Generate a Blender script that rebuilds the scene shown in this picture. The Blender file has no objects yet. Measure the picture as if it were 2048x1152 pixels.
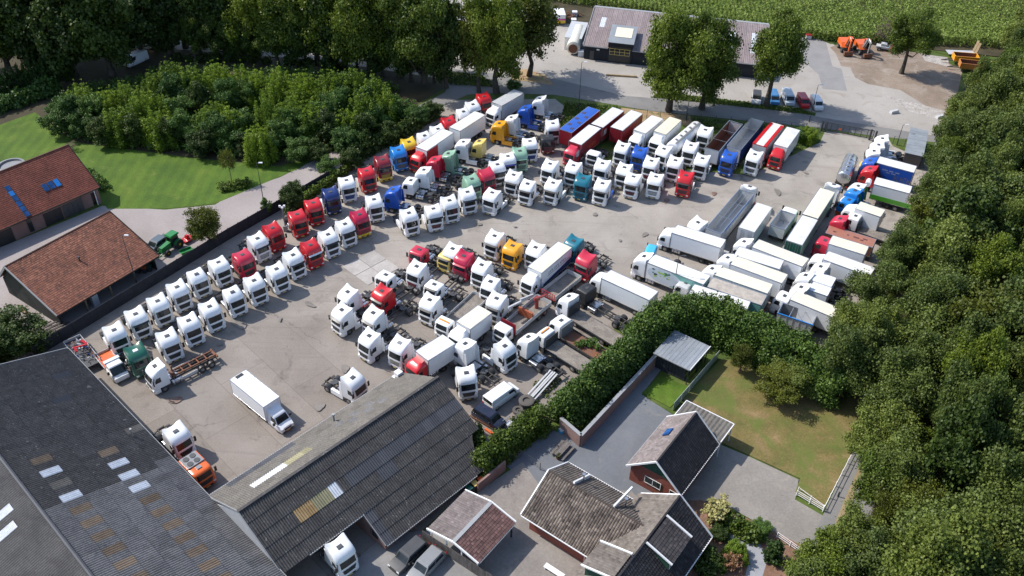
import bpy, math, random
import numpy as np
from mathutils import Vector, Matrix
from math import radians as RAD, sin, cos, pi, sqrt, atan2, degrees

random.seed(11)
RNG = np.random.default_rng(11)
SC = bpy.context.scene
COL = SC.collection

# ------------------------------------------------------------------ camera, sky, sun, exposure
PITCH, ROLL, CAM_H, FOC = RAD(38.9), RAD(1.35), 83.0, 1800.0 / 2048.0
_f = np.array([0, cos(PITCH), -sin(PITCH)])
_r0 = np.array([1.0, 0, 0])
_u0 = np.cross(_r0, _f)
_r = cos(ROLL) * _r0 + sin(ROLL) * _u0
_u = -sin(ROLL) * _r0 + cos(ROLL) * _u0
cam_data = bpy.data.cameras.new('camera')
cam_data.sensor_width = 36.0
cam_data.lens = 36.0 * FOC
cam_data.clip_start = 0.5
cam_data.clip_end = 9000
cam = bpy.data.objects.new('camera', cam_data)
COL.objects.link(cam)
M = Matrix.Identity(4)
for i in range(3):
    M[i][0] = _r[i]; M[i][1] = _u[i]; M[i][2] = -_f[i]
M[2][3] = CAM_H
cam.matrix_world = M
SC.camera = cam

SUN = np.array([-0.90, 0.33, 1.0]); SUN /= np.linalg.norm(SUN)
ELEV = math.asin(SUN[2]); AZ = atan2(SUN[0], SUN[1])
world = bpy.data.worlds.new('World')
SC.world = world
world.use_nodes = True
wn = world.node_tree.nodes; wl = world.node_tree.links
for n in list(wn): wn.remove(n)
sky = wn.new('ShaderNodeTexSky'); sky.sky_type = 'NISHITA'; sky.sun_disc = False
sky.sun_elevation = ELEV; sky.sun_rotation = AZ
bg = wn.new('ShaderNodeBackground'); bg.inputs['Strength'].default_value = 0.15
wo = wn.new('ShaderNodeOutputWorld')
wl.new(sky.outputs[0], bg.inputs[0]); wl.new(bg.outputs[0], wo.inputs[0])
sd = bpy.data.lights.new('sun', 'SUN'); sd.energy = 3.75; sd.angle = RAD(0.53); sd.color = (1.0, 0.94, 0.86)
sun = bpy.data.objects.new('sun', sd); COL.objects.link(sun)
sun.rotation_euler = Vector(-SUN).to_track_quat('-Z', 'Y').to_euler()
SC.view_settings.view_transform = 'Standard'
SC.view_settings.look = 'None'
SC.view_settings.exposure = 0.55
SC.view_settings.gamma = 1.0
SC.render.engine = 'CYCLES'
SC.cycles.max_bounces = 6
SC.cycles.diffuse_bounces = 3
SC.cycles.transparent_max_bounces = 6
SC.cycles.caustics_reflective = False
SC.cycles.caustics_refractive = False

# ------------------------------------------------------------------ helpers
def G(px, py, z=0.0):
    """survey point (photo coordinates at height z) -> metres on the site plan"""
    d = _r * (px - 1024) + _u * (576 - py) + _f * 1800.0
    t = (z - CAM_H) / d[2]
    return Vector((d[0] * t, d[1] * t, z))

def bearing(a, b, z=0.0):
    p = G(*a, z); q = G(*b, z)
    return degrees(atan2(q.y - p.y, q.x - p.x))

def solve_h(base, topy):
    """height of something standing at base whose top was surveyed at row topy"""
    lo, hi = 0.0, 60.0
    for _ in range(30):
        m = (lo + hi) / 2
        v = np.array([base.x, base.y, m - CAM_H]); y = 576 - 1800 * (v @ _u) / (v @ _f)
        if y > topy: lo = m
        else: hi = m
    return m

def uv2(a):
    a = RAD(a)
    return Vector((cos(a), sin(a), 0)), Vector((sin(a), -cos(a), 0))

class B:
    """collects faces of one mesh"""
    def __init__(s): s.v = []; s.f = []; s.m = []
    def add(s, vs, fs, m=0):
        o = len(s.v); s.v += [tuple(p) for p in vs]; s.f += [tuple(i + o for i in f) for f in fs]; s.m += [m] * len(fs); return s
    def box(s, x0, x1, y0, y1, z0, z1, m=0):
        return s.add([(x0, y0, z0), (x1, y0, z0), (x1, y1, z0), (x0, y1, z0), (x0, y0, z1), (x1, y0, z1), (x1, y1, z1), (x0, y1, z1)],
                     [(0, 3, 2, 1), (4, 5, 6, 7), (0, 1, 5, 4), (1, 2, 6, 5), (2, 3, 7, 6), (3, 0, 4, 7)], m)
    def poly(s, pts, m=0): return s.add(pts, [tuple(range(len(pts)))], m)
    def hexa(s, bot, top, m=0):
        return s.add(list(bot) + list(top), [(3, 2, 1, 0), (4, 5, 6, 7), (0, 1, 5, 4), (1, 2, 6, 5), (2, 3, 7, 6), (3, 0, 4, 7)], m)
    def tube(s, p, q, r, n=6, m=0, r2=None, cap=True):
        p = Vector(p); q = Vector(q); r2 = r if r2 is None else r2
        d = (q - p).normalized(); a = d.orthogonal().normalized(); b = d.cross(a)
        vs = []
        for k in range(n):
            t = 2 * pi * k / n; w = a * cos(t) + b * sin(t)
            vs.append(p + w * r); vs.append(q + w * r2)
        fs = [(2 * k, 2 * ((k + 1) % n), 2 * ((k + 1) % n) + 1, 2 * k + 1) for k in range(n)]
        if cap: fs += [tuple(2 * k for k in range(n))[::-1], tuple(2 * k + 1 for k in range(n))]
        return s.add(vs, fs, m)
    def beam(s, p, q, w, h, m=0):
        p = Vector(p); q = Vector(q); d = (q - p).normalized()
        a = d.cross(Vector((0, 0, 1)))
        a = Vector((1, 0, 0)) if a.length < 1e-4 else a.normalized()
        b = a.cross(d)
        o = [a * w / 2 * i + b * h / 2 * j for i, j in ((-1, -1), (1, -1), (1, 1), (-1, 1))]
        return s.hexa([p + k for k in o], [q + k for k in o], m)
    def rings(s, rs, m=0, capa=True, capb=True):
        n = len(rs[0]); vs = [p for r in rs for p in r]; fs = []
        for i in range(len(rs) - 1):
            for k in range(n):
                fs.append((i * n + k, i * n + (k + 1) % n, (i + 1) * n + (k + 1) % n, (i + 1) * n + k))
        if capa: fs.append(tuple(range(n))[::-1])
        if capb: fs.append(tuple((len(rs) - 1) * n + k for k in range(n)))
        return s.add(vs, fs, m)
    def grid(s, rows, m=0):
        n = len(rows[0]); vs = [p for r in rows for p in r]
        return s.add(vs, [(i * n + k, i * n + k + 1, (i + 1) * n + k + 1, (i + 1) * n + k) for i in range(len(rows) - 1) for k in range(n - 1)], m)
    def lathe_y(s, cx, cz, prof, n=16, m=0):
        rs = [[(cx + r * cos(2 * pi * k / n), y, cz + r * sin(2 * pi * k / n)) for k in range(n)] for r, y in prof]
        return s.rings(rs, m)
    def mesh(s, name, mats, smooth=None):
        me = bpy.data.meshes.new(name)
        me.from_pydata(s.v, [], s.f)
        for mt in mats: me.materials.append(mt)
        if len(mats) > 1: me.polygons.foreach_set('material_index', s.m)
        if smooth is not None:
            me.polygons.foreach_set('use_smooth', [True] * len(s.f))
            me.update()
            me.set_sharp_from_angle(angle=RAD(smooth))
        me.update()
        return me

def ob(name, me, parent=None, loc=None, rz=0.0, mats=None, label=None, cat=None, group=None, kind=None, scale=None):
    o = bpy.data.objects.new(name, me)
    COL.objects.link(o)
    if parent is not None: o.parent = parent
    if loc is not None: o.location = loc
    if rz: o.rotation_euler = (0, 0, rz)
    if scale is not None: o.scale = scale
    if mats:
        for i, mt in enumerate(mats):
            if mt is not None and i < len(o.material_slots) and me.materials[i] is not mt:
                o.material_slots[i].link = 'OBJECT'; o.material_slots[i].material = mt
    if label: o['label'] = label
    if cat: o['category'] = cat
    if group: o['group'] = group
    if kind: o['kind'] = kind
    return o

def thing(name, label, cat, loc=(0, 0, 0), rz=0.0, group=None):
    return ob(name, None, None, loc, rz, None, label, cat, group)

ORD = ['first', 'second', 'third', 'fourth', 'fifth', 'sixth', 'seventh', 'eighth', 'ninth', 'tenth', 'eleventh', 'twelfth',
       'thirteenth', 'fourteenth', 'fifteenth', 'sixteenth', 'seventeenth', 'eighteenth', 'nineteenth', 'twentieth']

# ------------------------------------------------------------------ materials
def _nt(name):
    m = bpy.data.materials.new(name); m.use_nodes = True
    return m, m.node_tree, m.node_tree.nodes['Principled BSDF']

def _coord(nt, world=False, rnd=True):
    N = nt.nodes; L = nt.links
    if world:
        g = N.new('ShaderNodeNewGeometry'); return g.outputs['Position']
    t = N.new('ShaderNodeTexCoord')
    if not rnd: return t.outputs['Object']
    oi = N.new('ShaderNodeObjectInfo'); mu = N.new('ShaderNodeMath'); mu.operation = 'MULTIPLY'; mu.inputs[1].default_value = 57.0
    L.new(oi.outputs['Random'], mu.inputs[0])
    va = N.new('ShaderNodeVectorMath'); va.operation = 'ADD'
    L.new(t.outputs['Object'], va.inputs[0]); L.new(mu.outputs[0], va.inputs[1])
    return va.outputs[0]

def noise(nt, co, scale, detail=4, rough=.55, dist=0.0):
    n = nt.nodes.new('ShaderNodeTexNoise'); n.inputs['Scale'].default_value = scale; n.inputs['Detail'].default_value = detail
    n.inputs['Roughness'].default_value = rough; n.inputs['Distortion'].default_value = dist
    nt.links.new(co, n.inputs['Vector']); return n.outputs['Fac']

def ramp(nt, fac, stops):
    r = nt.nodes.new('ShaderNodeValToRGB'); e = r.color_ramp.elements
    while len(e) < len(stops): e.new(0.5)
    for k, (p, c) in enumerate(stops):
        e[k].position = p; e[k].color = (c[0], c[1], c[2], 1) if not isinstance(c, (int, float)) else (c, c, c, 1)
    nt.links.new(fac, r.inputs[0]); return r.outputs[0]

def mix(nt, fac, a, b, mode='MIX'):
    x = nt.nodes.new('ShaderNodeMix'); x.data_type = 'RGBA'; x.blend_type = mode; x.clamp_factor = True
    for sock, val in ((x.inputs[0], fac), (x.inputs[6], a), (x.inputs[7], b)):
        if isinstance(val, (int, float)): sock.default_value = val
        elif isinstance(val, (tuple, list)): sock.default_value = (val[0], val[1], val[2], 1)
        else: nt.links.new(val, sock)
    return x.outputs[2]

def bump(nt, bsdf, h, dist=.02, st=.6):
    b = nt.nodes.new('ShaderNodeBump'); b.inputs['Strength'].default_value = st; b.inputs['Distance'].default_value = dist
    nt.links.new(h, b.inputs['Height']); nt.links.new(b.outputs[0], bsdf.inputs['Normal'])

def objrand(nt, lo, hi):
    oi = nt.nodes.new('ShaderNodeObjectInfo'); mr = nt.nodes.new('ShaderNodeMapRange')
    mr.inputs[3].default_value = lo; mr.inputs[4].default_value = hi
    nt.links.new(oi.outputs['Random'], mr.inputs[0]); return mr.outputs[0]

_MC = {}
def paint(col, rough=.35, metal=0.0, dirt=.12, name=None, coat=.3, ovar=.0, scale=1.6):
    key = (tuple(col), rough, metal, dirt, coat, ovar, scale)
    if key in _MC: return _MC[key]
    m, nt, b = _nt(name or 'paint_%d' % len(_MC))
    co = _coord(nt)
    n = noise(nt, co, scale, 5, .6, .3)
    n2 = noise(nt, co, scale * 9, 3)
    d = tuple(c * .55 + .05 for c in col)
    f = ramp(nt, n, [(.38, 0.0), (.75, 1.0)])
    mm = nt.nodes.new('ShaderNodeMath'); mm.operation = 'MULTIPLY'; mm.inputs[1].default_value = dirt * 2.2
    nt.links.new(f, mm.inputs[0])
    c = mix(nt, mm.outputs[0], tuple(col), d)
    c = mix(nt, dirt * .5, c, ramp(nt, n2, [(.3, .55), (.7, 1.0)]), 'MULTIPLY')
    if ovar:
        c = mix(nt, 1.0, c, objrand(nt, 1 - ovar, 1.0), 'MULTIPLY')
    nt.links.new(c, b.inputs['Base Color'])
    b.inputs['Roughness'].default_value = rough; b.inputs['Metallic'].default_value = metal
    b.inputs['Coat Weight'].default_value = coat; b.inputs['Coat Roughness'].default_value = .15
    _MC[key] = m
    return m

def surf(name, stops, scale=.3, world=True, rough=.85, fine=8, finew=.25, bmp=0.0, stains=None, cracks=None, ovar=0, dist=.4, extra=None):
    m, nt, b = _nt(name)
    co = _coord(nt, world)
    c = ramp(nt, noise(nt, co, scale, 6, .6, dist), stops)
    c = mix(nt, finew, c, ramp(nt, noise(nt, co, fine, 4, .7), [(.25, .35), (.75, 1.35)]), 'MULTIPLY')
    if stains:
        for sc_, lo, hi, col, w in stains:
            f = ramp(nt, noise(nt, co, sc_, 5, .65, 1.0), [(lo, 0.0), (hi, 1.0)])
            mm = nt.nodes.new('ShaderNodeMath'); mm.operation = 'MULTIPLY'; mm.inputs[1].default_value = w
            nt.links.new(f, mm.inputs[0]); c = mix(nt, mm.outputs[0], c, col)
    if cracks:
        for sc_, wid, w in cracks:
            v = nt.nodes.new('ShaderNodeTexVoronoi'); v.feature = 'DISTANCE_TO_EDGE'; v.inputs['Scale'].default_value = sc_
            wv = nt.nodes.new('ShaderNodeVectorMath'); wv.operation = 'ADD'
            nn = nt.nodes.new('ShaderNodeTexNoise'); nn.inputs['Scale'].default_value = .9; nn.inputs['Detail'].default_value = 5
            sb = nt.nodes.new('ShaderNodeVectorMath'); sb.operation = 'SCALE'; sb.inputs[3].default_value = 2.0
            nt.links.new(co, nn.inputs['Vector']); nt.links.new(nn.outputs['Color'], sb.inputs[0])
            nt.links.new(co, wv.inputs[0]); nt.links.new(sb.outputs[0], wv.inputs[1]); nt.links.new(wv.outputs[0], v.inputs['Vector'])
            f = ramp(nt, v.outputs['Distance'], [(0.0, 1.0), (wid, 0.0)])
            gate = ramp(nt, noise(nt, co, .07, 2), [(.45, 0.0), (.6, 1.0)])
            mm = nt.nodes.new('ShaderNodeMath'); mm.operation = 'MULTIPLY'
            nt.links.new(f, mm.inputs[0]); nt.links.new(gate, mm.inputs[1])
            m2 = nt.nodes.new('ShaderNodeMath'); m2.operation = 'MULTIPLY'; m2.inputs[1].default_value = w
            nt.links.new(mm.outputs[0], m2.inputs[0])
            c = mix(nt, m2.outputs[0], c, (.05, .045, .04))
    if ovar: c = mix(nt, 1.0, c, objrand(nt, 1 - ovar, 1 + ovar), 'MULTIPLY')
    if extra: c = extra(nt, co, c)
    nt.links.new(c, b.inputs['Base Color'])
    b.inputs['Roughness'].default_value = rough
    b.inputs['Specular IOR Level'].default_value = .3
    if bmp: bump(nt, b, noise(nt, co, fine, 5, .7), bmp)
    return m

def leafmat(name, dark, light, tip=None, trans=.25, hue=.25):
    m = bpy.data.materials.new(name); m.use_nodes = True; nt = m.node_tree; N = nt.nodes; L = nt.links
    for n in list(N): N.remove(n)
    at = N.new('ShaderNodeAttribute'); at.attribute_name = 'tone'
    st = [(0.0, dark), (.75, light)] + ([(1.0, tip)] if tip else [])
    c = ramp(nt, at.outputs['Fac'], st)
    c = mix(nt, objrand(nt, 0.0, hue), c, tuple(x * y for x, y in zip(light, (1.5, 1.15, .6))))
    c = mix(nt, 1.0, c, objrand(nt, .82, 1.12), 'MULTIPLY')
    d = N.new('ShaderNodeBsdfPrincipled'); d.inputs['Roughness'].default_value = .55; d.inputs['Specular IOR Level'].default_value = .35
    t = N.new('ShaderNodeBsdfTranslucent'); mx = N.new('ShaderNodeMixShader'); mx.inputs[0].default_value = trans
    L.new(c, d.inputs['Base Color']); L.new(c, t.inputs['Color'])
    L.new(d.outputs[0], mx.inputs[1]); L.new(t.outputs[0], mx.inputs[2])
    o = N.new('ShaderNodeOutputMaterial'); L.new(mx.outputs[0], o.inputs[0])
    return m

WHITE = paint((.80, .81, .82), .3, dirt=.07, ovar=.06, name='white_paint')
CREAM = paint((.72, .68, .54), .5, dirt=.18, name='cream_roof', coat=0)
LGREY = paint((.50, .51, .52), .4, dirt=.2, name='light_grey')
MGREY = paint((.22, .23, .24), .5, dirt=.2, name='mid_grey')
DGREY = paint((.05, .052, .056), .5, dirt=.2, name='dark_grey', coat=.1)
BLACK = paint((.018, .018, .02), .5, dirt=.15, name='black_plastic', coat=.1)
RUBBER = paint((.022, .021, .02), .85, dirt=.4, name='rubber', coat=0)
STEEL = paint((.42, .42, .42), .38, .6, dirt=.25, name='steel', coat=0)
ALU = paint((.62, .63, .65), .25, .85, dirt=.12, name='aluminium', coat=0)
CHASSIS = paint((.06, .055, .052), .6, dirt=.5, name='chassis_paint', coat=0)
RUST = paint((.20, .075, .035), .85, dirt=.5, name='rust', coat=0)
RED = paint((.52, .012, .018), .28, dirt=.08, name='red_paint')
CRIM = paint((.42, .008, .045), .28, dirt=.08, name='crimson_paint')
PINKR = paint((.50, .02, .05), .3, dirt=.1, name='faded_red_paint')
DRED = paint((.22, .012, .02), .35, dirt=.12, name='dark_red_paint')
BLUE = paint((.014, .085, .42), .28, dirt=.08, name='blue_paint')
SKYB = paint((.015, .19, .56), .28, dirt=.08, name='sky_blue_paint')
NAVY = paint((.012, .03, .14), .28, dirt=.08, name='navy_paint')
CYAN = paint((.06, .42, .68), .3, dirt=.08, name='cyan_paint')
TEAL = paint((.008, .14, .20), .28, dirt=.08, name='teal_paint')
YELL = paint((.72, .48, .02), .3, dirt=.1, name='yellow_paint')
PYEL = paint((.70, .52, .14), .35, dirt=.12, name='pale_yellow_paint')
ORNG = paint((.78, .34, .012), .3, dirt=.1, name='amber_paint')
ORAN = paint((.72, .13, .018), .35, dirt=.15, name='orange_paint')
GREEN = paint((.012, .10, .065), .3, dirt=.1, name='dark_green_paint')
MINT = paint((.25, .42, .30), .35, dirt=.12, name='mint_paint')
LIME = paint((.10, .38, .03), .4, dirt=.1, name='lime_paint')
PURP = paint((.07, .06, .28), .3, dirt=.1, name='purple_paint')
PINK = paint((.6, .06, .3), .4, dirt=.1, name='pink_paint')
TEALP = paint((.18, .42, .38), .4, dirt=.12, name='pale_teal_paint')
def glass(name, col, rough=.06):
    m, nt, b = _nt(name); b.inputs['Base Color'].default_value = (*col, 1); b.inputs['Roughness'].default_value = rough
    b.inputs['Specular IOR Level'].default_value = .45
    n = noise(nt, _coord(nt), 1.3, 3)
    nt.links.new(ramp(nt, n, [(.35, col), (.75, tuple(c * 2.2 + .01 for c in col))]), b.inputs['Base Color'])
    return m
GLASS = glass('vehicle_glass', (.010, .013, .014))
BGLASS = glass('blue_glass', (.012, .05, .15), .1)
LAMP = paint((.7, .7, .68), .15, dirt=.05, name='headlamp_glass')
AMBER = paint((.9, .3, .02), .2, dirt=.05, name='amber_lamp')
REDL = paint((.5, .01, .01), .2, dirt=.05, name='red_lamp')
# ------------------------------------------------------------------ vehicle part meshes (shared between alike vehicles)
_C = {}
GRBAR = paint((.10, .105, .11), .4, .3, dirt=.2, name='grille_bar', coat=0)
def cached(key, fn):
    if key not in _C: _C[key] = fn()
    return _C[key]

def wheel_mesh(r, w, n=18):
    b = B(); b.lathe_y(0, 0, [(r * .56, -w / 2 + .02), (r * .93, -w / 2), (r, -w / 2 + .05), (r, w / 2 - .05), (r * .93, w / 2), (r * .56, w / 2 - .02)], n)
    return b.mesh('tyre', [RUBBER], 40)
def rim_mesh(r, w, n=14):
    b = B()
    for s in (-1, 1):
        y = s * (w / 2 - .02)
        prof = [(r * .57, y), (r * .54, y - s * .02), (r * .40, y - s * .10), (r * .26, y - s * .06), (r * .24, y + s * .02), (r * .01, y + s * .03)]
        if s < 0: prof = prof[::-1]
        b.lathe_y(0, 0, prof, n)
    return b.mesh('rim', [STEEL], 30)

def wheel(parent, x, y, r=.5, w=.3, rimm=None, rimd=True):
    o = ob('wheel', cached(('w', r, w), lambda: wheel_mesh(r, w)), parent, (x, y, r))
    if rimd: ob('rim', cached(('r', r, w), lambda: rim_mesh(r, w)), o, None, 0, [rimm] if rimm else None)
    return o

# cab shell: horizontal slices (z, front x, back x, half width, front corner radius)
CABS = {
    'high': dict(sl=[(1.02, 0, -2.28, 1.20, .26), (1.5, .03, -2.28, 1.235, .26), (1.95, .02, -2.28, 1.245, .26), (2.85, -.20, -2.28, 1.235, .28),
                     (2.96, -.12, -2.28, 1.24, .30), (3.22, -.18, -2.30, 1.24, .34), (3.50, -.38, -2.32, 1.22, .40), (3.66, -.66, -2.34, 1.16, .42), (3.73, -.94, -2.35, 1.06, .36)], rise=.34, ear=.46, top=3.93),
    'xl': dict(sl=[(1.02, 0, -2.30, 1.20, .26), (1.5, .03, -2.30, 1.235, .26), (1.95, .02, -2.30, 1.245, .26), (2.85, -.12, -2.30, 1.24, .28),
                   (2.92, -.02, -2.30, 1.245, .28), (3.30, -.10, -2.30, 1.24, .32), (3.60, -.34, -2.32, 1.22, .38), (3.74, -.66, -2.34, 1.15, .40), (3.79, -.9, -2.34, 1.05, .34)], rise=.12, ear=.32, top=3.88),
    'round': dict(sl=[(1.02, 0, -2.25, 1.20, .30), (1.5, .04, -2.25, 1.23, .30), (1.95, .02, -2.25, 1.235, .30), (2.85, -.24, -2.25, 1.20, .32),
                      (3.05, -.28, -2.28, 1.19, .36), (3.32, -.48, -2.30, 1.16, .42), (3.56, -.86, -2.32, 1.08, .45), (3.64, -1.2, -2.32, .98, .36)], rise=.28, ear=.24, top=3.84),
    'flat': dict(sl=[(1.02, 0, -2.2, 1.20, .22), (1.5, .03, -2.2, 1.235, .22), (1.95, .0, -2.2, 1.24, .22), (2.82, -.24, -2.2, 1.2, .22),
                     (2.98, -.38, -2.2, 1.15, .26), (3.04, -.60, -2.15, 1.03, .24)], rise=.03, ear=.0, top=3.07),
    'day': dict(sl=[(1.0, 0, -1.75, 1.17, .2), (1.5, .03, -1.75, 1.2, .2), (1.85, .0, -1.75, 1.2, .2), (2.62, -.22, -1.75, 1.15, .22),
                    (2.76, -.34, -1.74, 1.1, .24), (2.82, -.52, -1.7, .98, .22)], rise=.03, ear=0, top=2.85),
    'wedge': dict(sl=[(1.0, 0, -2.0, 1.17, .2), (1.5, .03, -2.0, 1.2, .2), (1.85, .0, -2.0, 1.2, .2), (2.60, -.22, -2.0, 1.17, .22),
                      (2.80, -.34, -2.02, 1.14, .28), (3.0, -.55, -2.04, 1.12, .3), (3.08, -.75, -2.05, 1.0, .3)], rise=.62, ear=0, top=3.4),
}
def cab_front(kind, z, y):
    sl = CABS[kind]['sl']
    for a, b in zip(sl, sl[1:]):
        if a[0] <= z <= b[0]:
            t = (z - a[0]) / (b[0] - a[0]); xf = a[1] + (b[1] - a[1]) * t; w = a[3] + (b[3] - a[3]) * t; break
    else: xf, w = sl[0][1], sl[0][3]
    r = .27
    x = xf - .07 * (y / w) ** 2
    e = abs(y) - (w - r)
    if e > 0: x -= r - sqrt(max(r * r - e * e, 0))
    return x
def cab_half(kind, z):
    sl = CABS[kind]['sl']
    for a, b in zip(sl, sl[1:]):
        if a[0] <= z <= b[0]: return a[3] + (b[3] - a[3]) * (z - a[0]) / (b[0] - a[0])
    return sl[0][3]
def cab_ring(kind, z, xf, xb, w, r):
    P = CABS[kind]; pts = []
    for k in range(5):
        y = -(w - r) + 2 * (w - r) * k / 4; pts.append((xf - .07 * (y / w) ** 2, y))
    x0 = xf - .07
    for k in range(1, 4):
        t = k / 4 * pi / 2; pts.append((x0 - r + r * cos(t), w - r + r * sin(t)))
    for k in range(5): pts.append((x0 - r + (xb + .06 - x0 + r) * k / 4, w))
    pts += [(xb, w - .06), (xb, w * .45), (xb, 0), (xb, -w * .45), (xb, -(w - .06))]
    for k in range(5): pts.append((xb + .06 + (x0 - r - xb - .06) * k / 4, -w))
    for k in range(1, 4):
        t = k / 4 * pi / 2; pts.append((x0 - r + r * sin(t), -(w - r) - r * cos(t)))
    g = min(max((z - 2.98) / .5, 0), 1) if kind != 'flat' else 0
    out = []
    for x, y in pts:
        u = min(max(-x / 2.3, 0), 1); v = abs(y) / 1.2
        out.append((x, y, z + g * (P['rise'] * u ** 1.6 + P['ear'] * u ** 3.2 * (v ** 2.2 - .35))))
    return out
def cab_mesh(kind):
    P = CABS[kind]; sl = P['sl']; b = B()
    rs = [cab_ring(kind, *s) for s in sl]
    last = rs[-1]; z, xf, xb, w, r = sl[-1]
    cx = (xf + xb) / 2
    for s in (.72, .4, .08):
        ring = []
        for x, y, zz in last:
            X = cx + (x - cx) * (s if x > cx else 1 - (1 - s) * .55); Y = y * s
            u = min(max(-X / 2.3, 0), 1); v = abs(Y) / 1.2
            ring.append((X, Y, z + .02 + P['rise'] * u ** 1.6 + P['ear'] * u ** 3.2 * (v ** 2.2 - .35)))
        rs.append(ring)
    b.rings(rs, 0)
    return b.mesh('cab', [WHITE], 42)
def front_panel(kind, z0, z1, y0, y1, off, name, mt, nz=3, ny=8, top_in=0.0, depth=.05):
    b = B(); rows = []
    for i in range(nz + 1):
        z = z0 + (z1 - z0) * i / nz; k = 1 - top_in * (i / nz) if top_in >= 0 else 1 + top_in * (1 - i / nz)
        rows.append([(cab_front(kind, z, (y0 + (y1 - y0) * j / ny) * k) + off, (y0 + (y1 - y0) * j / ny) * k, z) for j in range(ny + 1)])
    b.grid(rows)
    n = ny + 1
    edge = [rows[0][j] for j in range(n)] + [rows[i][-1] for i in range(1, nz + 1)] + [rows[-1][j] for j in range(n - 2, -1, -1)] + [rows[i][0] for i in range(nz - 1, 0, -1)]
    back = [(x - depth, y, z) for x, y, z in edge]
    m = len(edge); b.add(edge + back, [(k, m + k, m + (k + 1) % m, (k + 1) % m) for k in range(m)])
    return b.mesh(name, [mt], 40)
def side_win(kind, s):
    b = B(); pts = []
    zs = (2.0, 2.72) if kind in ('high', 'xl', 'round', 'flat') else (1.88, 2.5)
    q = [(-.42, zs[0]), (-1.22, zs[0]), (-1.22, zs[1]), (-.66, zs[1]), (-.46, zs[0] + .35)]
    o = [(x, s * (cab_half(kind, z) + .012), z) for x, z in q]; i = [(x, s * (cab_half(kind, z) - .03), z) for x, z in q]
    b.poly(o if s < 0 else o[::-1]); n = len(q)
    b.add(o + i, [(k, (k + 1) % n, n + (k + 1) % n, n + k) for k in range(n)])
    return b.mesh('side_window', [GLASS])
def grille_mesh(kind):
    b = B()
    y1 = .84; z0, z1 = 1.04, 1.66
    if kind in ('day', 'wedge'): z1 = 1.6
    me = None
    rows = []
    for i in range(2):
        z = (z0, z1)[i]; k = (.80, 1.0)[i]
        rows.append([(cab_front(kind, z, y1 * k * j / 4) + .02, y1 * k * j / 4, z) for j in range(-4, 5)])
    b.grid(rows, 0)
    for i in range(6):
        z = z0 + .05 + (z1 - z0 - .1) * i / 5; k = .80 + .20 * (z - z0) / (z1 - z0)
        p = [(cab_front(kind, z, y1 * k * j / 4) + .045, y1 * k * j / 4, z) for j in range(-4, 5)]
        b.grid([[(x, y, z - .022) for x, y, _ in p], [(x, y, z + .022) for x, y, _ in p]], 1)
    for zz, kk in ((z0 - .03, .80), (z1 + .03, 1.0)):
        p = [(cab_front(kind, min(max(zz, 1.03), 2.8), y1 * kk * j / 4) + .035, y1 * kk * j / 4, zz) for j in range(-4, 5)]
        b.grid([[(x, y, z - .03) for x, y, z in p], [(x, y, z + .03) for x, y, z in p]], 1)
    return b.mesh('grille', [BLACK, GRBAR])
def bumper_mesh():
    b = B(); rs = []
    for z, xf, w in ((.30, -.05, 1.17), (.42, .05, 1.23), (.75, .06, 1.245), (1.0, .03, 1.24)):
        r = .26; pts = []
        for k in range(5):
            y = -(w - r) + 2 * (w - r) * k / 4; pts.append((xf - .07 * (y / w) ** 2, y, z))
        for k in range(1, 4):
            t = k / 4 * pi / 2; pts.append((xf - .07 - r + r * cos(t), w - r + r * sin(t), z))
        pts += [(-.5, w, z), (-.86, w, z), (-.86, w - .5, z), (-.5, 0, z), (-.86, -w + .5, z), (-.86, -w, z), (-.5, -w, z)]
        for k in range(1, 4):
            t = k / 4 * pi / 2; pts.append((xf - .07 - r + r * sin(t), -(w - r) - r * cos(t), z))
        rs.append(pts)
    b.rings(rs)
    b.box(.0, .075, -.62, .62, .46, .66, 1)
    b.box(.0, .085, -.26, .26, .50, .61, 2)
    return b.mesh('bumper', [WHITE, BLACK, PYEL], 40)
def small_box(name, x0, x1, y0, y1, z0, z1, mt, bev=0):
    b = B()
    if bev:
        b.hexa([(x0, y0, z0), (x1, y0, z0), (x1, y1, z0), (x0, y1, z0)], [(x0 + bev, y0 + bev, z1), (x1 - bev, y0 + bev, z1), (x1 - bev, y1 - bev, z1), (x0 + bev, y1 - bev, z1)])
    else: b.box(x0, x1, y0, y1, z0, z1)
    return b.mesh(name, [mt])
def mirror_mesh(s):
    b = B(); y = s * 1.42
    b.box(-.22, -.10, min(y - .13 * 1, y + .13), y + .13, 2.0, 2.75)
    b.tube((-.2, s * 1.2, 2.7), (-.16, y, 2.68), .03, 5); b.tube((-.2, s * 1.2, 2.05), (-.16, y, 2.1), .03, 5)
    return b.mesh('mirror', [BLACK])
def chassis_mesh(L, wb):
    b = B()
    for s in (-1, 1): b.box(-L, -.9, s * .42 - .045, s * .42 + .045, .72, .98)
    for x in np.arange(-L + .1, -1.2, 1.1): b.box(x - .06, x + .06, -.40, .40, .76, .93)
    b.tube((-wb, -1.0, .5), (-wb, 1.0, .5), .11, 8); b.tube((-1.4, -1.0, .5), (-1.4, 1.0, .5), .09, 8)
    b.box(-2.05, -.6, -.38, .38, .7, 1.12)
    b.box(-L, -L + .08, -1.1, 1.1, .5, .66)
    for s in (-1, 1):
        b.tube((-wb, s * .5, .6), (-wb, s * .5, .95), .13, 8)
        b.box(-wb - 1.0, -wb - .75, s * .95 - .2, s * .95 + .2, .55, .7)
    b.tube((-2.9, .1, 1.0), (-4.0, -.2, 1.02), .05, 5); b.tube((-2.5, .3, 1.5), (-3.4, .1, 1.0), .03, 5)
    return b.mesh('chassis', [CHASSIS])
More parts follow.
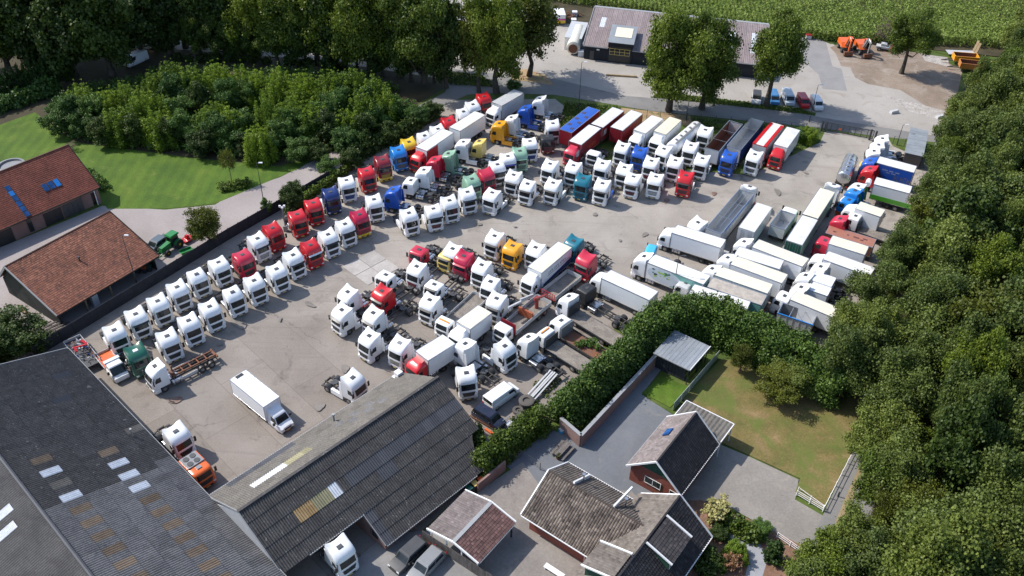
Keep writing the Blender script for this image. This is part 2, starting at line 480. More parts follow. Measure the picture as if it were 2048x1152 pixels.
def catwalk_mesh():
    b = B(); b.box(-3.75, -2.5, -.55, .55, 1.0, 1.05); b.box(-3.6, -3.2, -.4, .4, 1.05, 1.12)
    return b.mesh('catwalk', [ALU])
def fifth_mesh():
    b = B(); n = 14; pts = []
    for k in range(n + 1):
        t = -pi / 2 - .25 + (pi + .5) * k / n; pts.append((.48 * cos(t), .46 * sin(t)))
    pts += [(-.50, .30), (-.40, .07), (-.05, .05), (-.05, -.05), (-.40, -.07), (-.50, -.30)]
    lo = [(x, y, 1.08) for x, y in pts]; hi = [(x, y, 1.15) for x, y in pts]
    m = len(pts); b.add(lo + hi, [tuple(range(m))[::-1], tuple(range(m, 2 * m))] + [(k, (k + 1) % m, m + (k + 1) % m, m + k) for k in range(m)])
    b.box(-.3, .3, -.5, .5, .95, 1.08)
    return b.mesh('fifth_wheel', [DGREY])
def tank_mesh(L):
    b = B(); rs = []
    for x in (0, -.02, -L + .02, -L):
        k = .94 if x in (0, -L) else 1
        rs.append([(x, .30 * k * (abs(cos(t)) ** .6) * (1 if cos(t) > 0 else -1), .68 + .33 * k * (abs(sin(t)) ** .6) * (1 if sin(t) > 0 else -1)) for t in [2 * pi * q / 14 for q in range(14)]])
    b.rings(rs, 0)
    for x in (-L * .25, -L * .75): b.rings([[(xx, .315 * (abs(cos(t)) ** .6) * (1 if cos(t) > 0 else -1), .68 + .345 * (abs(sin(t)) ** .6) * (1 if sin(t) > 0 else -1)) for t in [2 * pi * q / 14 for q in range(14)]] for xx in (x - .03, x + .03)], 1)
    return b.mesh('fuel_tank', [ALU, DGREY], 40)
def skirt_mesh(s, L):
    b = B(); y = s * 1.2
    b.hexa([(-2.3, y - .03, .38), (-2.3, y + .03, .38), (-2.3 - L, y + .03, .38), (-2.3 - L, y - .03, .38)],
           [(-2.3, y - .03 - s * .03, 1.05), (-2.3, y + .03 - s * .03, 1.05), (-2.3 - L, y + .03 - s * .03, 1.0), (-2.3 - L, y - .03 - s * .03, 1.0)])
    b.box(-2.3 - L, -2.3, min(y, y - s * .35), max(y, y - s * .35), 1.0, 1.05)
    return b.mesh('side_skirt', [WHITE])
def guard_mesh(r=.58, w=.62):
    b = B(); rows = []
    for k in range(9):
        t = pi * (.06 + .88 * k / 8); rows.append([(r * cos(t), -w / 2, .5 + r * sin(t)), (r * cos(t), w / 2, .5 + r * sin(t))])
    b.grid(rows)
    rows2 = [[(x * .96, y, .5 + (z - .5) * .96) for x, y, z in rr][::-1] for rr in rows]; b.grid(rows2)
    for j in (0, 1):
        e = [rr[j] for rr in rows]; i = [(x * .96, y, .5 + (z - .5) * .96) for x, y, z in e]; b.grid([e, i] if j else [i, e])
    return b.mesh('mudguard', [BLACK], 50)
def fairing_mesh(s, h):
    b = B(); y = s * 1.2
    b.hexa([(-2.28, y - .025, 1.1), (-2.28, y + .025, 1.1), (-2.85, y + .025 - s * .04, 1.1), (-2.85, y - .025 - s * .04, 1.1)],
           [(-2.3, y - .025, h), (-2.3, y + .025, h), (-2.62, y + .025 - s * .04, h), (-2.62, y - .025 - s * .04, h)])
    return b.mesh('side_fairing', [WHITE])

def add_cab(root, kind, col, lower=None, grille=True, hatch=True, visor=False, roof2=None, gr=None, lights=True, mirrors=True, beacon=None, stripe=None):
    low = lower or col
    ob('cab', cached(('cab', kind), lambda: cab_mesh(kind)), root, None, 0, [col])
    hw = cab_half(kind, 2.0)
    wz = (2.02, 2.86) if kind in ('high', 'xl', 'round', 'flat') else (1.90, 2.58)
    ob('windscreen', cached(('ws', kind), lambda: front_panel(kind, wz[0], wz[1], -(hw - .035), hw - .035, .012, 'windscreen', GLASS, top_in=.02)), root)
    for s in (-1, 1):
        ob('side_window', cached(('sw', kind, s), lambda s=s: side_win(kind, s)), root)
        if mirrors: ob('mirror', cached(('mi', s), lambda s=s: mirror_mesh(s)), root, (0, 0, 0 if kind in ('high', 'xl', 'round', 'flat') else -.12))
        if lights: ob('headlight', cached(('hl', s), lambda s=s: small_box('headlight', -.02, .05, s * .92 - .16, s * .92 + .16, .72, .92, LAMP)), root)
    if grille: ob('grille', cached(('gr', kind), lambda: grille_mesh(kind)), root, None, 0, [gr] if gr else None)
    ob('bumper', cached('bumper', bumper_mesh), root, None, 0, [low])
    if hatch and kind not in ('day', 'wedge'):
        def hm():
            P = CABS[kind]; z, xf, xb = P['sl'][-1][:3]; u = 1.35 / 2.3; zz = z + .03 + P['rise'] * u ** 1.6 - P['ear'] * u ** 3.2 * .35
            return small_box('roof_hatch', -1.62, -1.08, -.33, .33, zz - .05, zz + .05, DGREY, .04)
        ob('roof_hatch', cached(('ha', kind), hm), root, None, 0, [hatch] if hatch is not True else None)
    if visor:
        def vm():
            b = B(); z = wz[1] + .07
            e = [(cab_front(kind, z, 1.08 * j / 4) , 1.08 * j / 4, z) for j in range(-4, 5)]
            b.grid([[(x + .02, y, zz) for x, y, zz in e], [(x + .26, y, zz - .13) for x, y, zz in e], ])
            b.grid([[(x + .26, y, zz - .15) for x, y, zz in e], [(x + .02, y, zz - .03) for x, y, zz in e]])
            return b.mesh('sun_visor', [BLACK])
        ob('sun_visor', cached(('vi', kind), vm), root, None, 0, [visor] if visor is not True else None)
    if beacon:
        ob('beacon_bar', cached(('bb', kind), lambda: small_box('beacon_bar', -.95, -.75, -.8, .8, CABS[kind]['top'] + .02, CABS[kind]['top'] + .16, AMBER, .02)), root, None, 0, [beacon])

def add_run(root, wb=5.1, L=6.1, tank=True, skirt=None, guard=BLACK, fifth=True, tag=False, fair=None, fairh=3.5, rimm=None, cat=True, extra_axle=None):
    ob('chassis', cached(('ch', L, wb), lambda: chassis_mesh(L, wb)), root)
    for s in (-1, 1):
        wheel(root, -1.4, s * 1.03, .5, .32, rimm)
        wheel(root, -wb, s * .90, .5, .60, rimm)
        ob('mudguard', cached('mg', guard_mesh), root, (-wb, s * .90, 0), 0, [guard])
        if tag:
            wheel(root, -wb + 1.35 if tag == 1 else -wb - 1.35, s * .90, .5, .60, rimm)
            ob('mudguard', cached('mg', guard_mesh), root, (-wb + (1.35 if tag == 1 else -1.35), s * .90, 0), 0, [guard])
        if extra_axle: wheel(root, extra_axle, s * 1.03, .5, .32, rimm)
        if skirt: ob('side_skirt', cached(('sk', s, round(wb - 3.05, 2)), lambda s=s: skirt_mesh(s, wb - 3.05)), root, None, 0, [skirt])
        elif tank: ob('fuel_tank', cached(('tk', 1.3), lambda: tank_mesh(1.3)), root, (-2.55, s * .88, 0))
        if fair: ob('side_fairing', cached(('fa', s, fairh), lambda s=s: fairing_mesh(s, fairh)), root, None, 0, [fair])
    if cat: ob('catwalk', cached('cw', catwalk_mesh), root)
    if fifth: ob('fifth_wheel', cached('fw', fifth_mesh), root, (-wb + .35, 0, 0))

def tractor(px, py, head, label, cab='high', col=None, zr=None, group=None, cat='truck', lower=None, name='tractor_unit', wb=5.1, L=6.1, tag=False, skirt=None, fair='auto',
            tank=True, guard=None, gr=None, hatch=True, visor=False, fifth=True, beacon=None, rimm=None, bed=None):
    col = col or WHITE; zr = zr or CABS[cab]['top']
    P = G(px, py, zr); h = RAD(head)
    xc = 1.3 if cab not in ('day', 'wedge') else 1.05
    loc = (P.x + xc * cos(h), P.y + xc * sin(h), 0)
    root = thing(name, label, cat, loc, h, group)
    add_cab(root, cab, col, lower, gr=gr, hatch=hatch, visor=visor, beacon=beacon)
    if fair == 'auto': fair = col if cab in ('high', 'xl') else None
    add_run(root, wb, L, tank, skirt, guard or BLACK, fifth, tag, fair, 3.4, rimm)
    return root

# ---- bodies
def box_body(root, x0, L, col, roofc, z0=1.15, z1=3.9, w=1.27, doorc=None, name='cargo_box', frame=ALU, front=None, ribs=0, ribc=None):
    """x0 = front wall, body extends to x0-L"""
    b = B(); x1 = x0 - L
    b.box(x1 + .03, x0, -w, w, z0, z1 - .02, 0)
    if ribs:
        n = int(L / ribs)
        for k in range(n + 1):
            x = x0 - .03 - (L - .1) * k / n
            for s in (-1, 1): b.box(x - .04, x, s * w - .0 if s > 0 else s * w - .03, s * w + .03 if s > 0 else s * w, z0 + .1, z1 - .1, 0)
            b.box(x0, x0 + .03, -w + 2 * w * min(k, 4) / 4 - .03, -w + 2 * w * min(k, 4) / 4 + .03, z0, z1 - .1, 0) if k < 5 else None
    o = ob(name, b.mesh(name, [col]), root)
    r = B(); nseg = max(3, int(L / 1.2))
    ys = (-w + .03, -w * .5, 0, w * .5, w - .03); zz = (.0, .035, .045, .035, 0)
    r.grid([[(x0 - .03 - (L - .06) * i / nseg, y, z1 + q + (.012 if i % 2 else 0)) for y, q in zip(ys, zz)] for i in range(nseg + 1)])
    ob('roof_panel', r.mesh('roof_panel', [roofc]), root)
    f = B()
    for s in (-1, 1):
        y0, y1 = (w - .06, w + .015) if s > 0 else (-w - .015, -w + .06)
        f.box(x1, x0 + .01, y0, y1, z1 - .09, z1 + .025); f.box(x1, x0 + .01, y0, y1, z0 - .02, z0 + .08)
        for xx in (x0 - .07, x1): f.box(xx, xx + .08, y0 - .003, y1 + .003, z0 - .02, z1 + .028)
    f.box(x1 - .012, x1 + .06, -w, w, z1 - .12, z1 + .03); f.box(x0 - .05, x0 + .015, -w, w, z1 - .09, z1 + .029); f.box(x1 - .01, x1 + .06, -w, w, z0 - .02, z0 + .1)
    ob('body_frame', f.mesh('body_frame', [frame]), root)
    for s in (-1, 1):
        d = B(); a, c = (.012, w - .07) if s > 0 else (-w + .07, -.012)
        d.box(x1 - .005, x1 + .03, a, c, z0 + .1, z1 - .12, 0)
        for q in (.35, .65): d.tube((x1 - .03, a + (c - a) * q, z0 + .1), (x1 - .03, a + (c - a) * q, z1 - .15), .018, 5, 1)
        ob('rear_door', d.mesh('rear_door', [doorc or col, STEEL]), root)
    return o
def under_frame(root, x0, L, axles, w=1.2, leg=False, bars=True, rimm=None):
    b = B()
    for s in (-1, 1): b.box(x0 - L, x0, s * .45 - .06, s * .45 + .06, .85, 1.13)
    for x in np.arange(x0 - L + .2, x0, 1.0): b.box(x - .04, x + .04, -w, w, 1.0, 1.13)
    for a in axles: b.tube((a, -1, .5), (a, 1, .5), .1, 8)
    b.box(x0 - L - .02, x0 - L + .06, -1.15, 1.15, .5, .65)
    for s in (-1, 1): b.box(x0 - L + .0, x0 - L + .05, s * .8 - .04, s * .8 + .04, .5, 1.1)
    if bars:
        for s in (-1, 1):
            for z in (.55, .8): b.box(max(axles) + .7, x0 - 1.8 if leg else x0 - .4, s * 1.18 - .02, s * 1.18 + .02, z, z + .1)
    if leg:
        for s in (-1, 1): b.box(x0 - 2.4, x0 - 2.25, s * .8 - .07, s * .8 + .07, .1, 1.0); b.box(x0 - 2.5, x0 - 2.15, s * .8 - .14, s * .8 + .14, .05, .12)
    ob('under_frame', b.mesh('under_frame', [CHASSIS]), root)
    for a in axles:
        for s in (-1, 1): wheel(root, a, s * (w - .22), .5, .4, rimm)
    for s in (-1, 1): ob('tail_light', cached('tl', lambda: small_box('tail_light', -.03, .03, -.2, .2, .66, .8, REDL)), root, (x0 - L - .03, s * .9, 0))

def place2(fp, rp, z):
    a = G(*fp, z); c = G(*rp, z); d = a - c
    return a, atan2(d.y, d.x), d.length

def trailer(fp, rp, label, col=None, roofc=None, z1=4.0, kind='box', doorc=None, name='semi_trailer', cat='trailer', group=None, w=1.27, ribs=0, L=None, z0=1.2, front=None, frame=ALU, insidec=None, head=None, legs=True, axles=None, ends=None):
    a, h, LL = place2(fp, rp, z1)
    if head is not None: h = RAD(head)
    L = L or LL
    root = thing(name, label, cat, (a.x, a.y, 0), h, group)
    ax = axles or ([-L + 1.3, -L + 2.6, -L + 3.9] if L > 9.5 else [-L + 1.4, -L + 2.7])
    if kind == 'box':
        box_body(root, 0, L, col, roofc or col, z0, z1, w, doorc, ribs=ribs, frame=frame)
    elif kind == 'tip':
        open_body(root, 0, L, col, insidec or LGREY, z0, z1, w, ends=ends)
    elif kind == 'tank':
        tank_body(root, 0, L, col, z1)
    under_frame(root, 0, L, ax, leg=legs)
    return root

def open_body(root, x0, L, col, inc, z0, z1, w=1.25, name='tipper_body', bars=2, rail=ALU, ends=None, taper=0.0):
    b = B(); x1 = x0 - L; t = .07
    b.box(x1, x0, -w + taper, w - taper, z0 - .06, z0, 1)
    for s in (-1, 1):
        wo, wi = s * w, s * (w - t)
        b.add([(x0, wo - s * taper, z0 - .06), (x1, wo - s * taper, z0 - .06), (x1, wo, z1), (x0, wo, z1)], [(0, 1, 2, 3) if s < 0 else (3, 2, 1, 0)], 0)
        b.add([(x0, wi - s * taper, z0), (x1, wi - s * taper, z0), (x1, wi, z1), (x0, wi, z1)], [(3, 2, 1, 0) if s < 0 else (0, 1, 2, 3)], 1)
        for k in range(int(L / .9)):
            x = x0 - .45 - k * .9; b.box(x - .05, x + .05, min(wo, wo + s * .05), max(wo, wo + s * .05), z0, z1 - .05, 0)
    b.box(x0 - t, x0, -w, w, z0, z1, 2); b.box(x1, x1 + t, -w, w, z0, z1, 2)
    o = ob(name, b.mesh(name, [col, inc, ends or col]), root)
    r = B()
    for s in (-1, 1): r.box(x1 - .02, x0 + .02, s * w - .06, s * w + .06, z1, z1 + .07)
    for x in (x0 - .04, x1 + .04): r.box(x - .06, x + .06, -w, w, z1 + .001, z1 + .071)
    ob('top_rail', r.mesh('top_rail', [rail]), root)
    for k in range(bars):
        x = x0 - L * (k + 1) / (bars + 1); c = B(); c.box(x - .04, x + .04, -w, w, z1 - .06, z1)
        ob('cross_bar', c.mesh('cross_bar', [rail]), root)
    return o
def tank_body(root, x0, L, col, z1, r=1.18, hatches=5):
    b = B(); n = 22; rs = []; zc = z1 - r
    for x, k in ((x0, .80), (x0 - .08, .94), (x0 - .22, 1), (x0 - L + .22, 1), (x0 - L + .08, .94), (x0 - L, .80)):
        rs.append([(x, r * 1.04 * k * cos(2 * pi * q / n), zc + r * k * sin(2 * pi * q / n)) for q in range(n)])
    b.rings(rs)
    ob('tank', b.mesh('tank', [col], 40), root)
    for k in range(hatches):
        x = x0 - L * (k + .8) / (hatches + .6); h = B(); h.tube((x, 0, z1 - .05), (x, 0, z1 + .14), .26, 12); h.tube((x, 0, z1 + .14), (x, 0, z1 + .18), .20, 10)
        ob('manhole', h.mesh('manhole', [STEEL], 40), root)
    w = B(); w.box(x0 - L + .3, x0 - .3, .38, .75, z1 - .06, z1 - .02)
    for k in range(int(L)): w.box(x0 - .5 - k, x0 - .46 - k, -1.0, 1.0, zc - r - .1, zc - r * .5)
    ob('walkway', w.mesh('walkway', [STEEL]), root)
    for x in (x0 - L * .33, x0 - L * .67):
        c = B(); m = 22; c.rings([[(xx, r * 1.06 * cos(2 * pi * q / m), zc + r * 1.02 * sin(2 * pi * q / m)) for q in range(m)] for xx in (x - .05, x + .05)])
        ob('band', c.mesh('band', [STEEL], 40), root)
def flat_body(root, x0, L, deckc, sidec, side=.0, z0=1.15, w=1.25, head=None, name='deck', planks=True, headh=1.1):
    b = B(); n = 9
    for k in range(n):
        y = -w + 2 * w * k / n; b.box(x0 - L, x0, y + .006, y + 2 * w / n - .006, z0, z0 + .06 + .006 * (k % 2))
    ob(name, b.mesh(name, [deckc]), root)
    r = B()
    for s in (-1, 1): r.box(x0 - L, x0, s * w - .03, s * w + .04, z0 - .12, z0 + .07)
    r.box(x0 - L - .05, x0 - L, -w, w, z0 - .12, z0 + .07)
    ob('deck_edge', r.mesh('deck_edge', [CHASSIS]), root)
    if side:
        for s in (-1, 1):
            m = max(1, round(L / 2.6))
            for k in range(m):
                q = B(); xa = x0 - L * k / m - .04; xb = x0 - L * (k + 1) / m + .04
                q.box(xb, xa, min(s * w, s * (w + .05)), max(s * w, s * (w + .05)), z0 + .075, z0 + side)
                q.box(xb, xa, min(s * w, s * (w + .07)), max(s * w, s * (w + .07)), z0 + side * .5, z0 + side * .5 + .05)
                ob('drop_side', q.mesh('drop_side', [sidec]), root)
        q = B(); q.box(x0 - L - .05, x0 - L, -w, w, z0 + .08, z0 + side); ob('tail_board', q.mesh('tail_board', [sidec]), root)
    if head:
        q = B(); q.box(x0 - .08, x0, -w, w, z0 + .07, z0 + headh)
        ob('headboard', q.mesh('headboard', [head]), root)

def rigid(px, py, head, label, *a_, boxp=None, **k_):
    if boxp:
        z1 = k_.get('z1', 3.9); f_, h_, L_ = place2(boxp[0], boxp[1], z1); cab_ = a_[0] if a_ else 'flat'; k_['Lb'] = L_
        x0_ = k_.get('x0', -2.1 if cab_ in ('day', 'wedge') else -2.45); xc_ = (1.05 if cab_ in ('day', 'wedge') else 1.3) + x0_
        a_ = a_[:3]
        return _rigid(px, py, degrees(h_), label, *a_, root_at=(f_.x - x0_ * cos(h_), f_.y - x0_ * sin(h_), 0), **k_)
    return _rigid(px, py, head, label, *a_, **k_)
def _rigid(px, py, head, label, cab='flat', col=None, body='box', Lb=7.3, bcol=None, roofc=None, zr=None, z1=3.9, name='box_truck', cat='truck', group=None, axle3=False, x0=-2.45, doorc=None, insidec=None,
          side=.0, headc=None, gr=None, lower=None, hatch=True, beacon=None, deckc=None, sidec=None, fair=None, z0=1.15, headh=1.1, visor=False, rimm=None, w=1.27, root_at=None):
    col = col or WHITE; P = G(px, py, zr or CABS[cab]['top']); h = RAD(head)
    xc = 1.3 if cab not in ('day', 'wedge') else 1.05
    root = thing(name, label, cat, root_at or (P.x + xc * cos(h), P.y + xc * sin(h), 0), h, group)
    if cab in ('day', 'wedge') and x0 == -2.45: x0 = -2.1
    add_cab(root, cab, col, lower, gr=gr, hatch=hatch, beacon=beacon, visor=visor)
    L = -x0 + Lb; wb = L - 2.0 - (.6 if axle3 else 0)
    add_run(root, wb, L - .1, True, None, BLACK, False, 2 if axle3 else False, fair, 3.3, rimm, cat=False)
    if body == 'box': box_body(root, x0, Lb, bcol or WHITE, roofc or WHITE, z0, z1, w, doorc)
    elif body == 'tip': open_body(root, x0, Lb, bcol or LGREY, insidec or LGREY, z0, z1, 1.22, bars=0, taper=.1)
    elif body == 'flat': flat_body(root, x0, Lb, deckc or LGREY, sidec or LGREY, side, z0, head=headc, headh=headh)
    elif body == 'tank': tank_body(root, x0, Lb, bcol, z1)
    return root

# ---- light vehicles: lofted body with glasshouse
def car_body(L, W, H, kind):
    """x forward, front at 0"""
    b = B(); w = W / 2
    if kind == 'van': st = [(0, .35, .70, .86), (-.06, .28, .92, .95), (-.55, .24, 1.10, 1), (-1.0, .24, 1.18, 1), (-L * .5, .24, 1.2, 1), (-L + .1, .24, 1.2, 1), (-L, .32, 1.15, .97)]
    elif kind == 'mini': st = [(0, .35, .62, .84), (-.06, .28, .85, .94), (-.5, .24, .98, 1), (-.9, .24, 1.05, 1), (-L * .5, .24, 1.05, 1), (-L + .1, .24, 1.05, 1), (-L, .32, 1.0, .95)]
    else: st = [(0, .34, .52, .80), (-.08, .25, .70, .93), (-.5, .2, .82, .99), (-1.15, .2, .92, 1), (-L * .5, .2, .92, 1), (-L + .55, .2, .95, 1), (-L + .08, .24, .93, .95), (-L, .34, .75, .88)]
    rs = []
    for x, z0, z1, k in st:
        ww = w * k; rs.append([(x, -ww * .92, z0), (x, -ww, z0 + .15), (x, -ww, z1 - .12), (x, -ww * .93, z1), (x, 0, z1 + .04), (x, ww * .93, z1), (x, ww, z1 - .12), (x, ww, z0 + .15), (x, ww * .92, z0)])
    b.rings(rs)
    return b.mesh('body', [WHITE], 38)
def car_top(L, W, H, kind):
    w = W / 2
    if kind == 'van': q = (-.50, -1.15, -L + .08, -L + .02, 1.1)
    elif kind == 'mini': q = (-.75, -1.35, -L + .3, -L + .05, 1.0)
    elif kind == 'suv': q = (-1.1, -1.75, -L + .45, -L + .1, .9)
    else: q = (-1.15, -1.9, -L + .95, -L + .35, .88)
    xa, xb, xc, xd, zb = q
    b = B(); k = .84 if kind != 'van' else .90
    bot = [(xa, -w * .90, zb), (xa, w * .90, zb), (xd, w * .90, zb), (xd, -w * .90, zb)]
    mid = [(xb + .05, -w * k, H - .10), (xb + .05, w * k, H - .10), (xc - .05, w * k, H - .10), (xc - .05, -w * k, H - .10)]
    top = [(xb - .10, -w * (k - .08), H), (xb - .10, w * (k - .08), H), (xc + .08, w * (k - .08), H), (xc + .08, -w * (k - .08), H)]
    b.rings([bot, mid, top], 0, capa=False)
    return b.mesh('roof', [WHITE], 30), bot, mid
def car(px, py, head, label, kind='car', col=None, L=4.4, W=1.8, H=1.47, name='parked_car', cat='car', group=None, zr=None, glassside=True, rearglass=True, roofc=None):
    h = RAD(head); P = G(px, py, zr or H)
    root = thing(name, label, cat, (P.x + (L * .55) * cos(h), P.y + (L * .55) * sin(h), 0), h, group)
    ob('body', cached(('cb', L, W, H, kind), lambda: car_body(L, W, H, kind)), root, None, 0, [col])
    me, bot, mid = cached(('ct', L, W, H, kind), lambda: car_top(L, W, H, kind))
    ob('roof', me, root, None, 0, [roofc or col])
    def pane(nm, a, b_, c, d, i0=.06, j0=.06, i1=.06, j1=.10):
        a, b_, c, d = map(Vector, (a, b_, c, d))
        f = lambda u, v: (a * (1 - u) + b_ * u) * (1 - v) + (d * (1 - u) + c * u) * v
        p = [f(i0, j0), f(1 - i1, j0), f(1 - i1, 1 - j1), f(i0, 1 - j1)]
        n = (p[1] - p[0]).cross(p[3] - p[0]).normalized(); cen = (a + b_ + c + d) / 4
        mid_ = Vector((-L * .55, 0, H * .5))
        if n.dot(cen - mid_) < 0: n = -n
        bb = B(); o = [q + n * .012 for q in p]; bb.hexa([q - n * .01 for q in p], o)
        ob(nm, bb.mesh(nm, [GLASS]), root)
    pane('windscreen', bot[0], bot[1], mid[1], mid[0])
    if rearglass: pane('rear_window', bot[2], bot[3], mid[3], mid[2])
    rng = [(0.10, .52), (.0, 0)] if kind == 'van' else [(.08, .48), (.52, .92)]
    for s, (a, b_, c, d) in ((1, (bot[1], bot[2], mid[2], mid[1])), (-1, (bot[0], bot[3], mid[3], mid[0]))):
        if kind == 'van': pane('side_window', a, b_, c, d, .05, .1, .72, .2)
        else:
            pane('side_window', a, b_, c, d, .10, .08, .52, .14); pane('side_window', a, b_, c, d, .51, .08, .10, .14)
    rw = .33 if kind != 'van' else .36
    for s in (-1, 1):
        for x in (-.85, -L + .85): wheel(root, x, s * (W / 2 - .10), rw, .22)
        ob('headlight', cached(('ch', W), lambda: small_box('headlight', -.1, .0, -.18, .18, .55, .72, LAMP, .02)), root, (-.02, s * (W * .36), 0))
        ob('tail_light', cached(('ct2', W), lambda: small_box('tail_light', -.02, .03, -.1, .1, .65, .95, REDL)), root, (-L - .02, s * (W * .40), 0))
        ob('mirror', cached('cm', lambda: small_box('mirror', -.09, .06, -.11, .11, .95, 1.10, BLACK)), root, (-1.35 if kind != 'van' else -.95, s * (W / 2 + .08), 0 if kind != 'van' else .15))
    return root

def van_truck(px, py, head, label):
    """cab-chassis van with a tall box body"""
    h = RAD(head); P = G(px, py, 3.35)
    root = thing('box_van', label, 'van', (P.x, P.y, 0), h)
    # origin: centre of the front edge of the box roof
    b = B(); x0 = 2.65
    st = [(x0, .4, .78, .80), (x0 - .08, .3, 1.0, .92), (x0 - .6, .25, 1.22, .98), (x0 - .95, .25, 1.32, 1), (-.02, .25, 1.35, 1)]
    w = 1.02; rs = []
    for x, z0, z1, k in st:
        ww = w * k; rs.append([(x, -ww * .94, z0), (x, -ww, z0 + .15), (x, -ww, z1 - .12), (x, -ww * .93, z1), (x, 0, z1 + .04), (x, ww * .93, z1), (x, ww, z1 - .12), (x, ww, z0 + .15), (x, ww * .94, z0)])
    b.rings(rs)
    ob('body', b.mesh('body', [WHITE], 38), root)
    c = B(); bot = [(x0 - .75, -.93, 1.25), (x0 - .75, .93, 1.25), (-.02, .96, 1.25), (-.02, -.96, 1.25)]
    mid = [(x0 - 1.28, -.86, 2.08), (x0 - 1.28, .86, 2.08), (-.02, .9, 2.3), (-.02, -.9, 2.3)]
    top = [(x0 - 1.5, -.76, 2.22), (x0 - 1.5, .76, 2.22), (-.02, .84, 2.55), (-.02, -.84, 2.55)]
    c.rings([bot, mid, top], 0, capa=False)
    ob('cab_roof', c.mesh('cab_roof', [WHITE], 35), root)
    p = B(); V = [Vector(q) for q in (bot[0], bot[1], mid[1], mid[0])]
    f = lambda u, v: (V[0] * (1 - u) + V[1] * u) * (1 - v) + (V[3] * (1 - u) + V[2] * u) * v
    q = [f(.05, .05), f(.95, .05), f(.93, .95), f(.07, .95)]; n = Vector((.8, 0, .55)).normalized()
    p.hexa([a - n * .02 for a in q], [a + n * .015 for a in q]); ob('windscreen', p.mesh('windscreen', [GLASS]), root)
    for s in (-1, 1):
        p = B(); y = s * .955; p.hexa([(x0 - .95, y * 1.005, 1.38), (x0 - .95, y * .97, 1.38), (.75, y * .99, 1.38), (.75, y * 1.02, 1.38)], [(x0 - 1.22, y * .95, 2.0), (x0 - 1.22, y * .90, 2.0), (.75, y * .92, 2.05), (.75, y * .97, 2.05)])
        ob('side_window', p.mesh('side_window', [GLASS]), root)
        wheel(root, x0 - .95, s * .88, .36, .22); wheel(root, -4.2, s * .84, .36, .4)
        ob('mirror', cached('vmi', lambda: small_box('mirror', -.12, .05, -.14, .14, 1.35, 1.75, BLACK)), root, (x0 - .95, s * 1.2, 0))
        ob('headlight', cached('vhl', lambda: small_box('headlight', -.14, .0, -.16, .16, .72, 1.0, LAMP, .02)), root, (x0 + .02, s * .72, 0))
    g = B(); g.box(x0 - .05, x0 + .02, -.5, .5, .62, .86, 0); g.box(x0 - .05, x0 + .03, -.75, .75, .36, .52, 0); g.box(x0, x0 + .04, -.26, .26, .40, .51, 1); ob('grille', g.mesh('grille', [BLACK, ORNG]), root)
    box_body(root, 0, 6.9, WHITE, WHITE, .95, 3.35, 1.22)
    fr = B(); fr.box(-6.9, .2, -.4, .4, .6, .95)
    for s in (-1, 1): fr.box(-6.4, -.6, s * 1.1 - .02, s * 1.1 + .02, .5, .62)
    ob('under_frame', fr.mesh('under_frame', [CHASSIS]), root)
    v = B(); v.box(-6.75, -6.3, -.5, .5, 3.41, 3.46); ob('roof_vent', v.mesh('roof_vent', [BLACK]), root)
    return root
# ------------------------------------------------------------------ ground sheets
def gmat_yard():
    def extra(nt, co, c):
        # expansion joints of the concrete slabs in the near half of the yard
        mp = nt.nodes.new('ShaderNodeMapping'); mp.inputs['Rotation'].default_value = (0, 0, RAD(45)); nt.links.new(co, mp.inputs[0])
        br = nt.nodes.new('ShaderNodeTexBrick'); br.offset = 0.5; br.inputs['Scale'].default_value = 1.0
        br.inputs['Mortar Size'].default_value = .05; br.inputs['Brick Width'].default_value = 14.0; br.inputs['Row Height'].default_value = 6.3
        br.inputs['Color1'].default_value = (1, 1, 1, 1); br.inputs['Color2'].default_value = (.86, .85, .84, 1); br.inputs['Mortar'].default_value = (.72, .70, .68, 1)
        nt.links.new(mp.outputs[0], br.inputs['Vector'])
        sp = nt.nodes.new('ShaderNodeSeparateXYZ'); nt.links.new(co, sp.inputs[0])
        f = ramp(nt, sp.outputs['Y'], [(0.0, 1.0), (1.0, 0.0)])
        mr = nt.nodes.new('ShaderNodeMapRange'); mr.inputs[1].default_value = 112; mr.inputs[2].default_value = 92
        nt.links.new(sp.outputs['Y'], mr.inputs[0])
        near = mix(nt, 1.0, mix(nt, 1.0, c, br.outputs['Color'], 'MULTIPLY'), (.78, .755, .75), 'MULTIPLY')
        mr.inputs[1].default_value = 122; mr.inputs[2].default_value = 84
        sc = nt.nodes.new('ShaderNodeMapping'); sc.inputs['Rotation'].default_value = (0, 0, RAD(-38)); sc.inputs['Scale'].default_value = (.05, 1.1, 1); nt.links.new(co, sc.inputs[0])
        tr = ramp(nt, noise(nt, sc.outputs[0], 1.0, 5, .6, .5), [(.56, 0.0), (.72, .30)])
        return mix(nt, tr, mix(nt, mr.outputs[0], c, near), (.12, .105, .09))
    return surf('yard_asphalt', [(.30, (.255, .230, .202)), (.5, (.322, .292, .258)), (.7, (.385, .353, .315))], .09, fine=5, finew=.35,
                stains=[(.28, .56, .70, (.11, .098, .088), .5), (1.1, .66, .76, (.07, .06, .052), .45), (.05, .5, .7, (.38, .355, .325), .5), (3.5, .68, .74, (.06, .05, .045), .5)],
                cracks=[(.05, .006, .5)], extra=extra)
YARD = gmat_yard()
ROAD = surf('road_asphalt', [(.3, (.17, .165, .16)), (.7, (.235, .228, .22))], .12, fine=6, stains=[(.4, .6, .75, (.12, .115, .11), .4)], cracks=[(.12, .012, .5)])
PALE = surf('pale_concrete', [(.3, (.30, .28, .255)), (.7, (.39, .365, .335))], .1, fine=4, finew=.3, stains=[(.3, .55, .72, (.24, .20, .165), .6), (.9, .64, .76, (.30, .27, .12), .25)])
PATCH = surf('patched_asphalt', [(.3, (.22, .215, .215)), (.7, (.27, .265, .265))], .3, fine=5)
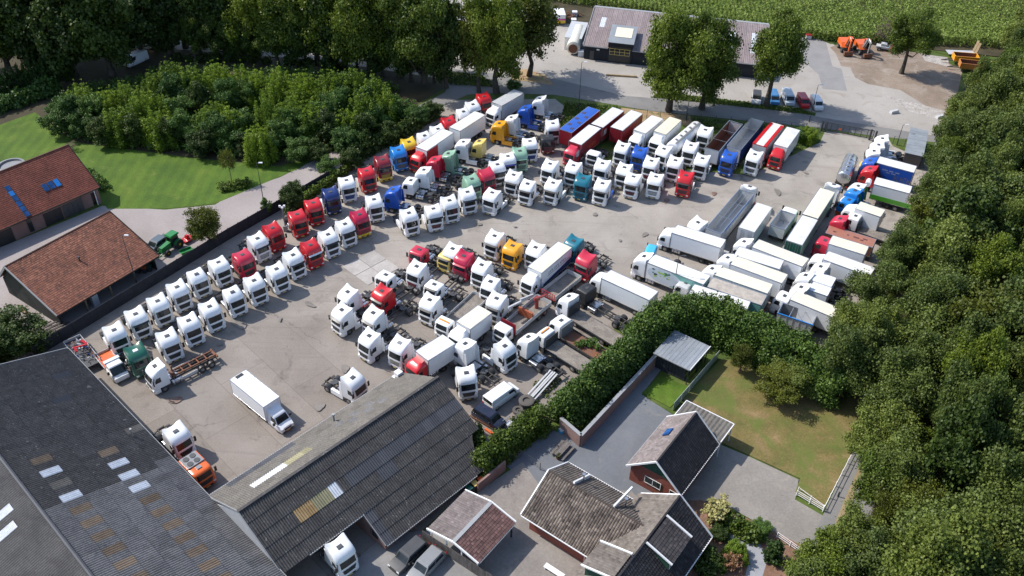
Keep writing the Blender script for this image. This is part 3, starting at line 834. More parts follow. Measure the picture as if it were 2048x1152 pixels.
DIRT = surf('bare_dirt', [(.3, (.19, .145, .11)), (.7, (.29, .23, .18))], .12, fine=3, finew=.5, stains=[(.25, .5, .7, (.34, .30, .26), .7), (.5, .62, .74, (.10, .085, .07), .5)])
SAND = surf('sandy_verge', [(.3, (.30, .20, .11)), (.7, (.42, .30, .18))], .3, fine=5, stains=[(.5, .5, .65, (.10, .12, .03), .7)])
RUBBLE = surf('rubble', [(.3, (.30, .275, .25)), (.7, (.48, .45, .42))], .8, fine=3, finew=.8)
GRASS = surf('verge_grass', [(.3, (.045, .075, .014)), (.55, (.085, .125, .022)), (.75, (.16, .16, .05))], .22, fine=5, finew=.6, bmp=.05)
def mow(nt, co, c):
    w = nt.nodes.new('ShaderNodeTexWave'); w.inputs['Scale'].default_value = .16; w.inputs['Distortion'].default_value = 1.2; w.inputs['Detail'].default_value = 3
    nt.links.new(co, w.inputs['Vector']); return mix(nt, .35, c, ramp(nt, w.outputs['Fac'], [(.3, .72), (.7, 1.1)]), 'MULTIPLY')
LAWN = surf('lawn_grass', [(.3, (.048, .100, .009)), (.55, (.078, .142, .012)), (.75, (.115, .168, .020))], .16, fine=5, finew=.6, extra=mow, stains=[(.35, .60, .75, (.19, .20, .05), .45)], bmp=.03)
DRYLAWN = surf('dry_lawn', [(.3, (.095, .10, .028)), (.5, (.175, .14, .05)), (.7, (.26, .18, .09))], .2, fine=5, finew=.65, stains=[(.18, .50, .66, (.095, .135, .025), .75), (.6, .62, .74, (.30, .19, .11), .6)], bmp=.03)
SOIL = surf('woodland_soil', [(.3, (.035, .032, .018)), (.7, (.08, .065, .035))], .2, fine=3, finew=.5)
PAVER = surf('brick_paving', [(.3, (.27, .238, .228)), (.7, (.35, .312, .298))], .1, fine=4, finew=.25, stains=[(.3, .55, .75, (.26, .21, .18), .4)])
BLUESTONE = surf('house_asphalt', [(.3, (.125, .135, .15)), (.7, (.18, .19, .205))], .15, fine=5, stains=[(.4, .60, .8, (.26, .24, .20), .5)])
DRIVE = surf('drive_asphalt', [(.3, (.20, .185, .165)), (.7, (.29, .27, .245))], .15, fine=4, finew=.35, stains=[(.35, .55, .7, (.35, .31, .26), .5), (.9, .62, .72, (.13, .12, .11), .5)])
COURT = surf('court_paving', [(.3, (.18, .162, .148)), (.7, (.28, .255, .232))], .2, fine=4, finew=.35, stains=[(.7, .6, .72, (.12, .10, .09), .6)])
GRAVEL = surf('blue_gravel', [(.3, (.26, .27, .29)), (.7, (.36, .37, .40))], .5, fine=10, finew=.5)
TRACK = surf('ochre_track', [(.3, (.22, .17, .09)), (.7, (.31, .245, .14))], .5, fine=5)
BARK = surf('bark_mulch', [(.3, (.16, .09, .06)), (.7, (.28, .17, .12))], .6, fine=5, finew=.6)

_layer = [0.0]
def sheet(name, px, mt, kind='structure', z=None, world_pts=None):
    if z is None:
        _layer[0] += .004; z = _layer[0]
    pts = world_pts or [G(x, y, 0) for x, y in px]
    ar = sum(pts[i].x * pts[(i + 1) % len(pts)].y - pts[(i + 1) % len(pts)].x * pts[i].y for i in range(len(pts)))
    if ar < 0: pts = pts[::-1]
    b = B(); b.poly([(p.x, p.y, z) for p in pts])
    return ob(name, b.mesh(name, [mt]), kind=kind)

sheet('ground', None, GRASS, world_pts=[Vector((-4000, -3000, 0)), Vector((4000, -3000, 0)), Vector((4000, 6000, 0)), Vector((-4000, 6000, 0))])
sheet('woodland_floor', [(-700, -60), (905, -60), (905, 168), (840, 205), (640, 330), (560, 345), (180, 300), (90, 240), (-700, 480)], SOIL)
sheet('forest_floor', [(2060, 60), (1990, 120), (1870, 230), (1840, 330), (1760, 470), (1640, 600), (1690, 760), (1735, 860), (1640, 1050), (1600, 1300), (2900, 1300), (3000, 60)], SOIL)
sheet('yard', [(40, 735), (460, 468), (655, 350), (850, 235), (905, 200), (1110, 198), (1128, 212), (1120, 250), (1230, 330), (1500, 350), (1640, 285), (1650, 262), (1745, 276), (1745, 268), (1850, 300), (1880, 380), (1780, 560), (1700, 720), (1240, 640), (1110, 840), (965, 950), (640, 1250), (-300, 1300), (-300, 900)], YARD)
sheet('upper_yard', [(640, -40), (1150, -40), (1150, 40), (1500, 60), (1640, 70), (1690, 105), (1760, 115), (1880, 140), (1915, 190), (1905, 232), (1880, 275), (1640, 248), (1480, 238), (1250, 200), (1110, 165), (900, 160), (800, 145), (640, 120)], PALE)
sheet('back_yard', [(-80, 62), (60, 70), (300, 95), (700, 125), (900, 120), (900, 80), (300, 60), (60, 45), (-80, 40)], PALE)
sheet('patched_lane', [(1598, 62), (1650, 78), (1665, 133), (1683, 138), (1694, 182), (1645, 178), (1638, 150), (1605, 120), (1580, 78)], PATCH)
sheet('dirt_lot', [(1660, 95), (1700, 80), (1800, 100), (1860, 110), (1925, 140), (1905, 235), (1885, 232), (1800, 180), (1735, 168), (1710, 155), (1700, 135), (1682, 132), (1672, 108)], DIRT)
sheet('rubble_strip', [(1770, 190), (1890, 222), (1880, 240), (1812, 222)], RUBBLE)
sheet('rubble_pile', [(1842, 108), (1895, 115), (1900, 135), (1850, 122)], RUBBLE)
sheet('lane', [(600, 372), (650, 330), (700, 290), (830, 215), (890, 185), (900, 158), (760, 130), (700, 118), (700, 108), (790, 125), (950, 143), (1110, 158), (1250, 192), (1400, 204), (1560, 222), (1660, 238), (1870, 272), (2100, 320), (2100, 350), (1840, 300), (1745, 272), (1640, 256), (1440, 236), (1300, 222), (1230, 210), (1110, 190), (1000, 186), (935, 190), (900, 205), (850, 232), (745, 302), (655, 365)], ROAD)
sheet('driveway', [(-40, 720), (-60, 520), (205, 412), (330, 420), (430, 410), (470, 385), (560, 355), (600, 335), (640, 315), (700, 290), (720, 310), (660, 350), (560, 410), (470, 462), (300, 560), (60, 730)], PAVER)
sheet('lawn', [(-200, 330), (-200, 300), (0, 250), (70, 225), (150, 285), (400, 318), (560, 333), (640, 310), (600, 337), (540, 362), (430, 408), (330, 418), (215, 418), (150, 330), (-100, 420)], LAWN)
sheet('grass_strip', [(1115, 262), (1130, 205), (1230, 214), (1440, 242), (1640, 262), (1632, 280), (1600, 300), (1500, 300), (1400, 290), (1230, 330)], GRASS)
sheet('sandy_strip', [(1225, 214), (1380, 232), (1385, 252), (1270, 245), (1225, 232)], SAND)
sheet('roadside_verge', [(1300, 195), (1400, 205), (1560, 222), (1630, 232), (1632, 226), (1600, 218), (1500, 205), (1420, 196), (1330, 186)], GRASS)
sheet('sandy_bank', [(1025, 160), (1070, 165), (1110, 172), (1090, 150), (1050, 138), (1020, 145)], SAND)
sheet('small_verge', [(1775, 275), (1870, 285), (1860, 322), (1830, 312), (1785, 292)], GRASS)
sheet('field_edge', [(1600, 60), (1720, 78), (1880, 100), (2100, 140), (2100, 190), (1980, 165), (1935, 120), (1850, 100), (1760, 90), (1660, 88)], GRASS)
sheet('house_yard', [(1100, 860), (1160, 880), (1312, 712), (1322, 740), (1283, 790), (1345, 830), (1330, 900), (1300, 1000), (1100, 1010), (1010, 930)], BLUESTONE)
sheet('courtyard', [(880, 1090), (960, 980), (1045, 925), (1100, 1000), (1260, 980), (1290, 1010), (1180, 1300), (760, 1300)], COURT)
sheet('front_drive', [(1340, 850), (1440, 890), (1500, 915), (1597, 960), (1590, 1000), (1650, 1035), (1700, 1060), (1620, 1110), (1530, 1055), (1440, 1005), (1340, 1000)], DRIVE)
sheet('garden_lawn', [(1366, 800), (1440, 720), (1560, 720), (1730, 790), (1712, 890), (1646, 1020), (1590, 985), (1600, 958), (1500, 912), (1440, 885), (1400, 845)], DRYLAWN)
sheet('small_lawn', [(1283, 786), (1323, 752), (1378, 775), (1340, 816)], LAWN)
sheet('garden_bed', [(1330, 1010), (1400, 1000), (1500, 1040), (1640, 1110), (1620, 1300), (1300, 1300)], BARK)
sheet('garden_path', [(1420, 1035), (1470, 1065), (1520, 1090), (1535, 1120), (1510, 1200), (1480, 1200), (1500, 1110), (1440, 1075)], GRAVEL)
sheet('side_road', [(1722, 870), (1800, 880), (1760, 1010), (1640, 1250), (1540, 1250), (1646, 1030), (1660, 1000)], ROAD)
sheet('ochre_verge', [(1722, 925), (1732, 928), (1695, 1030), (1675, 1060), (1668, 1050), (1695, 985)], TRACK)
sheet('forecourt', [(560, 1250), (770, 1070), (880, 1060), (960, 1152), (960, 1300), (560, 1300)], surf('forecourt_concrete', [(.3, (.17, .17, .17)), (.7, (.27, .26, .25))], .2, fine=4))

# oil and soil stains with a shape of their own
OIL = surf('oil_stain', [(.3, (.15, .135, .118)), (.7, (.25, .23, .21))], .9, fine=6)
SOILST = surf('reddish_stain', [(.3, (.16, .09, .065)), (.7, (.27, .20, .165))], .9, fine=6)
def stain(px, py, r, mt, el=1.0):
    c = G(px, py); a0 = random.uniform(0, 3.1); q1, q2 = random.uniform(0, 6), random.uniform(0, 6); pts = []
    for k in range(22):
        t = 2 * pi * k / 22; rr = r * (.85 + .16 * sin(2 * t + q1) + .10 * sin(3 * t + q2) + random.uniform(-.02, .02)); x = rr * cos(t) * el; y = rr * sin(t); pts.append(Vector((c.x + x * cos(a0) - y * sin(a0), c.y + x * sin(a0) + y * cos(a0), 0)))
    sheet('stain', None, mt, world_pts=pts)
for px_, py_, r_, m_, e_ in ((1333, 402, .55, SOILST, 1.6), (1428, 388, .5, SOILST, 1.3), (350, 801, .8, SOILST, 1.2), (475, 640, 1.2, OIL, 2.0), (1290, 470, .5, OIL, 1.5), (1240, 482, .35, OIL, 1), (690, 738, .6, OIL, 1.6), (620, 610, .5, OIL, 2),
                             (1610, 345, .4, OIL, 2), (1555, 385, .5, OIL, 3), (440, 690, .4, OIL, 1), (640, 815, .6, OIL, 1.4), (1190, 430, .4, OIL, 1.5), (960, 450, .4, OIL, 1), (760, 700, .8, SOILST, 1.5), (1030, 455, .3, OIL, 1), (560, 640, .3, OIL, 2)):
    stain(px_, py_, r_, m_, e_)
# weighbridge slabs in the open yard
wb_ = thing('weighbridge', 'pale square weighbridge of four flush concrete slabs in the open yard', 'weighbridge', G(742, 535, .02))
o_ = G(742, 535, .02); cm = surf('slab_concrete', [(.3, (.33, .31, .29)), (.7, (.42, .395, .37))], .6, fine=4, ovar=.12)
u_, v_ = uv2(46)
for i in range(4):
    a, c = ((-1.5, 0), (0, 0), (-1.5, -3.1), (0, -3.1))[i]
    b = B(); q = [u_ * (a * 2 + dx) + v_ * (c + dy) for dx, dy in ((.03, .03), (2.95, .03), (2.95, 3.05), (.03, 3.05))]
    b.hexa([(p.x, p.y, 0) for p in q[::-1]], [(p.x, p.y, .05 + .006 * i) for p in q[::-1]])
    ob('concrete_slab', b.mesh('concrete_slab', [cm]), wb_)

# ------------------------------------------------------------------ foliage
def quads_mesh(name, C, Nn, S, tone, mats, asp=1.0):
    """C centres, Nn normals, S half sizes, tone 0..1 per leaf"""
    n = len(C)
    Nn = Nn / (np.linalg.norm(Nn, axis=1, keepdims=True) + 1e-9)
    rv = RNG.normal(size=(n, 3)); T = np.cross(Nn, rv); T /= (np.linalg.norm(T, axis=1, keepdims=True) + 1e-9)
    U = np.cross(Nn, T); s = S[:, None]
    V = np.empty((n, 4, 3)); V[:, 0] = C - T * s; V[:, 1] = C - U * s * asp + Nn * s * .25; V[:, 2] = C + T * s; V[:, 3] = C + U * s * asp + Nn * s * .25
    me = bpy.data.meshes.new(name)
    me.vertices.add(4 * n); me.vertices.foreach_set('co', V.reshape(-1).astype(np.float32))
    me.loops.add(4 * n); me.loops.foreach_set('vertex_index', np.arange(4 * n, dtype=np.int32))
    me.polygons.add(n); me.polygons.foreach_set('loop_start', np.arange(0, 4 * n, 4, dtype=np.int32)); me.polygons.foreach_set('loop_total', np.full(n, 4, dtype=np.int32))
    at = me.attributes.new('tone', 'FLOAT', 'FACE'); at.data.foreach_set('value', np.clip(tone, 0, 1).astype(np.float32))
    for m in mats: me.materials.append(m)
    me.update(); me.validate()
    return me

def blob_leaves(blobs, n, size, up=.25, shell=(.25, 1.12), squash=.85, low=-.7):
    bl = np.array(blobs); w = bl[:, 3] ** 2; w /= w.sum()
    k = RNG.choice(len(bl), n, p=w)
    d = RNG.normal(size=(n, 3)); d[:, 2] += up; d /= np.linalg.norm(d, axis=1, keepdims=True)
    d[:, 2] = np.maximum(d[:, 2], low)
    r = bl[k, 3] * RNG.uniform(shell[0], shell[1], n) * (1 + .16 * RNG.normal(size=n))
    C = bl[k, :3] + d * r[:, None] * np.array([1, 1, squash])
    N = d * .8 + RNG.normal(size=(n, 3)) * .75 + np.array([0, 0, .2])
    S = size * RNG.uniform(.55, 1.25, n)
    bt = RNG.uniform(.12, .5, len(bl))
    tone = bt[k] + RNG.uniform(-.2, .32, n)
    keep = C[:, 2] > .05
    return C[keep], N[keep], S[keep], tone[keep]

def tree_meshes(key, h, r, h0, n, size, leaf, bark, nb=26, rb=.40, shape='round', trunk_r=.28, inner=True, limbs=6):
    """unit trees, shared by every tree of the kind"""
    blobs = []
    hc = (h + h0) / 2; hh = (h - h0) / 2
    if shape in ('round', 'vase'):
        # a handful of big limbs, each carrying its own tufts: an uneven outline with gaps
        nl = 11 if h0 > .5 else 9
        for i in range(nl):
            ph = i * 2.39996 + RNG.uniform(-.5, .5); zz = 1 - 2 * (i + .5) / nl
            rad = sqrt(max(1 - zz * zz * .8, 0)) * RNG.uniform(.45, .74)
            L = np.array([r * rad * cos(ph), r * rad * sin(ph), hc + zz * hh * .66 + RNG.uniform(-.06, .06) * h]); R_ = r * RNG.uniform(.32, .52)
            for j in range(8):
                d = RNG.normal(size=3); d /= np.linalg.norm(d); d[2] *= .8
                q = L + d * R_ * RNG.uniform(.6, 1.0) * np.array([1, 1, hh / r * .8 + .2])
                q[2] = min(max(q[2], h0 * .8), h - r * .08)
                blobs.append((q[0], q[1], q[2], r * RNG.uniform(.11, .25)))
            blobs.append((L[0], L[1], L[2], R_ * .7))
    elif shape == 'plume':
        for i in range(11):
            ph = i * 2.39996; k = r * .82 * sqrt((i + .3) / 11); top = h * (1.0 - .38 * (k / r)) * RNG.uniform(.84, 1.04); x = k * cos(ph); y = k * sin(ph)
            m_ = 9
            for j in range(m_):
                t = j / (m_ - 1); blobs.append((x * (1 - .1 * t) + RNG.normal() * .12, y * (1 - .1 * t) + RNG.normal() * .12, .5 + (top - .5) * t, r * (.27 * (1 - t) ** .6 + .05)))
    else:
      for i in range(nb):
        t = (i + .5) / nb; ph = i * 2.39996 + RNG.uniform(-.4, .4)
        z = 1 - 2 * t
        rad = max(.12, (1 - (z + 1) / 2) ** .8); k = .62 * RNG.uniform(.7, 1.25)
        br = r * rb * RNG.uniform(.5, 1.3) * (.6 if z > .5 else 1)
        blobs.append((r * k * rad * cos(ph), r * k * rad * sin(ph), hc + z * (hh - br * .6), br))
    if inner and shape != 'plume':
        for i in range(4): blobs.append((RNG.normal() * r * .12, RNG.normal() * r * .12, hc + (i - 1.5) * hh * .35, r * .36))
    C, N, S, T = blob_leaves(blobs, n, size)
    cm_ = quads_mesh(key + '_crown', C, N, S, T, [leaf])
    b = B(); z = 0; p = Vector((0, 0, -.1)); rr = trunk_r * 1.35
    top = hc + hh * .35; seg = 5; pts = [p]
    for i in range(seg):
        q = Vector((RNG.normal() * .12, RNG.normal() * .12, top * (i + 1) / seg)); r2 = trunk_r * (1 - .75 * (i + 1) / seg)
        b.tube(pts[-1], q, rr, 8, 0, r2, cap=False); rr = r2; pts.append(q)
    for i in range(limbs):
        a = i * 2.4; s = pts[2 + i % 3] if h0 > 1.5 else pts[1 + i % 3]
        t = Vector((cos(a) * r * .55, sin(a) * r * .55, s.z + hh * RNG.uniform(.3, .7)))
        m_ = (s + t) / 2 + Vector((0, 0, -.15 * r))
        b.tube(s, m_, trunk_r * .38, 6, 0, trunk_r * .25, cap=False); b.tube(m_, t, trunk_r * .25, 6, 0, trunk_r * .08, cap=False)
    return cm_, b.mesh(key + '_trunk', [bark], 60)

BARKM = surf('tree_bark', [(.3, (.05, .04, .03)), (.7, (.12, .10, .08))], 2, world=False, fine=9, finew=.5, bmp=.05)
L_OAK = leafmat('oak_leaves', (0.043, 0.080, 0.012), (0.151, 0.216, 0.024), (0.267, 0.315, 0.041), trans=0.32)
L_OLIVE = leafmat('olive_leaves', (0.054, 0.089, 0.022), (0.160, 0.217, 0.046), (0.290, 0.312, 0.071), trans=0.32)
L_DARK = leafmat('dark_leaves', (0.021, 0.043, 0.011), (0.068, 0.115, 0.019), (0.134, 0.194, 0.030), trans=0.3)
L_YEL = leafmat('yellowing_leaves', (.045, .07, .010), (.13, .155, .02), (.24, .22, .03), trans=.35)
L_BIRCH = leafmat('young_birch_leaves', (0.068, 0.142, 0.013), (0.227, 0.340, 0.030), (0.378, 0.497, 0.055), trans=.4)
L_SHRUB = leafmat('shrub_leaves', (0.034, 0.090, 0.020), (0.111, 0.205, 0.040), (0.206, 0.311, 0.065), trans=0.3)
L_LAUREL = leafmat('laurel_leaves', (0.034, 0.080, 0.013), (0.117, 0.194, 0.029), (0.276, 0.331, 0.070), hue=.1)
L_HEDGE = leafmat('hedge_leaves', (0.035, 0.069, 0.008), (0.120, 0.179, 0.019), (0.220, 0.276, 0.036), hue=.1)
L_CONIF = leafmat('conifer_leaves', (.008, .028, .006), (.040, .085, .012), (.075, .13, .02))
L_CREAM = leafmat('cream_blossom', (.22, .24, .08), (.52, .49, .24), (.80, .77, .55))
L_PINKB = leafmat('pink_blossom', (.12, .10, .04), (.40, .22, .15), (.55, .38, .28))
L_CORN = leafmat('maize_leaves', (.14, .20, .035), (.30, .40, .085), (.50, .56, .20), trans=.45, hue=0)
L_DRY = leafmat('dry_twigs', (.08, .06, .05), (.18, .14, .12), (.26, .22, .18))
L_GRASS = leafmat('long_grass', (.04, .08, .012), (.12, .18, .025), (.24, .24, .07), hue=0)

KIND = {}
def variants(key, k, **kw):
    KIND[key] = [tree_meshes('%s_%d' % (key, i), **kw) for i in range(k)]
variants('oak', 4, h=10, r=5, h0=1.3, n=38000, size=.115, leaf=L_OAK, bark=BARKM, nb=52, rb=.28, trunk_r=.42)
variants('oakh', 2, h=10, r=5, h0=3.1, n=34000, size=.115, leaf=L_OAK, bark=BARKM, nb=52, rb=.28, trunk_r=.40)
variants('wood', 6, h=10, r=4.6, h0=1.5, n=34000, size=.115, leaf=L_OLIVE, bark=BARKM, nb=60, rb=.26, trunk_r=.35)
variants('woody', 3, h=10, r=4.6, h0=1.5, n=34000, size=.115, leaf=L_OAK, bark=BARKM, nb=50, rb=.28, trunk_r=.35)
variants('yel', 2, h=10, r=4.6, h0=2.0, n=17000, size=.13, leaf=L_YEL, bark=BARKM, nb=30, rb=.34, trunk_r=.3)
variants('dark', 4, h=10, r=4.2, h0=1.0, n=26000, size=.16, leaf=L_DARK, bark=BARKM, nb=48, rb=.29, trunk_r=.35)
variants('birch', 4, h=10, r=3.2, h0=.4, n=22000, size=.105, leaf=L_BIRCH, bark=BARKM, nb=34, rb=.30, shape='plume', trunk_r=.14)
variants('shrub', 3, h=10, r=4.2, h0=.3, n=18000, size=.15, leaf=L_SHRUB, bark=BARKM, nb=40, rb=.30, shape='round', trunk_r=.16)
variants('dshrub', 2, h=10, r=4.2, h0=.3, n=16000, size=.15, leaf=L_DARK, bark=BARKM, nb=40, rb=.30, shape='round', trunk_r=.16)
variants('thuja', 2, h=10, r=2.0, h0=.1, n=3500, size=.22, leaf=L_CONIF, bark=BARKM, nb=18, rb=.5, shape='cone', trunk_r=.16, limbs=2)
variants('cream', 1, h=10, r=5.0, h0=.4, n=2600, size=.42, leaf=L_CREAM, bark=BARKM, nb=26, rb=.36, trunk_r=.12)
variants('pinkb', 1, h=10, r=5.0, h0=.4, n=2200, size=.4, leaf=L_PINKB, bark=BARKM, nb=20, rb=.4, trunk_r=.12)
variants('thin', 2, h=10, r=3.4, h0=3.5, n=1500, size=.2, leaf=L_YEL, bark=BARKM, nb=14, rb=.4, trunk_r=.12)
variants('wide', 2, h=10, r=9.5, h0=3.0, n=13000, size=.34, leaf=L_YEL, bark=BARKM, nb=34, rb=.30, trunk_r=.4)
variants('twig', 1, h=10, r=3.0, h0=1.5, n=1600, size=.12, leaf=L_DRY, bark=BARKM, nb=14, rb=.4, trunk_r=.12, limbs=12)
BASER = dict(oak=5, oakh=5, wood=4.6, woody=4.6, yel=4.6, dark=4.2, birch=3.2, shrub=4.2, dshrub=4.2, thuja=2.0, cream=5, pinkb=5, thin=3.4, wide=9.5, twig=3.0)
_ti = {}
def tree(kind, base, h, r, label, cat='tree', group=None, name='tree', rz=None):
    i = _ti.get(kind, 0); _ti[kind] = i + 1
    cm_, tm = KIND[kind][i % len(KIND[kind])]
    a = random.uniform(0, 6.28) if rz is None else rz
    root = thing(name, label, cat, (base.x, base.y, 0), a, group)
    s = (r / BASER[kind], r / BASER[kind], h / 10)
    ob('trunk', tm, root, scale=s); ob('crown', cm_, root, scale=s)
    return root
def treepx(kind, bx, by, topy, r, label, **k):
    b = G(bx, by); return tree(kind, b, solve_h(b, topy), r, label, **k)
def treetop(kind, tx, ty, h, r, label, **k):
    """surveyed by the top of the crown, height h"""
    p = G(tx, ty, h * .93); return tree(kind, Vector((p.x, p.y, 0)), h, r, label, **k)

# roadside trees, upper middle and right
treepx('oak', 1337, 222, 16, 7.2, 'big green roadside tree, left of the pair standing before the dark shed', name='roadside_tree')
treepx('oak', 1403, 218, 30, 6.6, 'dark green roadside tree, right of the pair standing before the dark shed', name='roadside_tree')
treepx('oakh', 1532, 213, 34, 6.6, 'roadside tree shading the row of parked cars by the dark shed', name='roadside_tree')
treepx('oakh', 1802, 147, 26, 5.4, 'lone round tree on the brown dirt lot beside the excavators', name='lone_tree')
treepx('twig', 1760, 92, 34, 2.4, 'bare dead tree at the maize field edge behind the excavators', name='dead_tree')
treepx('yel', 1058, 152, -32, 7.6, 'big roadside tree left of the white tank, rightmost of the lane trees', name='roadside_tree')
treepx('oak', 993, 186, -24, 6.6, 'ivy clad roadside tree behind the red truck at the yard corner', name='roadside_tree')
treepx('yel', 958, 184, 14, 5.6, 'yellowish roadside tree behind the red truck at the yard corner', name='roadside_tree')
treepx('dark', 893, 176, -5, 4.6, 'dark tree at the lane fork, right of the young grove', name='lane_tree')
for i, (bx, by, ty, r, kd) in enumerate([(850, 170, -40, 6.6, 'woody'), (800, 152, -45, 6.4, 'oak'), (742, 150, -60, 6.8, 'oak'), (690, 138, -60, 6.5, 'woody'), (636, 128, -65, 6.5, 'dark'), (590, 124, -70, 6.6, 'woody'), (516, 116, -70, 6.2, 'oak'),
                                    (470, 104, -70, 6.2, 'dark'), (432, 104, -75, 6.4, 'dark'), (372, 96, -80, 6.2, 'dark'), (318, 88, -80, 6.5, 'dark'), (285, 118, -60, 6.6, 'dark'), (226, 150, -45, 6.8, 'dark'),
                                    (150, 150, -55, 6.8, 'dark'), (90, 138, -60, 7, 'dark'), (20, 150, -50, 7.2, 'woody'), (-50, 150, -50, 7.2, 'dark'), (180, 108, -75, 6.8, 'dark'), (50, 95, -85, 6.8, 'woody')]):
    treepx(kd, bx, by, ty, r * 1.12, 'tall dark tree in the shaded row across the top left, %s from the right' % ORD[i], name='tall_tree', group='tall trees across the top left')
for i, (bx, by, ty, r) in enumerate([(345, 108, 20, 4.6), (402, 112, 15, 4.6), (452, 118, 20, 4.6), (498, 124, 22, 4.4), (556, 130, 25, 4.6), (612, 134, 25, 4.6), (664, 140, 30, 4.6), (716, 146, 40, 4.4), (765, 150, 45, 4.4), (822, 160, 50, 4.2), (868, 166, 60, 3.6)]):
    treepx(('dark', 'woody', 'dark')[i % 3], bx, by, ty, r, 'lower bushy tree filling under the tall shaded row, %s from the left' % ORD[i], name='bushy_tree', group='lower trees under the tall shaded row')
# young mixed grove
grove = [(108, 215, 5.0, 3.2, 'shrub'), (150, 160, 6.5, 3.6, 'birch'), (182, 190, 6, 3.2, 'shrub'), (240, 150, 7, 3.4, 'birch'), (222, 205, 6, 3.4, 'birch'), (283, 170, 7, 3.4, 'birch'), (330, 108, 7.5, 3.6, 'birch'), (372, 120, 7.5, 3.3, 'birch'),
         (305, 205, 6.5, 3.4, 'birch'), (345, 150, 7, 3.2, 'shrub'), (425, 112, 7.5, 3.6, 'birch'), (470, 118, 7.5, 3.4, 'birch'), (440, 160, 7.5, 3.0, 'shrub'), (400, 205, 6.5, 3.2, 'birch'), (392, 170, 7, 3.0, 'dshrub'),
         (505, 125, 7.5, 3.2, 'birch'), (552, 122, 7.5, 3.4, 'birch'), (600, 130, 7.5, 3.4, 'birch'), (655, 124, 7.5, 3.4, 'birch'), (700, 122, 7.5, 3.4, 'birch'), (745, 140, 7, 3.4, 'birch'), (522, 178, 7.5, 2.8, 'birch'),
         (575, 180, 7, 3.3, 'birch'), (620, 190, 7, 3.2, 'birch'), (668, 178, 7, 3.2, 'shrub'), (720, 170, 7, 3.4, 'birch'), (610, 235, 5, 2.8, 'shrub'), (560, 235, 5.5, 3.0, 'shrub'), (480, 220, 5.5, 3.2, 'shrub'), (450, 250, 5, 3.0, 'shrub'),
         (660, 225, 6, 3.2, 'dshrub'), (330, 240, 5, 3.0, 'dshrub'), (270, 235, 5, 3.0, 'dshrub'), (195, 240, 4.5, 3.0, 'dshrub'), (535, 270, 4.0, 2.6, 'shrub'), (590, 280, 4.0, 2.6, 'shrub'), (400, 262, 4.5, 2.8, 'dshrub'), (150, 225, 4.5, 2.8, 'shrub'),
         (770, 170, 6, 3.2, 'birch'), (632, 285, 3.6, 2.4, 'dshrub'), (490, 270, 3.6, 2.6, 'dshrub')]
for x_, y_ in ((128, 190), (205, 168), (262, 190), (318, 178), (355, 190), (420, 190), (455, 205), (500, 160), (540, 158), (590, 160), (635, 160), (685, 150), (740, 165), (690, 205), (640, 208), (585, 212), (548, 205), (420, 230), (365, 225), (300, 130), (400, 140), (508, 240)):
    grove.append((x_, y_, 6.2, 3.0, random.choice(('birch', 'birch', 'shrub'))))
def _gr(g): return 'back' if g[1] < 135 else 'second' if g[1] < 170 else 'third' if g[1] < 200 else 'fourth' if g[1] < 230 else 'front'
for rn in ('back', 'second', 'third', 'fourth', 'front'):
    for i, (x, y, h, r, kd) in enumerate(sorted([g for g in grove if _gr(g) == rn])):
        nm = {'birch': 'pale yellow green young tree', 'shrub': 'blue green leafy young tree', 'dshrub': 'low dark bushy young tree'}[kd]
        treetop(kd, x, y, h * (1.4 if kd == 'birch' else 1.15), r * (1.0 if kd == 'birch' else 1.0), '%s, %s from the left in the %s row of the grove' % (nm, ORD[i], rn), name='young_tree', group='young trees of the planted grove')
for i, (x, y, h, r, kd, lb) in enumerate([(690, 255, 5.6, 3.0, 'shrub', 'rounded grey green shrub at the left end of the fence shrubs'), (725, 232, 6, 3.0, 'dshrub', 'dark shrub between two grey green ones along the yard fence'), (752, 205, 6, 3.2, 'shrub', 'tall grey green shrub behind the blue tractor unit'),
                                          (800, 196, 5.5, 3.0, 'shrub', 'pointed grey green shrub above the yellow cab'), (838, 212, 4.2, 2.6, 'shrub', 'shrub beside the lane behind the white cabs'), (866, 206, 3.6, 2.2, 'dshrub', 'small dark shrub at the yard corner by the lane'),
                                          (655, 318, 3.6, 2.0, 'shrub', 'low clipped bush where the brick drive meets the lane'), (700, 300, 4.0, 2.4, 'dshrub', 'dark bush behind the navy tractor unit'), (775, 250, 4, 2.4, 'dshrub', 'dark bush behind the blue and crimson tractor units')]):
    treetop(kd, x, y, h, r, lb, name='shrub', cat='shrub')
treepx('dshrub', 590, 425, 366, 2.6, 'dark round bush at the end of the black fence beside the camera mast', name='bush', cat='shrub')
treepx('shrub', 536, 428, 396, 1.0, 'small pale bush at the foot of the drive lamp post', name='bush', cat='shrub')
treepx('yel', 420, 492, 414, 3.3, 'round yellowish green bush beside the green farm tractor', name='bush', cat='shrub')
treepx('thin', 463, 362, 296, 1.6, 'thin young staked tree in the planting bed by the lawn', name='young_tree')
treepx('twig', 146, 300, 282, 1.1, 'purple brown shrub behind the brick house gable', name='shrub', cat='shrub')
treetop('dshrub', 20, 640, 6, 4.4, 'dark tree beside the timber stack left of the big barn', name='tree')
treetop('dshrub', -30, 660, 6, 4.4, 'dark tree cut by the left picture edge beside the big barn', name='tree')
treetop('wood', 1600, 735, 4.2, 3.9, 'wide feathery tree on the dry garden lawn', name='garden_tree')
treetop('yel', 1558, 752, 4.0, 3.6, 'yellowish feathery tree on the dry garden lawn, left of the wide one', name='garden_tree')
treetop('yel', 1490, 694, 4.6, 1.9, 'small slender tree beside the laurel hedge on the garden lawn', name='garden_tree')
treetop('cream', 1438, 1008, 2.6, 2.0, 'cream flowering shrub beside the front drive', name='flowering_shrub', cat='shrub')
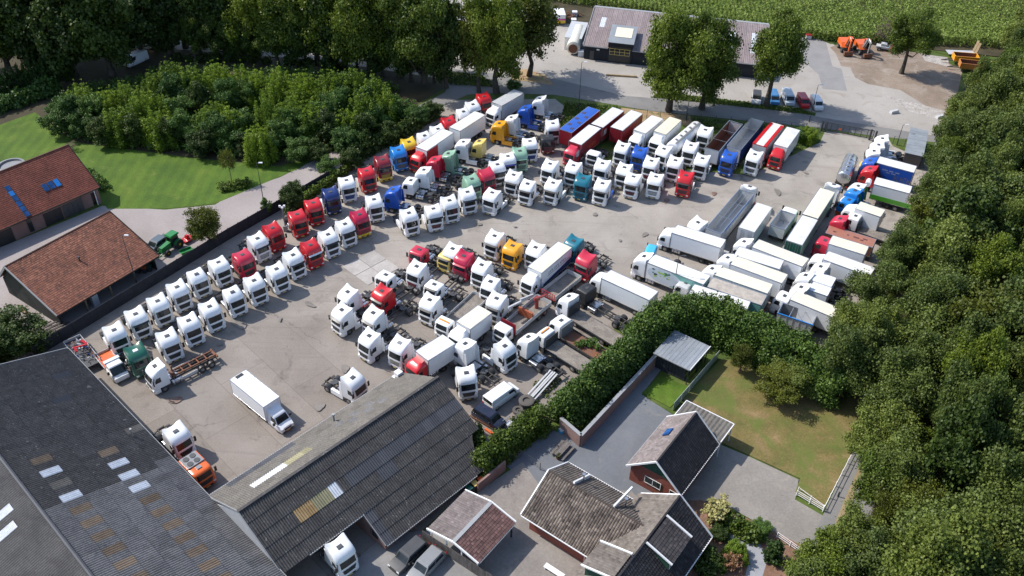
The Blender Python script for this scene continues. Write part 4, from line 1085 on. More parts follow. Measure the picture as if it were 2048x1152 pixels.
treetop('pinkb', 1466, 1112, 2.0, 1.1, 'pinkish flowering shrub in the front garden', name='flowering_shrub', cat='shrub')
treetop('shrub', 1520, 1050, 1.6, 1.5, 'low brown green shrub at the drive edge', name='shrub', cat='shrub')
treetop('birch', 1478, 1088, 2.4, 1.6, 'feathery green shrub in the front garden', name='shrub', cat='shrub')
treetop('thuja', 1556, 1085, 3.4, 1.2, 'dark cone shaped conifer by the front garden path', name='conifer')
treetop('dshrub', 1408, 1100, 1.8, 1.6, 'dark shrub against the house gable', name='shrub', cat='shrub')
treetop('dshrub', 1440, 1060, 1.5, 1.3, 'dark shrub between the cream blossom and the house', name='shrub', cat='shrub')
treepx('shrub', 1030, 180, 160, 1.8, 'small bush on the sandy bank by the lane', name='bush', cat='shrub')
treetop('birch', 1618, 252, 3.2, 2.4, 'bright green bush beside the steel gate', name='bush', cat='shrub')
treetop('shrub', 1592, 258, 2.6, 2.2, 'darker green bush left of the one by the steel gate', name='bush', cat='shrub')
treetop('birch', 1562, 252, 2.0, 1.8, 'low green bush behind the white box trailer', name='bush', cat='shrub')
treetop('birch', 1230, 208, 2.4, 1.6, 'bright green bush at the road edge above the red container', name='bush', cat='shrub')
# undergrowth of the grove and the shaded row
def undergrowth(name, poly, step, h, n, size, leaf, label):
    pts = [G(*p) for p in poly]; xs = [p.x for p in pts]; ys = [p.y for p in pts]; bl = []; o = pts[0]
    y = min(ys)
    while y < max(ys):
        x = min(xs)
        while x < max(xs):
            X = x + random.uniform(-.6, .6); Y_ = y + random.uniform(-.6, .6); ins = False; j = len(pts) - 1
            for i in range(len(pts)):
                if (pts[i].y > Y_) != (pts[j].y > Y_) and X < (pts[j].x - pts[i].x) * (Y_ - pts[i].y) / (pts[j].y - pts[i].y) + pts[i].x: ins = not ins
                j = i
            if ins: bl.append((X - o.x, Y_ - o.y, random.uniform(.3, h * .6), random.uniform(.35, .6) * h))
            x += step
        y += step
    C, N, S, T = blob_leaves(bl, n, size); ob(name, quads_mesh(name, C, N, S, T, [leaf]), None, o, label=label, cat='undergrowth', kind='stuff')
undergrowth('undergrowth', [(100, 240), (150, 285), (400, 312), (545, 325), (640, 300), (760, 220), (800, 180), (720, 150), (330, 145), (140, 190)], 2.0, 2.4, 60000, .17, L_SHRUB, 'dark tangled undergrowth beneath the planted grove')
undergrowth('row_undergrowth', [(330, 122), (560, 136), (700, 150), (700, 138), (560, 124), (400, 108)], 2.6, 2.2, 20000, .2, L_DARK, 'dark undergrowth at the feet of the tall shaded trees')
# conifer screen, far left
for i in range(13):
    x = 6 + i * 11.5; y = 205 - i * 3.6
    treepx('thuja', x, y, y - 62, .95, 'slim dark conifer, %s from the left in the clipped screen at the far left' % ORD[i], name='conifer', group='conifers of the far left screen')

# the wood along the right side
left_edge = [(2030, 70), (1960, 140), (1905, 185), (1868, 250), (1858, 330), (1835, 380), (1790, 450), (1768, 500), (1735, 545), (1660, 600), (1648, 660), (1650, 730), (1735, 790), (1748, 850), (1752, 930), (1775, 985), (1715, 1050), (1650, 1110), (1615, 1180)]
EL = [G(x, y, 8) for x, y in left_edge]
def edge_x(Y):
    for a, b in zip(EL, EL[1:]):
        if b.y <= Y <= a.y: return a.x + (b.x - a.x) * (Y - a.y) / (b.y - a.y)
    return EL[0].x if Y > EL[0].y else EL[-1].x
random.seed(23)
spots = []
Y = EL[0].y + 4
while Y > 36:
    xe = edge_x(Y)
    X = xe + 3.9 + random.uniform(-.7, 1.2) + (1.2 if 70 < Y < 92 else 0); first = True
    xmax = 62 * (Y / 90) ** .9 + 26
    while X < max(xmax, xe + 12):
        spots.append((X + random.uniform(-.9, .9) * (0 if first else 1), Y + random.uniform(-1.2, 1.2), first)); X += random.uniform(5.2, 8.4); first = False
    Y -= random.uniform(4.6, 6.4)
LM = [(0, 'maize field corner'), (130, 'dump trailers'), (200, 'rubble strip'), (255, 'wire mesh verge'), (330, 'roofed container cabin'), (385, 'blue curtain trailer'), (430, 'lime green band'), (480, 'rust red container'), (530, 'stained box roof'),
      (600, 'blue edged open trailer'), (680, 'hedge end'), (760, 'garden tree'), (850, 'lawn corner'), (930, 'side road bend'), (1000, 'rail fence end'), (1060, 'drive mouth'), (1120, 'bottom right corner'), (1250, 'bottom picture edge')]
_rows = {}; _seen = {}
for X, Yy, first in spots:
    if first:
        v = np.array([X, Yy, 8 - CAM_H]); sy = 576 - 1800 * (v @ _u) / (v @ _f)
        nm = min(LM, key=lambda q_: abs(q_[0] - sy))[1]; c_ = _seen.get(nm, 0); _seen[nm] = c_ + 1; k = 0
        tail = nm if c_ == 0 else '%s, %s row below' % (nm, ORD[c_ - 1])
    kd = random.choice(['wood', 'wood', 'wood', 'woody', 'wood', 'dark', 'wood', 'yel' if random.random() < .3 else 'wood'])
    h = random.uniform(8, 13) if first else random.uniform(10, 17.5)
    r = random.uniform(3.4, 4.8) if first else random.uniform(3.8, 6.6)
    if first and Yy < 62: h *= .8
    k += 1
    tree(kd, Vector((X, Yy, 0)), h, r, 'wood tree %s level with the %s' % ('at the wood edge' if first else ORD[min(k, 19)] + ' crown in', tail), name='forest_tree', group='edge trees of the right wood' if first else 'inner trees of the right wood')
for x_, y_, h_, r_, kd, lb in ((1782, 835, 9, 4.2, 'wood', 'olive green tree overhanging the upper end of the side road'), (1795, 915, 9.5, 4.2, 'woody', 'tree overhanging the middle of the side road'), (1722, 1045, 8.5, 3.7, 'wood', 'low tree covering the foot of the ochre strip'),
                                (1668, 1095, 8.5, 3.8, 'woody', 'green tree hanging over the drive entrance, bottom'), (1640, 1150, 8, 3.8, 'wood', 'tree at the bottom picture edge right of the cone conifer')):
    treetop(kd, x_, y_, h_, r_, lb, name='forest_tree')
treetop('yel', 1850, 985, 9.5, 3.4, 'bright yellow green tree in the wood, nearest the side road', name='forest_tree')
treetop('yel', 1800, 1000, 8.5, 3.0, 'smaller yellow green tree in the wood beside the side road', name='forest_tree')
treetop('yel', 1880, 408, 11, 3.2, 'yellow topped tree among the wood level with the blue trailer', name='forest_tree')

# ------------------------------------------------------------------ hedges
def hedge(name, path, w, h, n, size, leaf, label, zt=None, squash=1.0, br=1.0, col=None):
    pts = [G(x, y, z) for x, y, z in path]; blobs = []
    o = Vector((pts[0].x, pts[0].y, 0))
    for a, b in zip(pts, pts[1:]):
        L = (Vector((b.x, b.y, 0)) - Vector((a.x, a.y, 0))).length; k = max(1, int(L / (.55 * br)))
        d = Vector((b.x - a.x, b.y - a.y, 0)).normalized(); nn = Vector((-d.y, d.x, 0))
        for i in range(k):
            p = a.lerp(b, i / k)
            nl = max(2, int(h / (1.1 * br)) + 1)
            for j in range(nl):
                z = br * .5 + (h - br) * j / (nl - 1)
                for s in ((-1, 1) if j < nl - 1 else (-.8, 0, .8)):
                    off = s * (w / 2 - br * .7) * (1 - .12 * j)
                    q = Vector((p.x, p.y, 0)) + nn * off
                    blobs.append((q.x - o.x + random.uniform(-.25, .25), q.y - o.y + random.uniform(-.35, .35), z + random.uniform(-.3, .3) + (random.choice((0, 0, .35, .7)) if j == nl - 1 else 0) * br, br * random.uniform(.45, 1.15)))
    C, N, S, T = blob_leaves(blobs, n, size, up=.4, shell=(.6, 1.12), low=-.4, squash=squash)
    me = quads_mesh(name, C, N, S, T, [leaf])
    root = thing(name, label, 'hedge', o)
    ob('foliage', me, root)
    st = B()
    for a, b in zip(pts, pts[1:]):
        L = (b - a).length; k = max(1, int(L / 1.2))
        for i in range(k):
            p = a.lerp(b, (i + .5) / k); st.tube((p.x - o.x, p.y - o.y, 0), (p.x - o.x + random.uniform(-.3, .3), p.y - o.y + random.uniform(-.3, .3), h * .8), .07, 5)
    ob('stem', st.mesh('stem', [BARKM]), root)
    return root
hedge('laurel_hedge', [(1128, 812, 3.0), (1205, 742, 3.4), (1262, 690, 3.6), (1292, 650, 4.0)], 4.1, 3.8, 60000, .145, L_LAUREL, 'broad glossy laurel hedge above the brick wall, lower left stretch', br=1.1)
hedge('laurel_hedge', [(1292, 652, 4.0), (1340, 618, 4.2), (1400, 615, 4.2), (1460, 632, 4.2), (1520, 660, 4.2), (1590, 690, 4.2), (1650, 735, 3.8), (1700, 770, 3.6)], 5.6, 5.0, 90000, .145, L_LAUREL, 'tall glossy laurel hedge curving behind the small metal roofed shed', br=1.2)
hedge('clipped_hedge', [(958, 925, 2.0), (1030, 868, 2.0), (1090, 826, 2.2)], 2.8, 2.6, 26000, .12, L_HEDGE, 'bright green clipped hedge beside the grey barn end', br=.8)
hedge('ivy', [(955, 870, 1.2), (962, 905, 1.2)], 1.2, 2.0, 2600, .16, L_HEDGE, 'loose climbing plant growing at the grey barn corner', br=.6)
hedge('field_hedge', [(-60, 225, 1.0), (20, 203, 1.0), (75, 186, 1.0), (110, 170, 1.0)], 3.6, 2.0, 9000, .24, L_SHRUB, 'rough low hedge between the far left lawn and the conifers', br=.9)
hedge('low_hedge', [(612, 395, .6), (650, 372, .6), (700, 330, .8)], 1.2, 1.2, 3000, .16, L_HEDGE, 'low green hedge between the lane and the left truck row', br=.6)
hedge('lane_hedge', [(700, 315, 1.0), (800, 265, 1.2), (868, 222, 1.2)], 2.6, 2.2, 9000, .2, L_DARK, 'dark hedge between the lane and the left truck row', br=.8)
hedge('flower_bed', [(440, 378, .3), (470, 372, .3), (500, 366, .3)], 2.2, .7, 2600, .13, L_HEDGE, 'low green planting bed in the lawn corner by the brick drive', br=.4)
hedge('flower_bed', [(178, 345, .3), (196, 362, .3), (214, 378, .3)], 1.8, .8, 2000, .13, L_SHRUB, 'low planting bed beside the brick house gable', br=.4)
hedge('border_shrubs', [(1440, 1030, .5), (1490, 1062, .5), (1525, 1075, .5)], 2.2, 1.1, 3600, .15, L_HEDGE, 'border of low shrubs along the front drive', br=.5)
hedge('border_shrubs', [(1380, 1080, .5), (1400, 1120, .5), (1440, 1150, .5)], 3.0, 1.3, 4600, .15, L_DARK, 'dark border shrubs at the right foot of the house', br=.6)

# maize field and rough grass
def field():
    P = []; rng = RNG
    a = G(1080, 8); c = G(1640, 62); d = G(2120, 108)
    n = 30000
    u = rng.uniform(0, 1, n); X = a.x + (d.x + 60 - a.x) * u
    yb = np.interp(X, [a.x, c.x, d.x, d.x + 80], [a.y + 2, c.y - 6, d.y + 1, d.y - 10])
    Y = yb + rng.exponential(1, n) * 22; Y = np.minimum(Y, yb + 95)
    row = .95; dirx, diry = cos(RAD(83)), sin(RAD(83))
    s = X * diry - Y * dirx; t = X * dirx + Y * diry; s = np.round(s / row) * row + rng.normal(size=n) * .06
    X = s * diry + t * dirx; Y = -s * dirx + t * diry
    keep = ~((X > 13) & (X < 56) & (Y < 199)); X = X[keep]; Y = Y[keep]; n = len(X)
    C = []; N = []; S = []; T = []
    for k in range(5):
        z = [.5, 1.0, 1.5, 2.0, 2.35][k]
        C.append(np.stack([X + rng.normal(size=n) * .18, Y + rng.normal(size=n) * .18, z + rng.uniform(-.2, .2, n)], 1))
        N.append(rng.normal(size=(n, 3)) * .6 + np.array([0, -.4, .6])); S.append(rng.uniform(.2, .42, n)); T.append(rng.uniform(.05, .6, n) + (.3 if k == 4 else 0))
    me = quads_mesh('maize_plants', np.concatenate(C), np.concatenate(N), np.concatenate(S), np.concatenate(T), [L_CORN], asp=.35)
    ob('maize_field', me, None, None, label='field of tall green maize behind the dark shed and dirt lot', cat='maize', kind='stuff')
field()
sheet('field_soil', None, SOIL, world_pts=[Vector((8, 201, 0)), Vector((60, 197, 0)), Vector((140, 181, 0)), Vector((400, 155, 0)), Vector((400, 500, 0)), Vector((-30, 500, 0))])
def tufts(name, polys, n, size, leaf, label):
    from mathutils.geometry import intersect_point_line
    C = []; per = n // len(polys)
    for poly in polys:
        pts = [G(*p) for p in poly]; xs = [p.x for p in pts]; ys = [p.y for p in pts]; got = 0; it = 0
        while got < per and it < per * 8:
            it += 1; x = random.uniform(min(xs), max(xs)); y = random.uniform(min(ys), max(ys)); ins = False; j = len(pts) - 1
            for i in range(len(pts)):
                if (pts[i].y > y) != (pts[j].y > y) and x < (pts[j].x - pts[i].x) * (y - pts[i].y) / (pts[j].y - pts[i].y) + pts[i].x: ins = not ins
                j = i
            if ins: C.append((x, y, random.uniform(.05, .35))); got += 1
    C = np.array(C); m = len(C)
    me = quads_mesh(name, C, RNG.normal(size=(m, 3)) * np.array([1, 1, .3]) + np.array([0, -.3, .4]), RNG.uniform(.5, 1.3, m) * size, RNG.uniform(0, 1, m) ** 1.3, [leaf], asp=.6)
    ob(name, me, label=label, cat='grass', kind='stuff')
tufts('rough_grass', [[(1115, 262), (1130, 205), (1230, 214), (1240, 235), (1180, 240)], [(1380, 236), (1640, 262), (1600, 300), (1420, 270)], [(1300, 195), (1560, 222), (1630, 232), (1600, 218), (1330, 186)], [(1600, 62), (1720, 80), (1700, 88), (1640, 80)],
                      [(1880, 100), (2080, 140), (2020, 190), (1940, 120)], [(900, 170), (1000, 175), (960, 150), (860, 140)]], 15000, .2, L_GRASS, 'rough long grass on the verges round the yard')
# ------------------------------------------------------------------ buildings
BRICKP = surf('pink_brick', [(.3, (.20, .125, .11)), (.7, (.27, .18, .16))], .4, world=False, fine=7, finew=.4)
BRICKR = surf('red_brick', [(.3, (.20, .062, .045)), (.7, (.28, .095, .068))], .5, world=False, fine=7, finew=.45)
BLACKW = surf('black_boards', [(.3, (.018, .02, .026)), (.7, (.035, .037, .045))], .6, world=False, fine=6)
DARKW = surf('tarred_boards', [(.3, (.014, .016, .014)), (.7, (.04, .042, .036))], .6, world=False, fine=6)
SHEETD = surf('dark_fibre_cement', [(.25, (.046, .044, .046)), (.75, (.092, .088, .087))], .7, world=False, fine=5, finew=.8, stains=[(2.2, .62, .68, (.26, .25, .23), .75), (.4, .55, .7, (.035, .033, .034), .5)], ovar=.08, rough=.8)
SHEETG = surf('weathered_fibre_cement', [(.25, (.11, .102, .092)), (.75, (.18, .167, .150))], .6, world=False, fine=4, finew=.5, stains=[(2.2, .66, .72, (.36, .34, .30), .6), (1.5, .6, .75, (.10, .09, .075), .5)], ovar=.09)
SHEETM = surf('mossy_fibre_cement', [(.25, (.105, .105, .11)), (.75, (.20, .195, .195))], .8, world=False, fine=7, finew=.8, stains=[(7.0, .6, .7, (.30, .29, .28), .6), (2.0, .6, .72, (.05, .05, .05), .5)], ovar=.14)
SHEETK = surf('grimy_fibre_cement', [(.25, (.045, .045, .048)), (.75, (.10, .098, .096))], .4, world=False, fine=6, finew=.8, stains=[(.25, .5, .7, (.035, .034, .036), .7)])
SHEETN = surf('new_slate_sheet', [(.3, (.055, .058, .07)), (.7, (.075, .078, .09))], .4, world=False, ovar=.1, rough=.6)
SKYL = paint((.62, .65, .70), .3, dirt=.3, name='skylight_sheet', coat=.2)
SKYB_ = surf('aged_skylight', [(.3, (.145, .105, .075)), (.7, (.215, .165, .12))], .8, world=False, ovar=.2)
SKYY = surf('amber_skylight', [(.3, (.20, .13, .06)), (.7, (.31, .22, .115))], .8, world=False, ovar=.25)
SKYG = surf('greenish_skylight', [(.3, (.24, .225, .14)), (.7, (.32, .30, .19))], .8, world=False, ovar=.2)
def tilemat(name, a, b_, c):
    m, nt, bs = _nt(name)
    at = nt.nodes.new('ShaderNodeAttribute'); at.attribute_name = 'tone'
    col = ramp(nt, at.outputs['Fac'], [(0, a), (.5, b_), (1, c)])
    co = _coord(nt); col = mix(nt, .6, col, ramp(nt, noise(nt, co, .5, 5), [(.3, .55), (.7, 1.25)]), 'MULTIPLY')
    nt.links.new(col, bs.inputs['Base Color']); bs.inputs['Roughness'].default_value = .8; bs.inputs['Specular IOR Level'].default_value = .3
    return m
TILE_R = tilemat('red_clay_tiles', (.105, .050, .038), (.195, .078, .050), (.29, .125, .08))
TILE_D = tilemat('dark_clay_tiles', (.14, .045, .032), (.19, .058, .038), (.23, .075, .05))
TILE_B = tilemat('brown_concrete_tiles', (.060, .048, .042), (.13, .105, .088), (.24, .20, .165))
TILE_G = tilemat('grey_brown_tiles', (.10, .084, .074), (.15, .128, .11), (.20, .175, .155))
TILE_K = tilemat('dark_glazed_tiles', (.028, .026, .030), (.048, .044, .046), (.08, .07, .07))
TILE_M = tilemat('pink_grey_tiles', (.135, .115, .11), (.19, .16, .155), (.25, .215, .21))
TILE_W = tilemat('wine_tiles', (.075, .040, .038), (.13, .072, .066), (.19, .11, .098))
WTRIM = paint((.80, .80, .80), .5, dirt=.12, name='white_trim', coat=0)
GUTTER = paint((.30, .31, .32), .5, dirt=.2, name='zinc_gutter', coat=0)
GREENB = surf('green_boards', [(.3, (.02, .06, .04)), (.7, (.03, .085, .06))], 1, world=False)
WINF = paint((.62, .62, .60), .4, dirt=.1, name='window_frame', coat=0)
TIMBER = surf('bare_timber', [(.3, (.24, .17, .10)), (.7, (.38, .28, .17))], 1.5, world=False)
FENCEW = surf('grey_fence_wood', [(.3, (.09, .08, .075)), (.7, (.17, .15, .14))], 1.2, world=False, ovar=.2)
METALR = surf('grey_metal_roof', [(.3, (.20, .22, .245)), (.7, (.28, .305, .33))], .4, world=False, rough=.45, ovar=.08)
SHEDR = surf('brown_grey_roof', [(.3, (.20, .165, .165)), (.7, (.29, .24, .24))], .3, world=False, fine=3, finew=.5, ovar=.1)

class Frame:
    """local axes: s along the ridge, t across it (to the right of s), z up; root object sits at o"""
    def __init__(s, o, ang): s.o = Vector((o[0], o[1], 0)); s.a = ang; s.s, s.t = uv2(ang)
def building(name, label, o, ang, cat='building'):
    # object axes: x = s direction, y = left of it, so t = -y
    return thing(name, label, cat, (o[0], o[1], 0), RAD(ang))

def slope_pts(P0, P1, Q0):
    """ridge start, ridge end, eave start -> unit vectors"""
    P0, P1, Q0 = Vector(P0), Vector(P1), Vector(Q0)
    return P0, (P1 - P0).normalized(), (Q0 - P0).normalized(), (P1 - P0).length, (Q0 - P0).length

def sheet_roof(root, P0, P1, Q0, sw, sd, pick, smin=None, smax=None, amp=.05, waves=4, limit=300, skip=None):
    """corrugated sheets, each its own object; pick(i,j,s,d)->material"""
    o, u, v, L, D = slope_pts(P0, P1, Q0); n = u.cross(v)
    if n.z < 0: n = -n
    ns = max(1, round(L / sw)); nd = max(1, round(D / sd)); sw = L / ns; sd = D / nd; count = 0
    rest = B(); restm = None
    key = ('sheet', round(sw, 3), round(sd, 3), round(u.x, 4), round(u.y, 4), round(v.z, 4), round(v.x, 3), amp)
    def make(fs):
        b = B(); K = waves * 2
        rows = []
        for jd in (0, 1):
            row = []
            for k in range(K + 1):
                s_ = sw * k / K; d_ = sd * jd + (.06 if jd else 0)
                s2, = (fs(s_, d_),) if fs else (s_,)
                p = u * s2 + v * d_ + n * (amp * (1 if k % 2 else -1) + (.055 if jd else .0))
                row.append(p)
            rows.append(row)
        b.grid(rows)
        e = rows[1]; b.grid([e, [p - n * .05 for p in e]])
        # underside
        b.grid([[p - n * .05 for p in rows[1]], [p - n * .03 for p in rows[0]]])
        return b.mesh('roof_sheet', [SHEETD])
    for i in range(ns):
        for j in range(nd):
            s0, d0 = i * sw, j * sd
            lo = smin(d0 + sd / 2) if smin else 0; hi = smax(d0 + sd / 2) if smax else L
            if s0 + sw < min(lo, (smin(d0) if smin else 0), (smin(d0 + sd) if smin else 0)) or s0 > max(hi, smax(d0) if smax else L, smax(d0 + sd) if smax else L): continue
            if skip and skip(i, j, s0 + sw / 2, d0 + sd / 2): continue
            clip = (smin and s0 < max(smin(d0), smin(d0 + sd))) or (smax and s0 + sw > min(smax(d0), smax(d0 + sd)))
            if clip:
                def fs(s_, d_, s0=s0, d0=d0):
                    a = s0 + s_; dd = min(d0 + d_, D)
                    if smin: a = max(a, smin(dd))
                    if smax: a = min(a, smax(dd))
                    return a - s0
                me = make(fs)
            else: me = cached(key, lambda: make(None))
            ob('roof_sheet', me, root, o + u * s0 + v * d0, 0, [pick(i, j, s0 + sw / 2, d0 + sd / 2)])
            count += 1
    return count

def tile_roof(root, P0, P1, Q0, tw, td, mt, smin=None, smax=None, h=.05, name='roof_tiles', tone=None):
    """rounded roof tiles laid in overlapping courses, joined into one part"""
    o, u, v, L, D = slope_pts(P0, P1, Q0); n = u.cross(v)
    if n.z < 0: n = -n
    ns = max(1, round(L / tw)); nd = max(1, round(D / td)); tw = L / ns; td = D / nd
    V = []; F = []; T = []
    for j in range(nd):
        d0 = j * td; d1 = d0 + td + .04
        for i in range(ns):
            s0 = i * tw; s1 = s0 + tw; dm = min(d0 + td / 2, D)
            lo = smin(dm) if smin else 0; hi = smax(dm) if smax else L
            if s0 + tw / 2 < lo or s0 + tw / 2 > hi: continue
            k = len(V); up0 = .01; up1 = .045
            for d_, up in ((d0, up0), (d1, up1)):
                for q, hh in ((0, 0), (.35, h), (.7, h * .7), (1.0, 0)):
                    V.append(tuple(o + u * (s0 + tw * q) + v * d_ + n * (up + hh)))
            for q in range(3): F.append((k + q, k + q + 1, k + 5 + q, k + 4 + q))
            kk = len(V); e = V[k + 4:k + 8]
            V += [tuple(Vector(p) - n * .04) for p in e]
            for q in range(3): F.append((k + 4 + q, k + 5 + q, kk + q + 1, kk + q))
            t = tone(s0 / L, d0 / D) if tone else .5
            T += [min(max(random.gauss(t, .22), 0), 1)] * 6
    me = bpy.data.meshes.new(name); me.from_pydata(V, [], F); me.materials.append(mt)
    at = me.attributes.new('tone', 'FLOAT', 'FACE'); at.data.foreach_set('value', T); me.update()
    return ob(name, me, root, kind='stuff')

def slab(root, name, pts, th, mt, up=0):
    """solid plate: pts in order, thickness th downwards"""
    b = B(); P = [Vector(p) + Vector((0, 0, up)) for p in pts]; m = len(P)
    lo = [p - Vector((0, 0, th)) for p in P]
    b.add(P + lo, [tuple(range(m)), tuple(range(m, 2 * m))[::-1]] + [(k, m + k, m + (k + 1) % m, (k + 1) % m) for k in range(m)])
    return ob(name, b.mesh(name, [mt]), root)
def board(root, name, p, q, w, h, mt):
    b = B(); b.beam(p, q, w, h); return ob(name, b.mesh(name, [mt]), root)
def prism_walls(root, pts, mt, name='wall'):
    """pts: list of (x,y,ztop) around the plan; one wall object"""
    b = B(); m = len(pts)
    vs = [(x, y, 0) for x, y, z in pts] + [(x, y, z) for x, y, z in pts]
    b.add(vs, [(k, (k + 1) % m, m + (k + 1) % m, m + k) for k in range(m)])
    return ob(name, b.mesh(name, [mt]), root)
def window(root, a, b_, z0, z1, out, nx=2, ny=1, frame=WINF, name='window', proud=.05, gl=GLASS):
    """a,b: ends along wall (x,y); out = outward unit (x,y)"""
    A = Vector((*a, 0)); Bv = Vector((*b_, 0)); o = Vector((*out, 0)); d = (Bv - A)
    f = B(); t = .07; L = d.length; d = d.normalized()
    def bar(s0, s1, za, zb, pr=proud):
        p0 = A + d * s0; p1 = A + d * s1
        f.hexa([p0 + Vector((0, 0, za)), p1 + Vector((0, 0, za)), p1 + o * pr + Vector((0, 0, za)), p0 + o * pr + Vector((0, 0, za))],
               [p0 + Vector((0, 0, zb)), p1 + Vector((0, 0, zb)), p1 + o * pr + Vector((0, 0, zb)), p0 + o * pr + Vector((0, 0, zb))])
    bar(0, L, z0, z0 + t); bar(0, L, z1 - t, z1)
    for k in range(nx + 1):
        s = (L - t) * k / nx; bar(s, s + t, z0 + t + .002, z1 - t - .002, proud * .95)
    for k in range(1, ny): z = z0 + (z1 - z0) * k / ny; bar(t, L - t, z - t / 2, z + t / 2, proud * .85)
    w = ob(name, f.mesh(name, [frame]), root)
    for k in range(nx):
        g = B(); s0 = t + (L - t) * k / nx; s1 = (L - t) * (k + 1) / nx; p0 = A + d * s0 + o * .02; p1 = A + d * s1 + o * .02
        g.poly([p0 + Vector((0, 0, z0 + t)), p1 + Vector((0, 0, z0 + t)), p1 + Vector((0, 0, z1 - t)), p0 + Vector((0, 0, z1 - t))])
        ob('pane', g.mesh('pane', [gl]), w)
    return w
def door(root, a, b_, z1, out, mt, name='door', z0=.02, proud=.04, panels=1):
    A = Vector((*a, 0)); Bv = Vector((*b_, 0)); o = Vector((*out, 0)) * proud
    for k in range(panels):
        p = A.lerp(Bv, k / panels + (.01 if k else 0)); q = A.lerp(Bv, (k + 1) / panels)
        b = B(); b.hexa([p - o + Vector((0, 0, z0)), q - o + Vector((0, 0, z0)), q + o + Vector((0, 0, z0)), p + o + Vector((0, 0, z0))], [p - o + Vector((0, 0, z1)), q - o + Vector((0, 0, z1)), q + o + Vector((0, 0, z1)), p + o + Vector((0, 0, z1))])
        ob(name, b.mesh(name, [mt]), root)

# local helper: (s,t) plan coordinates -> object coordinates (x=s, y=-t)
def st(s, t, z=0): return (s, -t, z)

# --- middle barn (weathered upper slope, dark lower slope)
o = (-27.23, 56.49)
bn = building('grey_barn', 'long gabled barn with a weathered and a dark corrugated roof slope, bottom centre', o, 46.9)
Lr = 27.2; zr, ze = 7.5, 3.5
sl = (zr - ze) / 7.05
def zt(t): return zr - sl * t
prism_walls(bn, [st(.3, -6.7, 3.45), st(Lr - .3, -6.7, 3.45), st(Lr - .3, 0, 7.2), st(Lr - .2, 4.9, 4.5), st(23.6, 9.6, 1.9), st(10.4, 9.9, 1.75), st(10.3, 6.4, 3.6), st(10.3, 0.5, 7.0), st(.3, .5, 7.0)], BRICKP)
w2 = B()
for s_, t0, t1 in ((.35, 0.5, 6.4),): w2.add([st(s_, t0, 0), st(s_, t1, 0), st(s_, t1, zt(t1) - .2), st(s_, t0, zt(t0) - .2)], [(0, 1, 2, 3)])
w2.box(.3, .5, -6.4, 6.6, 0, 2.9); ob('side_wall', w2.mesh('side_wall', [BRICKP]), bn)
gw = B(); gw.hexa([st(-.05, -7.0, 2.6), st(-.05, 7, 2.6), st(.1, 7, 2.6), st(.1, -7, 2.6)], [st(-.05, -.1, 7.35), st(-.05, .1, 7.35), st(.1, .1, 7.35), st(.1, -.1, 7.35)])
ob('gable_cladding', gw.mesh('gable_cladding', [LGREY]), bn)
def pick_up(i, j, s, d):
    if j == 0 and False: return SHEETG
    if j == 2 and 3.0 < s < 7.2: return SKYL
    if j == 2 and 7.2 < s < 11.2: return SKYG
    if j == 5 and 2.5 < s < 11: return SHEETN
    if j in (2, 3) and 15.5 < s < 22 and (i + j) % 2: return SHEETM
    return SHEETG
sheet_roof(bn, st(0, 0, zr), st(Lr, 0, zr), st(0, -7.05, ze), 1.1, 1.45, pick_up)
D1 = sqrt(6.75 ** 2 + (sl * 6.75) ** 2); q = D1 / 6.75
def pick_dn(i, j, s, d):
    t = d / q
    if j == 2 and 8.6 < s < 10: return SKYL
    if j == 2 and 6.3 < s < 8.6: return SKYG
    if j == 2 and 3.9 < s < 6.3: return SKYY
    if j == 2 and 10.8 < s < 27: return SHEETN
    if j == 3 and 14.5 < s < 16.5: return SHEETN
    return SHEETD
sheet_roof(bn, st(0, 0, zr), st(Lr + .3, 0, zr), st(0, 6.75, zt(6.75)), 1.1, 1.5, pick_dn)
# lower extension beyond the break
def smx(d):
    t = 6.75 + d / q; return 27.5 - 10.2 if t > 10.3 else (27.0 - (t - 5.5) * .62) - 10.3
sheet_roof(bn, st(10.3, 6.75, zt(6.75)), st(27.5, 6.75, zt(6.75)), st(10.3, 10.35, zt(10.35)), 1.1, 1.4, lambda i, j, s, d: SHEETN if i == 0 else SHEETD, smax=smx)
board(bn, 'ridge_cap', st(-.1, 0, zr + .05), st(Lr + .2, 0, zr + .05), .35, .07, SHEETD)
board(bn, 'gutter', st(3.2, 6.85, zt(6.75) - .08), st(10.3, 6.85, zt(6.75) - .08), .12, .12, GUTTER)
board(bn, 'gutter', st(10.3, 10.45, zt(10.35) - .08), st(23.6, 10.45, zt(10.35) - .08), .12, .12, GUTTER)
board(bn, 'gutter', st(0, -7.15, ze - .05), st(Lr, -7.15, ze - .05), .12, .12, GUTTER)
board(bn, 'bargeboard', st(-.08, 0, zr - .02), st(-.08, -7.05, ze - .02), .06, .22, GUTTER)
board(bn, 'bargeboard', st(-.08, 0, zr - .02), st(-.08, 6.75, zt(6.75) - .02), .06, .22, GUTTER)
board(bn, 'bargeboard', st(10.2, 6.75, zt(6.75)), st(10.2, 10.35, zt(10.35)), .06, .2, GUTTER)
window(bn, st(10.36, 7.6)[:2], st(10.36, 8.8)[:2], 1.0, 2.1, (-1, 0), 1, 1, BLACKW)
p_ = B(); p_.tube(st(15.9, -5.6, 4.0), st(15.9, -5.6, 5.3), .12, 10); p_.tube(st(15.9, -5.6, 5.3), st(15.9, -5.6, 5.5), .2, 10); ob('roof_vent', p_.mesh('roof_vent', [GUTTER]), bn)
p_ = B(); p_.box(26.0, 26.8, 6.0, 6.8, 3.7, 4.6); p_.box(25.8, 27, 5.8, 7, 3.6, 3.8); ob('chimney', p_.mesh('chimney', [WHITE]), bn)

